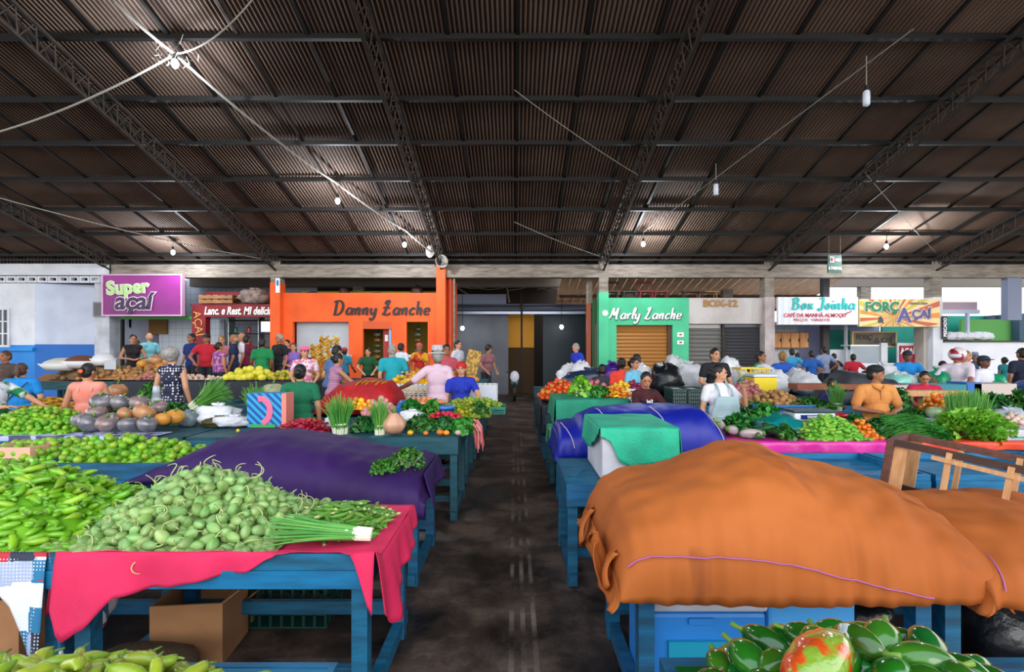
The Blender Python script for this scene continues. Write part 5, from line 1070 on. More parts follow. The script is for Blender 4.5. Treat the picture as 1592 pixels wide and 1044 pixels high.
g = obj_of('ribbed_gourd', MB().ell((0, 0, .12), (.13, .13, .12), 32, 18, fn=fn), mat('pinkish_gourd', '#d8a888', .45, col2='#c08c74', scale=5)); g.location = (X(613, 5.62), 5.62, zt); tag(g, 'big pale pinkish ribbed gourd at the front of the aisle-side left stall', 'gourd'); obj_of('stem', MB().tube([(0,0,.235),(0,0,.29),(.01,0,.31)], [.03,.016,.02], 8), stem_g, g)
bunch('greens', (X(565, 5.8), 5.8, zt), 'dark leafy bunch between the two bunches of chives', n=200, rx=.15, ry=.14, h=.16, s=.08, seed=7)
for i, (px, d, rx, h, kd, lb) in enumerate(((655, 5.9, .17, .16, 'greens', 'dark green leafy bunch right of the big pale gourd'), (690, 5.95, .2, .13, 'greens', 'broad heap of dark leaves in the middle of the aisle-side left stall'), (722, 5.8, .15, .14, 'herbs', 'herb bunch at the aisle end of the fourth left row'), (640, 6.2, .16, .3, 'herbs', 'tall herb bunch below the blue plastic bag'), (672, 6.25, .13, .3, 'herbs', 'light green stalky bunch behind the dark leaves'))):
    bunch(kd, (X(px, d), d, zt), lb, n=260, rx=rx, ry=.15, h=h, s=.085, seed=10+i)
for i, (px, m, r, lb, d) in enumerate(((638, ypep, .035, 'small yellow pumpkin piece at the table edge beside the pale gourd', 5.56), (662, orange_f, .03, 'small orange fruit at the table edge', 5.56), (684, ypep, .042, 'orange fruit at the table edge in the middle of the stall', 5.56), (694, orange_f, .035, 'rightmost orange fruit at the table edge', 5.56), (712, garlic_m, .035, 'white garlic bulb at the aisle end of the table edge', 5.56))):
    r_, c_ = ball_proto('fruit' if i < 4 else 'garlic_bulb', m, r, .8, .12); r_.location = (X(px, d), d, zt+r*.8); tag(r_, lb, 'fruit' if i < 4 else 'garlic')
rad = mat('radish_red', '#c01838', .4, var=.1)
pts, H = mound(X(693, 6.1), 6.1, .22, .1, zt+.1, .08, 24, .05, 13); place([ball_proto('radish', rad, .028, 1.2, .15)], spots_of(pts, 0, rr), 'red radish in the row behind the dark leaves', 'radish', 'red radishes behind the dark leaves')
mb = MB()
for k in range(40):
    a = Vector((X(738, 5.9)+R.uniform(-.06, .04), 5.9+R.uniform(-.25, .2), zt+.1)); mb.tube([a, a+Vector((.05, R.uniform(-.03,.03), -.08)), a+Vector((.07+R.uniform(-.02,.02), R.uniform(-.05,.05), R.uniform(-.32,-.18)))], [.012, .009, .003], 5)
tag(mb.obj('hanging_roots', mat('radish_root', '#c8384c', .5, col2='#d88c84', scale=8)), 'reddish bunch of roots hanging over the aisle end of the left stall', 'roots', kind='stuff')
def bucket(loc, r, h, m, label, name='bucket'):
    c = empty(name, loc, label, 'bucket'); MB().lathe([(r*.82, 0), (r, h), (r*1.06, h), (r*1.06, h-.02), (r*1.0, h-.025)], 20, cap=False).lathe([(.001, .003), (r*.82, .003)], 20, cap=False).obj('bucket_body', m, c, smooth=True, thick=.004)
    MB().tube([(r*math.cos(a), .6*r*math.sin(a)-.02, h+.01-abs(math.sin(a))*.03) for a in [math.pi*i/10 for i in range(11)]], .004, 5).obj('handle', white_m, c)
bucket((X(694, 6.6), 6.35, .905), .13, .22, bcr, 'blue bucket on the stall below the man in the pink shirt')
bucket((X(1312, 6.2), 6.2, .85), .115, .20, mat('red_bucket', '#a81420', .35), 'red bucket beside the man in the orange shirt')
o = sack(.2, .24, .16, 12).obj('plastic_bag', mat('blue_bag', '#1c5cb0', .3, bump=.4, bscale=12), smooth=True, loc=(X(622, 6.7), 6.9, .9)); tag(o, 'blue plastic bag hanging beside the red cloth heap', 'bag')
for i, (px, d, w, h, m, lb, z) in enumerate(((640, 6.0, .28, .17, plasw, 'bluish white bag above the big pale gourd', .96), (363, 6.15, .42, .14, plasw, 'crumpled white bag on the table left of the striped box', zt), (338, 6.4, .5, .25, plasw, 'white bag leaning on the dark greens left of the striped box', zt), (512, 6.0, .12, .14, plasw, 'white paper cup printed dark beside the chives', zt), (340, 6.2, .35, .12, mat('brown_root_bag', '#5a4424', .7, col2='#3c4a1c', scale=8), 'brown and green vegetables in a bag on the left table', zt), (292, 6.2, .22, .2, mat('grey_bag', '#6c7c80', .35, bump=.5, bscale=20), 'grey plastic bag right of the ochre pumpkins', zt))):
    o = sack(w, h, w*.7, 60+i).obj('plastic_bag', m, smooth=True, loc=(X(px, d), d, z)); tag(o, lb, 'bag')
t = empty('plastic_cups', (X(243, 6.3), 6.3, 1.12), 'stack of clear plastic cups standing on the pumpkins', 'cups'); MB().lathe([(.045, 0), (.055, .1), (.05, .1), (.045, .13), (.05, .13), (.04, .18), (.045, .18), (.035, .26)], 14).obj('cup_stack', mat('cup_plastic', '#c8d4e0', .2, alpha=.7), t, smooth=True)
t = MB().ell((0,0,0),(.02,.02,.02),8,6).obj('lemon', yel_f, smooth=True, loc=(X(370,5.75),5.75,zt+.02)); tag(t, 'single small yellow lemon on the bare blue table', 'lemon')
bunch('greens', (X(270, 6.35), 6.35, zt), 'wide heap of dark herbs in front of the woman in the dotted dress', n=420, rx=.26, ry=.2, h=.26, s=.06, seed=31)
o = carton((X(130,5.9), 6.25, .905), .09, .09, .13, 'small green printed packet beside the woman in the pink top', mat('green_packet', '#3c8c5c', .5, col2='#d8e4d8', scale=20, sharp=.02), open_=False, flaps=False)
# ---- fifth left row ----
z5 = .855
bunch('chives', (X(305, 7.3), 7.2, 1.0), 'long chives lying slanted on the fifth left row', rot=(0, math.radians(55), .2), n=150, l=.62, r0=.07, r1=.15, seed=41, w=.006)
bunch('chives', (X(398, 7.2), 7.2, z5), 'pale green leafy chives standing behind the striped box', n=120, l=.52, r0=.09, r1=.12, seed=42, w=.009)
melon = mat('pale_melon', '#b8b088', .5, col2='#8c9470', scale=4, stretch=(1, 1, .3))
for px, d, r, z, lb in ((425, 7.3, .15, 1.22, 'round pale melon between the striped box and the woman in green'), (452, 7.4, .16, 1.16, 'second pale melon partly behind the woman in green'), (183, 8.6, .15, 1.12, 'cut tan pumpkin beside the woman in the pink top')):
    r_, c_ = ball_proto('melon', melon if px > 200 else tanp, r, .95, .06, 18, 12, 10); r_.location = (X(px, d), d, z); tag(r_, lb, 'melon' if px > 200 else 'pumpkin'); crate((X(px,d), d, z5), .2, .18, z-z5-r*.8, 'dark crate holding up the %s' % ('melon at left' if px == 425 else 'melon at right' if px > 430 else 'cut pumpkin'), dkg)
for i, (px, d, rx, h, kd, s, lb) in enumerate(((225, 7.4, .34, .3, 'greens', .08, 'mixed dark greens behind the pumpkins'), (240, 8.5, .28, .42, 'herbs', .07, 'bright leafy bunch piled in a basket before the dotted dress'), (180, 7.6, .22, .2, 'greens', .08, 'dark leaves right of the woman in the pink top'), (320, 7.2, .3, .14, 'greens', .08, 'dark leaves lying under the slanted chives'))):
    bunch(kd, (X(px, d), d, z5), lb, n=320, rx=rx, ry=.25, h=h, s=s, seed=50+i)
def ban(k): return obj_of('banana', MB().tube([(math.sin(t*1.1-.55)*.1*0+.035*math.cos(t*2-1), 0, .16*(t-.5)) for t in [i/8 for i in range(9)]], [.006, .014, .018, .019, .019, .019, .017, .012, .005], 7).xf(Matrix.Rotation(math.pi/2, 4, 'X')), ban_m), []
def pile(kind, m, r, px, d, rx, ry, z0, h, n, label, group, seed, sq=.9, filler_n=None, name=None, cat=None, proto=None, dm=1.75, flat=False):
    pts, H = mound(X(px, d), d, rx, ry, z0, h, n, r*dm, seed)
    place([proto] if proto else [ball_proto(kind, m, r, sq, None, 10, 7)], spots_of(pts, r*.3, rr, flat=flat), label, cat or kind.split('_')[-1], group)
    filler(kind+'_heap', 'rest of the heap: '+group, (cat or kind)+' heap', m, X(px, d), d, rx, ry, z0, H, (r, r, r*sq), r*.9, filler_n or int(n*1.3), seed)
pile('banana', ban_m, .03, 80, 7.4, .42, .36, z5, .26, 46, 'yellow green banana in the heap left of the woman in the pink top', 'bananas left of the pink top', 71, proto=ban(0), flat=True, dm=2.0)
pile('yellow_pepper', ypep, .04, X and 560, 6.5+.9, .36, .2, z5+.12, .12, 36, 'yellow orange pepper in front of the red cloth heap', 'yellow peppers before the red cloth', 72, cat='pepper')
pile('pink_sweet_potato', mat('pink_tuber', '#d89a94', .6, var=.2), .045, 590, 7.3, .22, .2, z5+.05, .22, 20, 'pale pink sweet potato right of the yellow peppers', 'pink sweet potatoes on the left stall', 73, cat='potato')
crate((X(655, 8.0), 7.7, .86), .36, .18, .16, 'dark crate of peach coloured fruit left of the man in the pink shirt', black_m)
pile('peach_fruit', mat('peach_skin', '#d88c5c', .5, var=.2), .045, 655, 7.7, .3, .15, 1.0, .07, 20, 'peach coloured fruit in the dark crate', 'peach coloured fruit in the crate', 74, cat='fruit')
crate((X(735, 8.8), 8.75, .905), .42, .22, .32, 'white plastic crate right of the pair at the left stall', wcr, nx=10, nz=4)
tag(MB().box(-.42, .42, -.01, .01, 0, .3).obj('white_liner', mat('white_liner', '#c8ccd8', .5), loc=(X(735, 8.8), 8.5, .92)), 'white sheet lining the front of the white crate', 'liner')
crate((X(640, 9.3), 8.9, .905), .4, .2, .30, 'white plastic crate behind the outstretched arm of the man in pink', wcr, nx=10, nz=4)
pile('green_pear', mat('pear_green', '#7c9c2c', .4, var=.3), .035, 735, 7.9, .45, .2, .95, .12, 44, 'small green fruit in the tray before the white crate', 'green fruit by the white crate', 75, cat='fruit')
crate((X(735, 7.9), 7.9-.0, .86), .5, .24, .1, 'teal tray of green fruit beside the aisle', tcr)
pile('yellow_pepper', mat('yellow_green_mix', '#b8a820', .35, col2='#4c7c20', scale=14, var=.3), .035, 722, 7.2, .38, .28, .9, .2, 44, 'yellow and green pepper beside the aisle below the green fruit', 'mixed peppers beside the aisle', 76, cat='pepper')
bunch('greens', (X(745, 7.1), 7.1, .9), 'dark greens hanging at the aisle corner of the fifth left row', n=180, rx=.16, ry=.2, h=.2, s=.07, seed=77)
# ---- far left stalls: tubers, fruit ----
z8 = 1.13
FL = [('potato', potato_m, .05, 205, 11.8, 1.2, .35, .28, 60, 'brown potato in the heap behind the woman in the pink top', 'potatoes on the rear left stall'),
      ('red_onion', onion_m, .045, 255, 11.7, .7, .3, .16, 50, 'red onion in the heap left of the dotted dress', 'red onions on the rear left stall'),
      ('brown_yam', mat('yam_skin', '#7a5c40', .8, var=.25), .06, 150, 11.9, .9, .35, .42, 40, 'brown yam in the heap beside the grey board', 'yams on the rear left stall'),
      ('yellow_melon', mat('yellow_melon_skin', '#d8cc3c', .4, var=.1), .09, 392, 11.8, .55, .3, .22, 22, 'yellow melon on the rear left stall below the navy shirt', 'yellow melons on the rear left stall'),
      ('green_mango', mat('mango_skin', '#8c9c28', .4, col2='#c8a030', scale=5, var=.25), .05, 448, 11.8, .62, .3, .16, 44, 'green and yellow mango on the rear left stall', 'mangoes on the rear left stall'),
      ('white_garlic', garlic_m, .04, 300, 11.7, .6, .3, .08, 36, 'pale garlic bulb on the rear left stall right of the dotted dress', 'garlic on the rear left stall')]
for i, (kd, m, r, px, d, rx, ry, h, n, lb, gp) in enumerate(FL): pile(kd, m, r, px, d, rx, ry, z8, h, n, lb, gp, 80+i, cat=kd.split('_')[-1])
pile('orange_fruit', orange_f, .05, 690, 11.8, .8, .3, z8-.05, .2, 40, 'orange on the rear left stall behind the pair', 'oranges on the rear left stall', 90, cat='orange')
pile('mango_fruit', yel_f, .05, 645, 10.4, .75, .3, .95, .38, 44, 'yellow mango in the heap right of the turquoise shirt', 'mangoes right of the turquoise shirt', 91, cat='mango')
for i, (px, py, r, m, lb) in enumerate(((243, 560, .16, tanp, 'orange brown pumpkin on top of the rear left stall'), (252, 570, .15, ochp, 'ochre pumpkin low beside the dotted dress'), (237, 572, .14, tanp, 'tan pumpkin low on the rear left stall'), (222, 565, .13, ochp, 'yellow pumpkin at the left of the rear pumpkins'), (262, 562, .14, tanp, 'tan pumpkin just behind the dotted dress'))): pumpkin(px, py, r, m, lb, 12.0)
for k in range(5): # banana bunches
    x = X(492+5*k-(k % 2)*8, 12.4); pr = ban(k); r0 = pr[0]; root = empty('banana_bunch', (x, 12.3+.05*k, 1.15+.19*k), 'big bunch of yellow bananas stacked against the orange shop window, %s' % ['lowest', 'second from below', 'middle', 'second from the top', 'topmost'][k], 'bananas')
    for q in range(20):
        c = r0 if q == 0 else r0.copy()
        if q: C.objects.link(c)
        c.parent = root; c.scale = (1.25,)*3; c.location = (.17*math.cos(q*.9), .1*math.sin(q*.9)-.1, .055*(q % 4)); c.rotation_euler = (.6, .5*math.sin(q*2), q*.9)
mb = MB().box(-.8, 0, -.3, .3, .0, .03); tag(mb.obj('cardboard_sheet', card, loc=(X(122, 10.5)-1.2, 11.8, 1.12), rz=.1), 'brown cardboard lid lying on the stall behind the blue shirt', 'cardboard').rotation_euler.x = .3
for px, py, w, lb in ((88, 576, .9, 'white basin of goods behind the woman in blue at left'), (117, 572, .75, 'white basin heaped with brown beans behind the blue shirt'), (150, 568, .5, 'small white bag at the foot of the blue wall')):
    o = empty('basin', (X(px, 11.6), 11.8, Z(py, 11.6)), lb, 'basin'); MB().lathe([(w*.32, 0), (w*.5, .16), (w*.52, .16), (w*.34, 0)], 20).obj('basin_body', wcr, o, smooth=True); MB().ell((0, 0, .14), (w*.42, w*.42, .15), 16, 8, fn=lambda v: v*(1+.08*noise.noise(v*6))).obj('contents', mat('beans_%d' % px, {88: '#c8c4b8', 117: '#6a3a2c', 150: '#d0d0d4'}[px], .8), o, smooth=True)
tag(MB().box(-.13, .13, 0, .02, -.1, .1).obj('price_card', mat('card_white', '#b8bcc4', .7), loc=P(171, 567, 11.6)), 'white price card standing among the tubers on the rear stall', 'card')
# easel board and tilted wood near the pair
t = empty('menu_easel', (X(728, 12.2), 12.2, 1.06), 'yellow lettered board leaning before the pale grey wall of the passage', 'board')
MB().box(-.16, .16, -.01, .01, 0, .75).obj('board_panel', mat('tan_board', '#c8a044', .6, col2='#8c6a24', scale=14, sharp=.03), t); t.rotation_euler = (-.15, .25, .2)
# ---------------- right side ----------------
zr = .856
for i, (px, r, rot, lb) in enumerate(((1098, .045, (1.2, .6, .4), 'striped eggplant lying highest at the left end of the magenta sheet'), (1115, .05, (1.3, .2, -.6), 'striped eggplant in the middle of the three at the magenta sheet'), (1130, .05, (1.35, .3, -.9), 'striped eggplant nearest the cucumbers on the magenta sheet'), (1158, .055, (1.5, .2, 1.2), 'pale striped gourd lying below the leafy stems'))):
    o = obj_of('eggplant' if i < 3 else 'striped_gourd', MB().ell((0,0,0), (r, r, r*2.3), 14, 12, fn=lambda v: Vector((v.x*(1+.25*-v.z), v.y*(1+.25*-v.z), v.z))), mat('eggplant_skin', '#8c7c84', .3, col2='#c8b8ac', scale=14, stretch=(1, 1, .15), coat=.4)); o.location = (X(px, 5.8), 5.75-.04*i, zr+r+(.12-.04*i if i < 3 else 0)); o.rotation_euler = rot; tag(o, lb, 'eggplant' if i < 3 else 'gourd'); obj_of('calyx', MB().ell((0, 0, r*2.2), (r*.6, r*.6, r*.3), 10, 6), stem_g, o)
cuc = mat('dark_cucumber', '#16401c', .25, col2='#24602a', scale=8, coat=.4, var=.3)
pts, H = mound(X(1196, 5.7), 5.68, .26, .14, zr, .10, 14, .07, 101); place([pepper_proto('cucumber', cuc, .22, .03, k) for k in range(2)], spots_of(pts, .02, rr, flat=True), 'dark green cucumber at the magenta sheet under the teal plastic', 'cucumber', 'cucumbers under the teal plastic')
for i, (px, d, rx, h, kd, s, lb, m) in enumerate(((1148, 5.95, .18, .22, 'greens', .1, 'large leafed dark greens behind the striped eggplants', leaf_d), (1190, 6.2, .25, .3, 'greens', .1, 'dark leafy heap behind the teal plastic', leaf_m), (1222, 5.6, .1, .12, 'herbs', .07, 'reddish leafed bunch beside the cucumbers', leaf_m),
    (1362, 5.75, .14, .20, 'herbs', .05, 'dark curly parsley bunch in front of the orange shirt', leaf_d), (1330, 6.0, .12, .2, 'greens', .08, 'dark leaves behind the orange peppers', leaf_d), (1512, 5.75, .40, .27, 'lettuce', .055, 'big bright green lettuce heap on the right stall', leaf_l), (1452, 5.6, .12, .12, 'lettuce', .04, 'small frilly greens between beans and lettuce', leaf_m))):
    bunch(kd, (X(px, d), d, zr), lb, n=700 if kd == 'lettuce' and rx > .3 else 300, rx=rx, ry=min(.3, rx), h=h, s=s, seed=110+i, m=m)
o = Tarp([(X(1172,6), .86), (X(1180,6), 1.0), (X(1205,6), 1.08), (X(1232,6), 1.05), (X(1245,6), .88)], 5.75, 6.3, .86, .86, wr=.02, seed=8).build('plastic_sheet', 'shiny teal plastic bunched over cucumbers on the magenta sheet', 'plastic sheet', mat('teal_plastic', '#0c8c8c', .25, col2='#086868', scale=4, bump=.4, bscale=12), 30, 20)
gp2 = mat('lime_green_pepper', '#84b83c', .35, col2='#5c9c28', scale=6, var=.25)
pts, H = mound(X(1288, 5.72), 5.72, .36, .24, zr, .24, 100, .05, 120); place([pepper_proto('small_pepper', gp2, .085, .019, k, stem=False) for k in range(2)], spots_of(pts, 0, rr, flat=True, tilt=2), 'light green sweet pepper in the heap below the scale', 'pepper', 'light green peppers below the scale'); filler('pepper_heap', 'rest of the light green pepper heap below the scale', 'peppers', gp2, X(1288, 5.72), 5.72, .36, .24, zr, H, (.018, .035, .018), .02, 240)
pile('orange_pepper', mat('orange_pepper_skin', '#e8701c', .3, var=.3), .028, 1338, 5.75, .11, .2, zr, .17, 36, 'orange pepper left of the man in the orange shirt', 'orange peppers beside the man', 121, cat='pepper')
bean_m = mat('bean_green', '#1c5c1c', .45, col2='#3c842c', scale=8)
mb = MB(); rr2 = random.Random(4)
for k in range(520):
    u_, v_ = rr2.uniform(-1, 1), rr2.uniform(-1, 1)
    if u_*u_+v_*v_ > 1: continue
    zz = zr+.03+.19*(1-(u_*u_+v_*v_))**.8*(1-.35*u_); c_ = Vector((X(1408, 5.75)+u_*.36, 5.75+v_*.27, zz)); a = rr2.gauss(-.1, .35); l = .16; d_ = Vector((math.cos(a), math.sin(a)*.8, -u_*.5+rr2.uniform(-.15, .15)))
    mb.tube([c_-d_*l, c_+Vector((0, 0, .012)), c_+d_*l], [.004, .006, .004], 4, cap=False)
tag(mb.obj('long_beans', bean_m), 'dark green heap of long thin beans in front of the orange shirt', 'beans', kind='stuff')
for i, (px, dd, w) in enumerate(((1487, 6.05, .085), (1502, 6.0, .095), (1519, 6.05, .085))): bunch('chives', (X(px, dd), dd, zr), 'tall upright bunch of chives above the lettuce, %s of three' % ['left', 'middle', 'right'][i], n=170, l=.50, r0=w, r1=.05, seed=130+i, w=.0055, droop=.1)
mel = mat('striped_pale_melon', '#a8b890', .4, col2='#6c8c5c', scale=6, stretch=(1, 1, .2), coat=.3)
for px, lb in ((1454, 'pale green round squash left of the pair before the chives'), (1480, 'pale green round squash right of the pair before the chives')): r_, c_ = ball_proto('squash', mel, .10, .8, .08, 20, 12, 10); r_.location = (X(px, 6.1), 6.1, 1.08); tag(r_, lb, 'squash')
carton((X(1467, 6.1), 6.1, zr), .26, .14, .15, 'blue printed box holding up the two pale squashes', mat('blue_print_box', '#1c6cb0', .5, col2='#d8dce8', scale=9, sharp=.03), flaps=False, open_=False)
for i, (px, d, rx, h, lb) in enumerate(((1545, 6.2, .3, .42, 'tall dark leafy heap right of the chives'), (1590, 6.25, .28, .46, 'dark leafy heap with pale stems at the right edge'), (1430, 6.25, .25, .22, 'mixed dark greens right of the man in the orange shirt'), (1400, 6.2, .14, .10, 'dark greens under the hands of the man in orange'))): bunch('greens', (X(px, d), d, zr), lb, n=420, rx=rx, ry=.22, h=h, s=.09, seed=140+i)
t = empty('foam_tray', (X(1575, 5.62), 5.62, zr), 'white tray in front of the clear bag of garlic at the right edge', 'tray'); MB().box(-.16, .16, -.1, .1, 0, .11).obj('tray_body', foam, t, bevel=.01); MB().box(-.12, .05, -.103, -.1, .02, .04).obj('green_line', gnet, t)
pile('garlic_bulb', garlic_m, .03, 1572, 5.85, .14, .1, zr+.14, .1, 22, 'garlic bulb in the clear bag at the right edge', 'garlic in the clear bag', 150, cat='garlic')
o = sack(.42, .30, .22, 77).obj('clear_bag', mat('clear_bag', '#d8e0f0', .15, alpha=.45), smooth=True, loc=(X(1566, 5.95), 5.95, zr)); tag(o, 'clear plastic bag around the garlic at the right edge', 'bag')
# scale
s = empty('counter_scale', (X(1257, 6.1), 6.1, 1.0), 'white electronic counter scale on a carton above the green peppers', 'scale')
MB().box(-.24, .24, -.14, .14, 0, .09).obj('scale_body', white_m, s, bevel=.02); MB().box(-.26, .26, -.16, .16, .105, .12).obj('weighing_plate', mat('scale_plate', '#2c5c6c', .3, .6), s); MB().box(-.03, .03, -.03, .03, .09, .105).obj('plate_support', steel_m, s)
MB().box(-.17, .20, -.146, -.14, .02, .07).obj('display', mat('display_navy', '#1c2c6c', .3), s); text('00000 0000', .045, text_w, (.01, -.148, .045), s, name='display_digits')
carton((X(1250, 6.1), 6.1, zr), .22, .15, .13, 'brown carton under the counter scale', flaps=False, open_=False)
# further right stalls
zs = .87
crate((X(1200, 7.4), 7.35, zs-.03), .42, .3, .22, 'bright blue plastic tray of potatoes left of the middle right stall', bcr, nx=16, nz=2, name='plastic_tray')
pile('potato', potato_m, .042, 1205, 7.5, .38, .25, 1.03, .16, 46, 'pale potato in the bright blue tray', 'potatoes in the blue tray', 160)
pile('red_onion', onion_m, .04, 1160, 8.8, .35, .25, .95, .32, 34, 'red onion in the net right of the woman in the apron', 'onions in the net', 161, cat='onion')
bunch('herbs', (X(1262, 7.2), 7.2, zs), 'bright green leafy heap above the scale', n=420, rx=.34, ry=.24, h=.26, s=.07, seed=162, m=leaf_m)
bunch('chives', (X(1300, 7.2), 7.2, zs+.1), 'upright chives behind the red bucket', n=120, l=.42, r0=.07, r1=.08, seed=163)
bunch('herbs', (X(1395, 7.3), 7.4, zs), 'bright leafy heap behind the left shoulder of the man in orange', n=420, rx=.3, ry=.24, h=.42, s=.07, seed=164, m=leaf_m)
bunch('greens', (X(1170, 7.2), 7.2, zs), 'mixed leafy heap right of the woman in the apron', n=320, rx=.32, ry=.2, h=.2, s=.09, seed=165)
bunch('greens', (X(1070, 7.4), 7.4, zs-.05), 'dark herbs on the teal stall left of the woman in the apron', n=260, rx=.3, ry=.2, h=.14, s=.07, seed=166)
for i, px in enumerate((1043, 1066)):
    crate((X(px, 9.0), 8.7, .87), .13+.0*i, .25, .3, 'dark green plastic crate on the right stall, %s' % ['left of two', 'right of two'][i], MATS['teal_crate'] if 0 else dkg, nx=7, nz=5)
    tag(MB().box(-.10, .10, -.2, .2, .01, .27).obj('packed_goods', mat('white_packed', '#c8ccd4', .6), loc=(X(px, 9.0), 8.7, .885)), 'white packed goods inside the dark green crate, %s' % ['left of two', 'right of two'][i], 'goods')
# raised crates by the aisle with greens and orange peppers
crate((.80, 7.4, .825), .22, .35, .3, 'dark crate beneath the green net beside the aisle', dkg); crate((1.28, 7.4, .825), .22, .35, .3, 'second dark crate beneath the green net', dkg)
bunch('herbs', (X(902, 7.4), 7.4, 1.16), 'tall bright leafy bunch on the green net beside the aisle', n=300, rx=.17, ry=.2, h=.27, s=.07, seed=170, m=leaf_l); bunch('herbs', (X(930, 7.3), 7.3, 1.16), 'pale stalky greens on the green net, right of the tall bunch', n=260, rx=.18, ry=.18, h=.14, s=.07, seed=171)
pts, H = mound(X(959, 7.3), 7.35, .19, .2, 1.16, .14, 60, .042, 172); place([pepper_proto('orange_chilli', ypep, .085, .016, 1, stem=False)], spots_of(pts, 0, rr, flat=True), 'orange and yellow pepper on the green net', 'pepper', 'orange peppers on the green net'); filler('pepper_heap', 'rest of the orange pepper heap on the green net', 'peppers', ypep, X(959, 7.3), 7.35, .19, .2, 1.16, H, (.016, .035, .016), .02, 90)
pile('tomato', tom_m, .045, 870, 8.9, .36, .3, .98, .30, 54, 'orange red tomato in the heap beside the aisle', 'tomatoes beside the aisle', 173)
crate((X(948, 8.9), 8.75, .92), .62, .22, .24, 'white plastic crate in front of the purple bag', wcr, nx=14, nz=4)
pile('lemon', yel_f, .04, 966, 8.9, .2, .14, 1.12, .12, 20, 'yellow lemon in the white crate', 'lemons in the white crate', 174); pile('purple_onion', mat('purple_onion_skin', '#7a1c44', .35, var=.2), .04, 985, 8.9, .14, .14, 1.12, .14, 16, 'purple onion beside the lemons', 'purple onions beside the lemons', 175, cat='onion'); pile('pink_onion', mat('pink_onion_skin', '#b85c64', .4, var=.2), .045, 925, 9.0, .2, .15, 1.12, .14, 16, 'pink onion left of the dark seated head', 'pink onions left of the lemons', 176, cat='onion')
o = carton((X(880, 8.6), 8.7, .93), .25, .2, .12, 'crumpled silver grey tray below the tomatoes', mat('silver_tray', '#a0a4ac', .3, .4), flaps=False)
# sacks and bags on the rear right stalls
SK = [(888, 580, .7, .55), (905, 575, .5, .5), (1000, 578, .5, .5), (1035, 580, .7, .6), (1052, 570, .5, .7), (1078, 578, .6, .6), (1098, 580, .5, .5), (1130, 582, .4, .5), (1145, 572, .6, .6), (1150, 585, .5, .5), (1195, 580, .6, .45), (1215, 588, .7, .4), (1238, 585, .6, .45), (1258, 590, .6, .4), (1385, 578, .7, .5), (1400, 590, .7, .4), (1465, 590, .8, .4), (1480, 583, .7, .45), (1510, 585, .7, .4), (1535, 588, .6, .4), (1560, 600, .8, .35), (1430, 592, .6, .35), (1172, 600, .6, .3), (915, 582, .45, .4)]
adj = ['plump', 'slumped', 'bulging', 'leaning', 'wide', 'narrow', 'knotted', 'creased', 'tall', 'squat', 'rumpled', 'full']
where = lambda px: 'below the green shop' if px < 1070 else 'below BOX-12' if px < 1190 else 'below the Box Joinha sign' if px < 1325 else 'below the sunburst sign' if px < 1450 else 'below the low white wall'
for i, (px, py, w, h) in enumerate(SK):
    d = 10.4 if i % 2 else 11.0; base = .90; top = Z(py-h*20, d)
    o = sack(w*.9, top-base+.05, .5, 200+i).obj('white_sack', plasw, smooth=True, loc=(X(px, d), d+.15*(i % 3), base)); tag(o, '%s white sack on the rear right stalls %s' % (adj[i % 12], where(px)), 'sack', 'white sacks on the rear right stalls')
for px, py, w, h, m, lb in ((1036, 578, .6, .5, plasb, 'big black plastic sack among the white ones below the green shop'), (920, 585, 1.1, .42, mat('navy_bag', '#1c2c48', .4), 'dark navy bundle tied with cord behind the tomatoes'), (950, 570, .5, .3, mat('purple_cloth_bag', '#4a1c88', .5), 'purple cloth bundle below the brown shutter'), (1498, 594, .8, .2, plasg, 'bright green plastic bundle on the right stalls'), (1456, 578, .45, .25, plasg, 'round green bundle beside the man in the crimson shirt'), (1165, 592, .5, .3, plasg, 'teal bag in front of the yellow cooler'), (1395, 590, .45, .3, mat('mint_bag', '#8cd0c4', .3), 'mint green bag right of the man in orange'), (1533, 590, .7, .3, plasg, 'flat green bundle further right on the stalls')):
    d = 10.0; o = sack(w, Z(py-h*28, d)-.9, .6, int(px)).obj('bundle', m, smooth=True, loc=(X(px, d), d, .9)); tag(o, lb, 'bundle')
c = cooler(X(1150, 10), X(1184, 10), 9.4, 9.8, .46, 'yellow cooler box with white lid on the right stalls', mat('yellow_cooler', '#e8cc1c', .4), white_m, .06); c.location.z = .90
crate((X(1167, 10.3), 10.3, 1.12), .28, .2, .33, 'yellow plastic crate standing behind the yellow cooler box', ycr, nx=6, nz=3)
tag(MB().box(-.9, .9, -.15, .15, 0, .09).obj('wooden_box', mat('red_brown_board', '#8c4c38', .7), loc=(X(1315, 8.7), 8.7, 1.15)), 'long reddish wooden board box behind the chives at right', 'box')
t = MB().box(-.45, .45, -.1, .1, 0, .08).box(-.18, .12, -.05, .05, -.25, 0).obj('wooden_stand', lwood_m, loc=(X(1450, 7.6), 7.6, 1.14)); tag(t, 'pale wooden T-shaped stand in front of the crimson shirt', 'stand')
for i, (px, py, d, w, m, lb) in enumerate(((1440, 606, 7.9, .5, plasw, 'white foam packs lying before the crimson shirt'), (1490, 603, 8.2, .9, mat('teal_bar', '#1c8090', .5), 'teal plastic tray right of the wooden stand'), (1545, 600, 8.2, .25, MATS['blue_crate'], 'dark blue box right of the teal tray'), (1580, 602, 8.2, .7, mat('pale_slab', '#c8b8b0', .6), 'pale board lying at the right edge'))):
    o = carton((X(px, d), d+.55, .86), w/2, .2, Z(py, d)-.84, lb, m, flaps=False, open_=False)
pile('orange_pepper', mat('small_orange_pepper', '#d8781c', .3, var=.3), .035, 1455, 7.1, .22, .2, zs, .34, 30, 'small orange pepper below the wooden stand', 'orange peppers below the stand', 180, cat='pepper')
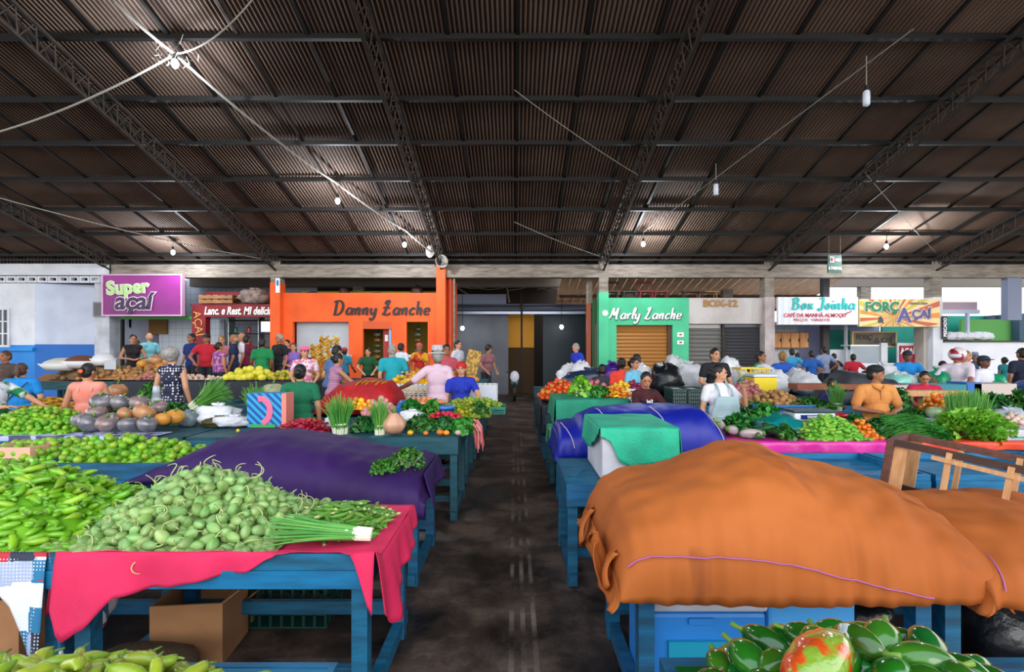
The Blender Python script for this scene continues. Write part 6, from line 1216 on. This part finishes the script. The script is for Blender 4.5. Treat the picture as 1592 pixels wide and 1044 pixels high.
# ---------------- people ----------------
SKIN = dict(a=mat('skin_light', '#c89070', .5), b=mat('skin_brown', '#9c6648', .5), c=mat('skin_dark', '#6a4030', .5), d=mat('skin_tan', '#b47c5c', .5))
HAIR = dict(k=mat('hair_black', '#15100f', .55), g=mat('hair_grey', '#a8a4a0', .7, col2='#78746f', scale=20), b=mat('hair_brown', '#4a3022', .6), l=mat('hair_blond', '#8c6a3c', .6), w=mat('hair_thin', '#b08c74', .6))
trou = mat('dark_trousers', '#1c2430', .8); trou2 = mat('grey_shorts', '#4c5058', .8); eyem = mat('eye_dark', '#140c0a', .3); lipm = mat('lips', '#8c4840', .5)
def cone(mb, a, b, ra, rb, n=12):
    a, b = Vector(a), Vector(b); d = b-a
    mb.tube([a, b], [ra, rb], n); mb.ell(a, ra, n, 8); mb.ell(b, rb, n, 8); return mb
ARMS = dict(  # elbow and wrist of one side, x outward
    down=((.235, .03, 1.13), (.245, -.05, .89)), table=((.25, .0, 1.13), (.17, -.27, 1.0)), fold=((.27, -.02, 1.13), (.07, -.24, 1.10)), hips=((.37, .09, 1.17), (.19, .0, 1.0)),
    reach=((.30, -.20, 1.22), (.30, -.46, 1.12)), side=((.40, .0, 1.20), (.62, -.10, 1.08)), mouth=((.33, -.10, 1.17), (.22, -.22, 1.40)), forward=((.20, -.15, 1.12), (.12, -.40, 1.14)), elbow=((.26, -.22, 1.16), (.10, -.42, 1.02)))
def person(px, ytop, d, label, shirt, skin='b', hair='k', style='short', yaw=0, head=0, arms=('down', 'down'), sleeve=.5, w=1.0, lean=0, legs=None, hat=None, extra=None, longs=0, nod=0, vox=None, hh=None, z0=0, pw=None):
    """px, ytop: where the top of the head stands in the photo at distance d; yaw 0 faces the camera"""
    if 7 < d < 12.85: d = min([6.67, 8.17, 9.72, 11.38, 12.98] if px > 800 else [6.67, 8.17, 9.72, 10.2, 10.7, 11.12, 12.98], key=lambda g: abs(g-d))
    top = Z(ytop, d); z0 = .36 if d > 12.8 else 0
    s = (hh or max(1.2, min(1.92, top - z0)))/1.71; base = max(0, top-s*1.71) if hh and d < 7 else z0
    o = empty('person', (X(px, d), d, base), label, 'person', rz=math.radians(yaw)); o.scale = (s, s, s)
    vox = vox or (.0085 if d < 9.5 else .014); near = d < 9.5
    up = MB(); lo = MB(); hd = MB(); n = 14 if near else 10
    up.ell((0, .005, 1.27), (.155*w, .105*w, .17), n, 10).ell((0, .0, 1.08), (.138*w, .105*w*(1 + .25*(w > 1.08)), .16), n, 10); lo.ell((0, .01, .95), (.160*w, .115*w, .13), n, 10)
    cone(up, (-.13*w, .01, 1.385), (.13*w, .01, 1.385), .062, .062, n); cone(up, (0, .012, 1.38), (0, -.002, 1.52), .06, .05, n)
    if style in ('long', 'bun', 'pony', 'curl'): up.ell((-.065*w, -.075, 1.27), (.055, .05, .055), 10, 8).ell((.065*w, -.075, 1.27), (.055, .05, .055), 10, 8)
    shoulders = []; A = []
    for sg, nm in ((-1, arms[0]), (1, arms[1])):
        e, wr = ARMS[nm]; sh = Vector((sg*.172*w, .01, 1.385)); e = Vector((sg*(e[0]+.17*(w-1)), e[1], e[2])); wr = Vector((sg*wr[0] if nm != 'x' else wr[0], wr[1], wr[2])); A.append((sh, e, wr))
        cone(up, sh, e, .047*w**.5, .038*w**.5, n); cone(up, e, wr, .038*w**.5, .026, n)
        dv = (wr-e).normalized(); q = dv.cross(Vector((0, 0, 1))).normalized() if abs(dv.z) < .9 else Vector((0, 1, 0)); nn = q.cross(dv)
        if nm in ('down', 'hips'): q = Vector((0, 1, 0)); nn = dv.cross(q).normalized()
        pc = wr + dv*.045; M = Matrix((( *q, 0), (*nn, 0), (*dv, 0), (0, 0, 0, 1))).transposed(); M = Matrix.Translation(pc) @ M.to_3x3().to_4x4()
        up.ell((0, 0, 0), (.038, .017, .05), 12, 8, M)
        cu = -.35 if sg*1 else 0; fs_ = [(-.027, .052), (-.009, .062), (.009, .058), (.026, .045)]
        for fx, fl in fs_:
            p0 = M @ Vector((fx, 0, .035)); p1 = M @ Vector((fx*1.15, -.008, .035+fl*.55)); p2 = M @ Vector((fx*1.1, -.024, .035+fl))
            rf = .0095 if near else .012
            cone(up, p0, p1, rf, rf*.95, 7); cone(up, p1, p2, rf*.95, rf*.85, 7)
        t0 = M @ Vector((-.03*sg, 0, -.02)); t1 = M @ Vector((-.058*sg, -.012, .012)); t2 = M @ Vector((-.06*sg, -.02, .036)); cone(up, t0, t1, .013, .011, 7); cone(up, t1, t2, .011, .0095, 7)
    for sg in (-1, 1):
        cone(lo, (sg*.088*w, .01, .90), (sg*.10, -.01, .49), .083*w, .053, n); cone(lo, (sg*.10, -.01, .49), (sg*.10, .02, .09), .052, .036, n); lo.ell((sg*.105, -.05, .035), (.045, .12, .035), n, 8)
    # head
    HM = Matrix.Translation((0, .0, 1.50)) @ Matrix.Rotation(math.radians(head), 4, 'Z') @ Matrix.Rotation(math.radians(nod), 4, 'X') @ Matrix.Translation((0, -.0, -1.50))
    hd.ell((0, .005, 1.60), (.076, .094, .108), n+2, 12).ell((0, -.032, 1.548), (.055, .058, .056), n, 8).ell((0, -.055, 1.512), (.028, .028, .02), 10, 6)
    hd.add([(-.016, -.085, 1.572), (.016, -.085, 1.572), (0, -.085, 1.618), (0, -.118, 1.575), (0, -.09, 1.564)], [(0, 4, 3), (4, 1, 3), (0, 3, 2), (3, 1, 2), (0, 2, 1), (0, 1, 4)]); hd.ell((0, -.088, 1.626), (.05, .014, .008), 10, 6)
    for sg in (-1, 1): hd.ell((sg*.078, .012, 1.59), (.010, .02, .03), 8, 6)
    hd.ell((0, -.08, 1.537), (.026, .014, .011), 10, 6); cone(hd, (0, .012, 1.45), (0, .0, 1.54), .05, .05, 10)
    hd.xf(HM)
    LM = Matrix.Translation((0, 0, .95)) @ Matrix.Rotation(math.radians(lean), 4, 'X') @ Matrix.Translation((0, 0, -.95))
    body = MB(); body.merge(up).merge(hd).xf(LM); body.merge(lo)
    b = body.obj('body', SKIN[skin], o, smooth=True)
    def rem(ob, v, sm=3, dec=None):
        r = ob.modifiers.new('r', 'REMESH'); r.mode = 'VOXEL'; r.voxel_size = v; r.use_smooth_shade = True
        q = ob.modifiers.new('s', 'SMOOTH'); q.iterations = sm; q.factor = .5
    rem(b, vox, 2)
    T = LM @ HM
    for sg in (-1, 1):
        MB().ell((sg*.030, -.088, 1.603), (.012, .006, .006), 8, 6).xf(T).obj('eye', eyem, b, smooth=True); MB().ell((sg*.031, -.090, 1.622), (.019, .006, .004), 8, 4).xf(T).obj('eyebrow', HAIR['k'] if hair != 'g' else HAIR['g'], b)
    MB().ell((0, -.093, 1.541), (.022, .006, .006), 8, 5).xf(T).obj('mouth', lipm, b, smooth=True)
    # shirt
    sh = MB(); g = .014
    hem = .86 if longs == 0 else .45
    sh.ell((0, .005, 1.27), (.155*w+g, .105*w+g, .165), n, 10).ell((0, .0, 1.08), (.138*w+g, .105*w*(1 + .25*(w > 1.08))+g, .17), n, 10).ell((0, .01, .96), (.165*w+g, .118*w+g, .12), n, 8); cone(sh, (-.135*w, .01, 1.383), (.135*w, .01, 1.383), .079, .079, n); cone(sh, (0, .012, 1.39), (0, .008, 1.432), .084, .07, n)
    if style in ('long', 'bun', 'pony', 'curl'): sh.ell((-.065*w, -.078, 1.27), (.062, .058, .062), 10, 8).ell((.065*w, -.078, 1.27), (.062, .058, .062), 10, 8)
    if sleeve > 0:
        for (s0, e, wr) in A:
            k = min(1, sleeve); cone(sh, s0, s0.lerp(e, k), .047*w**.5+.018, .046*w**.5+.016*(1 if k < .9 else .8), n)
            if sleeve > 1: cone(sh, e, e.lerp(wr, sleeve-1), .046*w**.5+.01, .034+.008, n)
    if longs: sh.merge(MB().lathe([(.16*w, .95), (.19*w, .7), (.23*w, .42)], 14))
    sh.xf(LM); so = sh.obj('shirt' if not longs else 'dress', shirt, o, smooth=True); rem(so, vox*1.15, 2)
    if sleeve == 0: pass
    tr = MB(); pm = pw or trou; tr.ell((0, .01, .94), (.168*w, .123*w, .12), n, 8)
    for sg in (-1, 1): cone(tr, (sg*.088*w, .01, .88), (sg*.10, -.01, .49), .092*w, .064, n); (legs != 'shorts') and cone(tr, (sg*.10, -.01, .49), (sg*.10, .02, .12), .064, .05, n)
    t_ = tr.obj('trousers', pm, o, smooth=True); rem(t_, .014, 1)
    for sg in (-1, 1): MB().ell((sg*.105, -.05, .04), (.052, .135, .044), 10, 8).obj('shoe', black_m, o, smooth=True)
    # hair
    if style != 'bald' or hat is None:
        hm = MB()
        def cap(v):
            return v*(1+.02*noise.noise(v*6))
        if style == 'bald': hm.ell((0, .03, 1.575), (.082, .078, .07), 14, 10, fn=cap)
        else: hm.ell((0, .018, 1.622), (.083, .094, .100), 16, 12, fn=cap).ell((0, .045, 1.58), (.078, .07, .075), 14, 10)
        if style == 'long': hm.ell((0, .065, 1.50), (.085, .05, .15), 14, 10)
        if style == 'bun': hm.ell((0, .115, 1.60), (.045, .042, .045), 12, 8)
        if style == 'pony': hm.ell((0, .12, 1.56), (.03, .04, .09), 12, 8)
        if style == 'curl': hm.ell((0, .03, 1.63), (.108, .115, .105), 16, 12, fn=lambda v: v*(1+.12*noise.noise(v*7)))
        hm.xf(T).obj('hair', HAIR[hair], b, smooth=True)
    if hat:
        kind, hmtl = hat; h = MB()
        if kind == 'cap': h.ell((0, .01, 1.655), (.088, .104, .068), 16, 10); h.ell((0, -.10, 1.645), (.065, .07, .010), 14, 6)
        if kind == 'capback': h.ell((0, .01, 1.655), (.090, .106, .068), 16, 10); h.ell((.02, .115, 1.618), (.062, .055, .016), 14, 6)
        if kind == 'fedora': h.lathe([(.086, 1.64), (.088, 1.66), (.082, 1.74), (.07, 1.76), (.02, 1.755)], 18); h.lathe([(.08, 1.645), (.135, 1.632), (.137, 1.64), (.08, 1.658)], 20, cap=False)
        if kind == 'scarf': h.ell((0, .012, 1.64), (.092, .105, .088), 16, 10); h.ell((0, .1, 1.58), (.05, .04, .05), 10, 8)
        if kind == 'helmet': h.ell((0, .012, 1.625), (.13, .15, .13), 18, 12)
        hh_ = h.xf(T).obj('hat' if kind != 'helmet' else 'helmet', hmtl, b, smooth=True)
        if kind == 'fedora': MB().lathe([(.089, 1.655), (.088, 1.68)], 18, cap=False).xf(T).obj('hat_band', black_m, hh_)
        if kind == 'helmet': MB().ell((0, -.06, 1.60), (.105, .10, .05), 14, 8).xf(T).obj('visor', mat('visor_white', '#d8d8e0', .1), hh_, smooth=True)
    if extra: extra(o, b, LM, w)
    return o
def fab(n, c, **k): return mat('fabric_'+n, c, .85, bump=.25, bscale=9, **k)
def apron(o, b, LM, w):
    ap = mat('apron_cloth', '#a8bcc0', .7, col2='#8ca8b0', scale=3)
    def g(u, v):
        x = (u-.5)*(.26+.12*min(1, v*2)); z = 1.30-.62*v; return Vector((x*w*1.25, -(.135*w+.03*math.cos(x*9))-.022-.01*math.sin(u*14)*v - .02*(v < .25), z))
    a = MB().grid(16, 14, g).xf(LM).obj('apron', ap, o, smooth=True, thick=.004)
    for sg in (-1, 1): MB().tube([(sg*.10*w, -.155*w-.02, 1.29), (sg*.10*w, -.12*w-.02, 1.38), (sg*.085*w, -.05, 1.455), (sg*.05, .05, 1.45)], .014, 6).xf(LM).obj('apron_strap', ap, a, smooth=True)
    MB().box(-.15, .15, -.175*w-.014, -.165*w-.006, 1.03, 1.035).obj('apron_seam', white_m, a)
    MB().ell((.13*w, -.17*w, 1.25), (.02, .01, .05), 8, 6).obj('pink_ribbon', mat('hot_pink', '#e82c8c', .5), a)
def jersey(o, b, LM, w):
    text('bs2', .07, text_w, (0, -.150, 1.29), o, off=.002)
    for sg in (-1, 1): MB().bar((sg*.12, -.13, 1.32), (sg*.05, -.155, 1.30), .02, .02).obj('shirt_stripe', mat('dark_maroon', '#2c0810', .7), o)
def polo(o, b, LM, w):
    MB().tube([(-.075, -.02, 1.44), (-.06, -.09, 1.42), (0, -.125, 1.375), (.06, -.09, 1.42), (.075, -.02, 1.44), (0, .07, 1.46), (-.075, -.02, 1.44)], .013, 6).xf(LM).obj('collar', fab('polo', '#d89450'), o, smooth=True)
    MB().box(-.015, .015, -.135, -.12, 1.26, 1.375).obj('placket', MATS['fabric_polo'], o)
def strap(o, b, LM, w): MB().tube([(-.14*w, .12, 1.40), (-.02, .145*w, 1.22), (.14*w, .13*w, 1.02)], .009, 5).xf(LM).obj('bag_strap', black_m, o)
def flower(o, b, LM, w): MB().ell((.03, .155, 1.61), (.028, .014, .028), 8, 6).obj('hair_flower', mat('flower_orange', '#e8642c', .6), b)
def tops(o, b, LM, w):
    for sg in (-1, 1): MB().tube([(sg*.07, .11*w, 1.33), (sg*.085, .06, 1.435), (sg*.09, -.05, 1.43), (sg*.08, -.125*w, 1.33)], .009, 6).obj('shirt_strap', mat('salmon_strap', '#e8a8a0', .8), o, smooth=True)
def pants(c): return c
F = fab
P_ = person
# nearest
P_(1118, 567, 6.62, 'woman in a white t-shirt and pale blue apron, hand raised to her chin', F('white', '#dcdce4'), 'a', 'k', 'bun', 12, 48, ('down', 'mouth'), .5, .98, extra=apron, hh=1.62)
P_(1362, 571, 6.62, 'man in an orange polo shirt and black cap looking right, hands together', F('polo', '#d89450', col2='#c87c3c', scale=5), 'b', 'k', 'short', -4, 52, ('fold', 'fold'), .72, 1.12, hat=('capback', mat('black_cap', '#101216', .8)), extra=polo, nod=0, hh=1.62)
P_(1004, 578, 6.75, 'boy in a dark maroon jersey sitting behind the royal blue tarpaulin', F('maroon', '#4c1018', col2='#300a10', scale=6), 'd', 'k', 'short', 8, -10, ('elbow', 'elbow'), .95, .88, nod=14, extra=jersey, hh=1.52)
P_(467, 566, 6.72, 'woman in a green t-shirt seen from behind, beside the striped box', F('green', '#0c6c48', col2='#0a5c3c', scale=3), 'd', 'k', 'bun', 186, 0, ('down', 'table'), .55, 1.08, hh=1.60)
P_(137, 565, 6.72, 'woman in a salmon tank top seen from behind, orange flower in her dark hair', F('salmon', '#d87868', col2='#e89c8c', scale=4), 'd', 'k', 'bun', 200, -25, ('table', 'table'), 0, 1.05, extra=lambda *a: (flower(*a), tops(*a)), hh=1.60, nod=8)
P_(680, 541, 7.95, 'man in pale pink shirt and white hat, arm stretched to the left', F('pink', '#d8bccc', col2='#c8a8bc', scale=3), 'c', 'g', 'short', 186, 10, ('down', 'side'), .75, .92, hat=('fedora', mat('straw_white', '#c8c4c8', .8, col2='#a8a4a8', scale=30)))
P_(717, 543, 8.2, 'woman in a royal blue t-shirt and red cap facing the camera', F('royal', '#1c34b8', col2='#142894', scale=3), 'a', 'b', 'long', 12, -14, ('down', 'elbow'), .55, 1.05, hat=('scarf', mat('red_scarf', '#b8181c', .7)), hh=1.62)
P_(34, 547, 8.15, 'woman in a bright blue t-shirt bending away, strap across her back', F('bright_blue', '#1484d0', col2='#0c70bc', scale=3), 'a', 'b', 'pony', 188, 15, ('table', 'table'), .6, 1.22, lean=0, extra=strap, hh=1.60)
P_(-12, 566, 5.0+1.7, 'person in a white shirt with green sleeve at the left edge, hand reaching right', F('white_green', '#d8dce8', col2='#14783c', scale=2.2, amt=.55, sharp=.02), 'a', 'g', 'short', 80, 0, ('forward', 'reach'), .7, 1.15, hh=1.60)
P_(268, 541, 8.9, 'grey haired woman in a navy dress with white dots, seen from behind', patmat('dotted_dress', 'dots', '#141c3c', '#d8d4dc', 24), 'a', 'g', 'curl', 176, 0, ('down', 'down'), 0, .98, longs=1)
P_(1292, 590, 7.6, 'person with black hair tied back bending behind the chives on the right', F('indigo', '#1c1c4c'), 'c', 'k', 'bun', 170, 0, ('table', 'table'), .6, .9, hh=1.36, extra=flower)
P_(1437, 578, 7.75, 'man in a crimson t-shirt and glasses looking down at right', F('crimson', '#c01c40'), 'd', 'k', 'short', -20, -8, ('elbow', 'elbow'), .6, 1.15, nod=22, hh=1.48)
# middle distance
M_ = [(514, 530, 10.6, 'man in a slate blue t-shirt bending over beside the bananas', F('slate', '#4c6c9c'), 'a', 'k', 'short', 150, 0, ('table', 'table'), .5, .95, 14),
 (517, 548, 9.6, 'woman in a striped tank top sorting goods below the bananas', patmat('purple_stripes', 'stripes', '#6c3c7c', '#d89cb0', 20, 'z'), 'd', 'k', 'bun', 130, 0, ('reach', 'reach'), 0, .95, 10),
 (474, 538, 11.3, 'woman in a pink cap and floral top left of the bananas', patmat('pink_floral', 'floral', '#d87c9c', '#e8d8e0', 16), 'a', 'b', 'long', 20, 20, ('table', 'table'), .5, 1.0, 0),
 (456, 533, 13.4, 'woman in a purple pink printed top in front of the orange shop', patmat('purple_floral', 'floral', '#a8409c', '#4c6cb8', 16), 'a', 'b', 'long', 10, 0, ('fold', 'fold'), .4, 1.05, 0),
 (434, 519, 13.4, 'man in a black t-shirt standing by the left orange column', F('black', '#14161c'), 'b', 'g', 'short', -30, 10, ('down', 'down'), .55, 1.08, 0),
 (446, 528, 14.8, 'person in a dark top half hidden between two women by the orange shop', F('dark_blue', '#1c2848'), 'a', 'k', 'short', 0, 0, ('down', 'down'), .5, .9, 0),
 (536, 540, 13.8, 'person in a teal top and red cap by the orange shop window', F('teal', '#1c7c90'), 'c', 'k', 'short', 170, 0, ('table', 'table'), .5, .9, 0),
 (572, 541, 12.6, 'man in a dark green shirt below the orange shop doorway', F('dark_green', '#0c4c2c'), 'a', 'k', 'short', 10, -15, ('elbow', 'table'), .6, 1.05, 0),
 (612, 530, 11.0, 'man in a turquoise shirt leaning over, seen from behind', F('turquoise', '#18a0b0'), 'a', 'g', 'short', 205, 0, ('table', 'down'), .6, 1.15, 12),
 (624, 533, 12.9, 'man in a white shirt with dark hair beside the turquoise shirt', F('white2', '#d4dce8'), 'c', 'k', 'short', 150, 0, ('down', 'table'), .5, 1.0, 0),
 (652, 533, 13.0, 'woman in a yellow and red top before the right window of the orange shop', F('yellow', '#d8a020', col2='#b02020', scale=3, amt=.5, sharp=.04), 'b', 'b', 'pony', 0, 0, ('table', 'table'), .5, .95, 0),
 (694, 533, 11.6, 'dark haired person behind the woman with the red cap', F('rose', '#b84c5c'), 'b', 'k', 'short', 20, 0, ('down', 'down'), .5, .95, 0),
 (712, 529, 12.6, 'dark haired man in white beside the yellow lettered board', F('white3', '#c8ccd8'), 'a', 'k', 'short', 60, 0, ('down', 'down'), .5, .95, 0),
 (756, 536, 13.8, 'person with curly black hair leaning forward before the pale grey wall', F('dusty_rose', '#8c5c64'), 'd', 'k', 'curl', 40, 0, ('table', 'table'), .5, 1.0, 12),
 (321, 519, 13.7, 'man in a red t-shirt and dark cap holding a bag, before the red shop', F('red', '#b8182c'), 'b', 'k', 'short', 10, 0, ('elbow', 'down'), .55, 1.15, 0),
 (297, 518, 14.0, 'man in a navy polo shirt left of the red shop pillar', F('navy', '#14286c'), 'b', 'k', 'short', -10, 0, ('down', 'down'), .6, .85, 0),
 (341, 532, 12.8, 'woman in a purple patterned top right of the red t-shirt', patmat('violet_floral', 'floral', '#7c3c94', '#c87ca0', 14), 'd', 'k', 'bun', 150, 0, ('down', 'down'), .1, 1.1, 0),
 (363, 519, 13.9, 'man in a dark navy t-shirt looking left before the red shop', F('navy2', '#18244c'), 'b', 'w', 'bald', -70, 0, ('down', 'down'), .6, 1.0, 0),
 (376, 517, 15.0, 'man in a white t-shirt behind the navy one', F('white4', '#dcdce4'), 'd', 'w', 'bald', -60, 0, ('down', 'down'), .6, 1.0, 0),
 (344, 522, 14.6, 'fair person half hidden behind the red t-shirt', F('pinkish', '#c87c84'), 'a', 'l', 'short', 20, 0, ('down', 'down'), .5, .9, 0),
 (384, 521, 14.9, 'person in a maroon t-shirt at the counter of the red shop', F('maroon2', '#6c1438'), 'b', 'k', 'short', 170, 0, ('down', 'down'), .5, 1.0, 0),
 (408, 526, 12.9, 'person in a bright green t-shirt before the red shop, seen from behind', F('kelly', '#0c7c44'), 'c', 'k', 'short', 180, 0, ('down', 'down'), .6, 1.15, 0),
 (232, 515, 14.9, 'bald man in a light turquoise t-shirt below the purple sign', F('aqua', '#7cc8d4'), 'a', 'w', 'bald', -110, -20, ('down', 'table'), .6, 1.0, 0),
 (213, 528, 15.4, 'person in a turquoise t-shirt half hidden left of the bald man', F('aqua2', '#28b0b8'), 'a', 'b', 'short', 180, 0, ('down', 'down'), .6, .9, 0),
 (207, 520, 14.0, 'woman in a black tank top with arms folded below the purple sign', F('black2', '#18141c'), 'd', 'k', 'bun', 40, 0, ('fold', 'fold'), 0, .95, 0),
 (8, 545, 10.5, 'person at the left edge behind the bright blue t-shirt', F('brownish', '#4c3c34'), 'b', 'b', 'short', 0, 0, ('down', 'down'), .5, 1.0, 0),
 (900, 533, 12.9, 'grey haired man in a royal blue shirt at the passage, seen in profile', F('royal2', '#1c38c0'), 'a', 'g', 'short', -60, 0, ('table', 'table'), .5, 1.0, 10),
 (966, 556, 9.9, 'person in a red shirt seen from behind below the brown shutter', F('scarlet', '#d83c2c'), 'c', 'k', 'bun', 180, 0, ('down', 'down'), .6, 1.0, 0),
 (986, 556, 9.7, 'woman in a light blue top before the brown shutter', F('sky', '#6cb8d8'), 'd', 'k', 'bun', 40, 0, ('table', 'table'), .5, 1.0, 0),
 (991, 550, 10.6, 'dark haired person in a green top behind the light blue one', F('green2', '#1c7c54'), 'c', 'k', 'long', 120, 0, ('down', 'down'), .5, .9, 0),
 (936, 566, 9.6, 'dark haired person bending down among the bags right of the tomatoes', F('grey_dark', '#2c2c38'), 'c', 'k', 'short', 180, 0, ('table', 'table'), .6, .9, 0),
 (1112, 541, 9.9, 'man in a black t-shirt looking down, behind the woman in the apron', F('black3', '#14181f'), 'a', 'k', 'short', 10, 0, ('table', 'table'), .55, 1.15, 0),
 (1184, 546, 11.3, 'person in a green top right of the yellow crate', F('green3', '#1c9464'), 'b', 'k', 'bun', 30, 0, ('down', 'down'), .3, .9, 0),
 (1216, 546, 11.4, 'woman in a blue t-shirt seen from behind, hair in a ponytail', F('blue3', '#1c50b0'), 'a', 'l', 'pony', 180, 0, ('hips', 'hips'), .5, 1.0, 0),
 (1231, 542, 13.6, 'person in a light blue t-shirt with hand on hip below the Box Joinha sign', F('light_blue', '#3ca4d8'), 'a', 'k', 'short', 170, 0, ('hips', 'hips'), .55, 1.05, 0),
 (1240, 548, 14.4, 'person in grey half hidden below the Box Joinha sign', F('grey3', '#9ca0b0'), 'a', 'k', 'short', 150, 0, ('down', 'down'), .5, .95, 0),
 (1261, 545, 12.4, 'man in a medium blue t-shirt bending, seen from behind', F('blue4', '#1c58a8'), 'b', 'k', 'short', 180, 0, ('hips', 'down'), .6, 1.05, 0),
 (1281, 538, 13.7, 'man in a grey blue t-shirt with both hands on his hips', F('greyblue', '#8494b8'), 'b', 'k', 'short', 185, 0, ('hips', 'hips'), .5, 1.05, 0),
 (1296, 549, 14.4, 'person in dark clothes leaning on the white counter', F('dark4', '#1c2028'), 'b', 'k', 'short', 180, 0, ('hips', 'down'), .5, 1.0, 0),
 (1326, 550, 13.2, 'man in a red t-shirt seen from behind at the glass fronted counter', F('red5', '#b81830'), 'c', 'k', 'short', 175, 0, ('hips', 'down'), .6, 1.1, 0),
 (1411, 545, 11.0, 'man in a bright blue t-shirt and dark cap looking down at his hands', F('azure', '#1c8cd8'), 'c', 'k', 'short', -30, 0, ('elbow', 'elbow'), .6, 1.1, 0),
 (1466, 561, 11.4, 'dark skinned person crouching behind the green bundle', F('brown5', '#4c2c24'), 'c', 'k', 'short', -20, 0, ('down', 'down'), .5, 1.0, 0),
 (1488, 543, 9.8, 'person in a white t-shirt wearing a red and white helmet', F('white6', '#d8ccd8'), 'b', 'k', 'short', -60, 0, ('elbow', 'elbow'), .6, 1.05, 0),
 (1503, 545, 11.2, 'fair woman in a pale top right of the helmet', F('pale6', '#d8c0c8'), 'a', 'l', 'long', 20, 0, ('table', 'table'), .4, .95, 0),
 (1516, 549, 12.4, 'man in a dark shirt and wide hat behind the woman in the pale top', F('dark6', '#2c3c54'), 'b', 'k', 'short', 30, 0, ('down', 'down'), .5, .9, 0),
 (1530, 553, 9.9, 'boy in a white t-shirt and dark cap facing the camera at right', F('white7', '#dcdce8'), 'c', 'k', 'short', 15, 0, ('down', 'down'), .6, .95, 0),
 (1561, 555, 12.2, 'child in a teal top seen from behind at right', F('teal7', '#0c6c74'), 'c', 'k', 'bun', 180, 0, ('down', 'down'), .3, .85, 0),
 (1588, 541, 11.4, 'man in a dark navy t-shirt seen from behind at the right edge', F('navy7', '#141c34'), 'b', 'k', 'short', 180, 0, ('down', 'down'), .6, 1.1, 0)]
HATS = {474: ('cap', mat('pink_cap', '#e8648c', .7)), 536: ('cap', mat('red_cap', '#b82c34', .7)), 321: ('cap', black_m), 1411: ('cap', mat('navy_cap', '#141c34', .7)), 1488: ('helmet', mat('red_helmet', '#a01c34', .25, col2='#d8ccd0', scale=5, sharp=.03)), 1530: ('cap', mat('dark_cap', '#1c2c3c', .7)), 1516: ('fedora', mat('blue_hat', '#7c8cb0', .7)), 652: ('scarf', mat('coral_scarf', '#b84c44', .7))}
for (px, yt, d, lb, sm, sk, hr, st_, yaw, hd_, ar, sl, w_, ln) in M_:
    P_(px, yt, d, lb, sm, sk, hr, st_, yaw, hd_, ar, sl, w_, ln, hat=HATS.get(px))
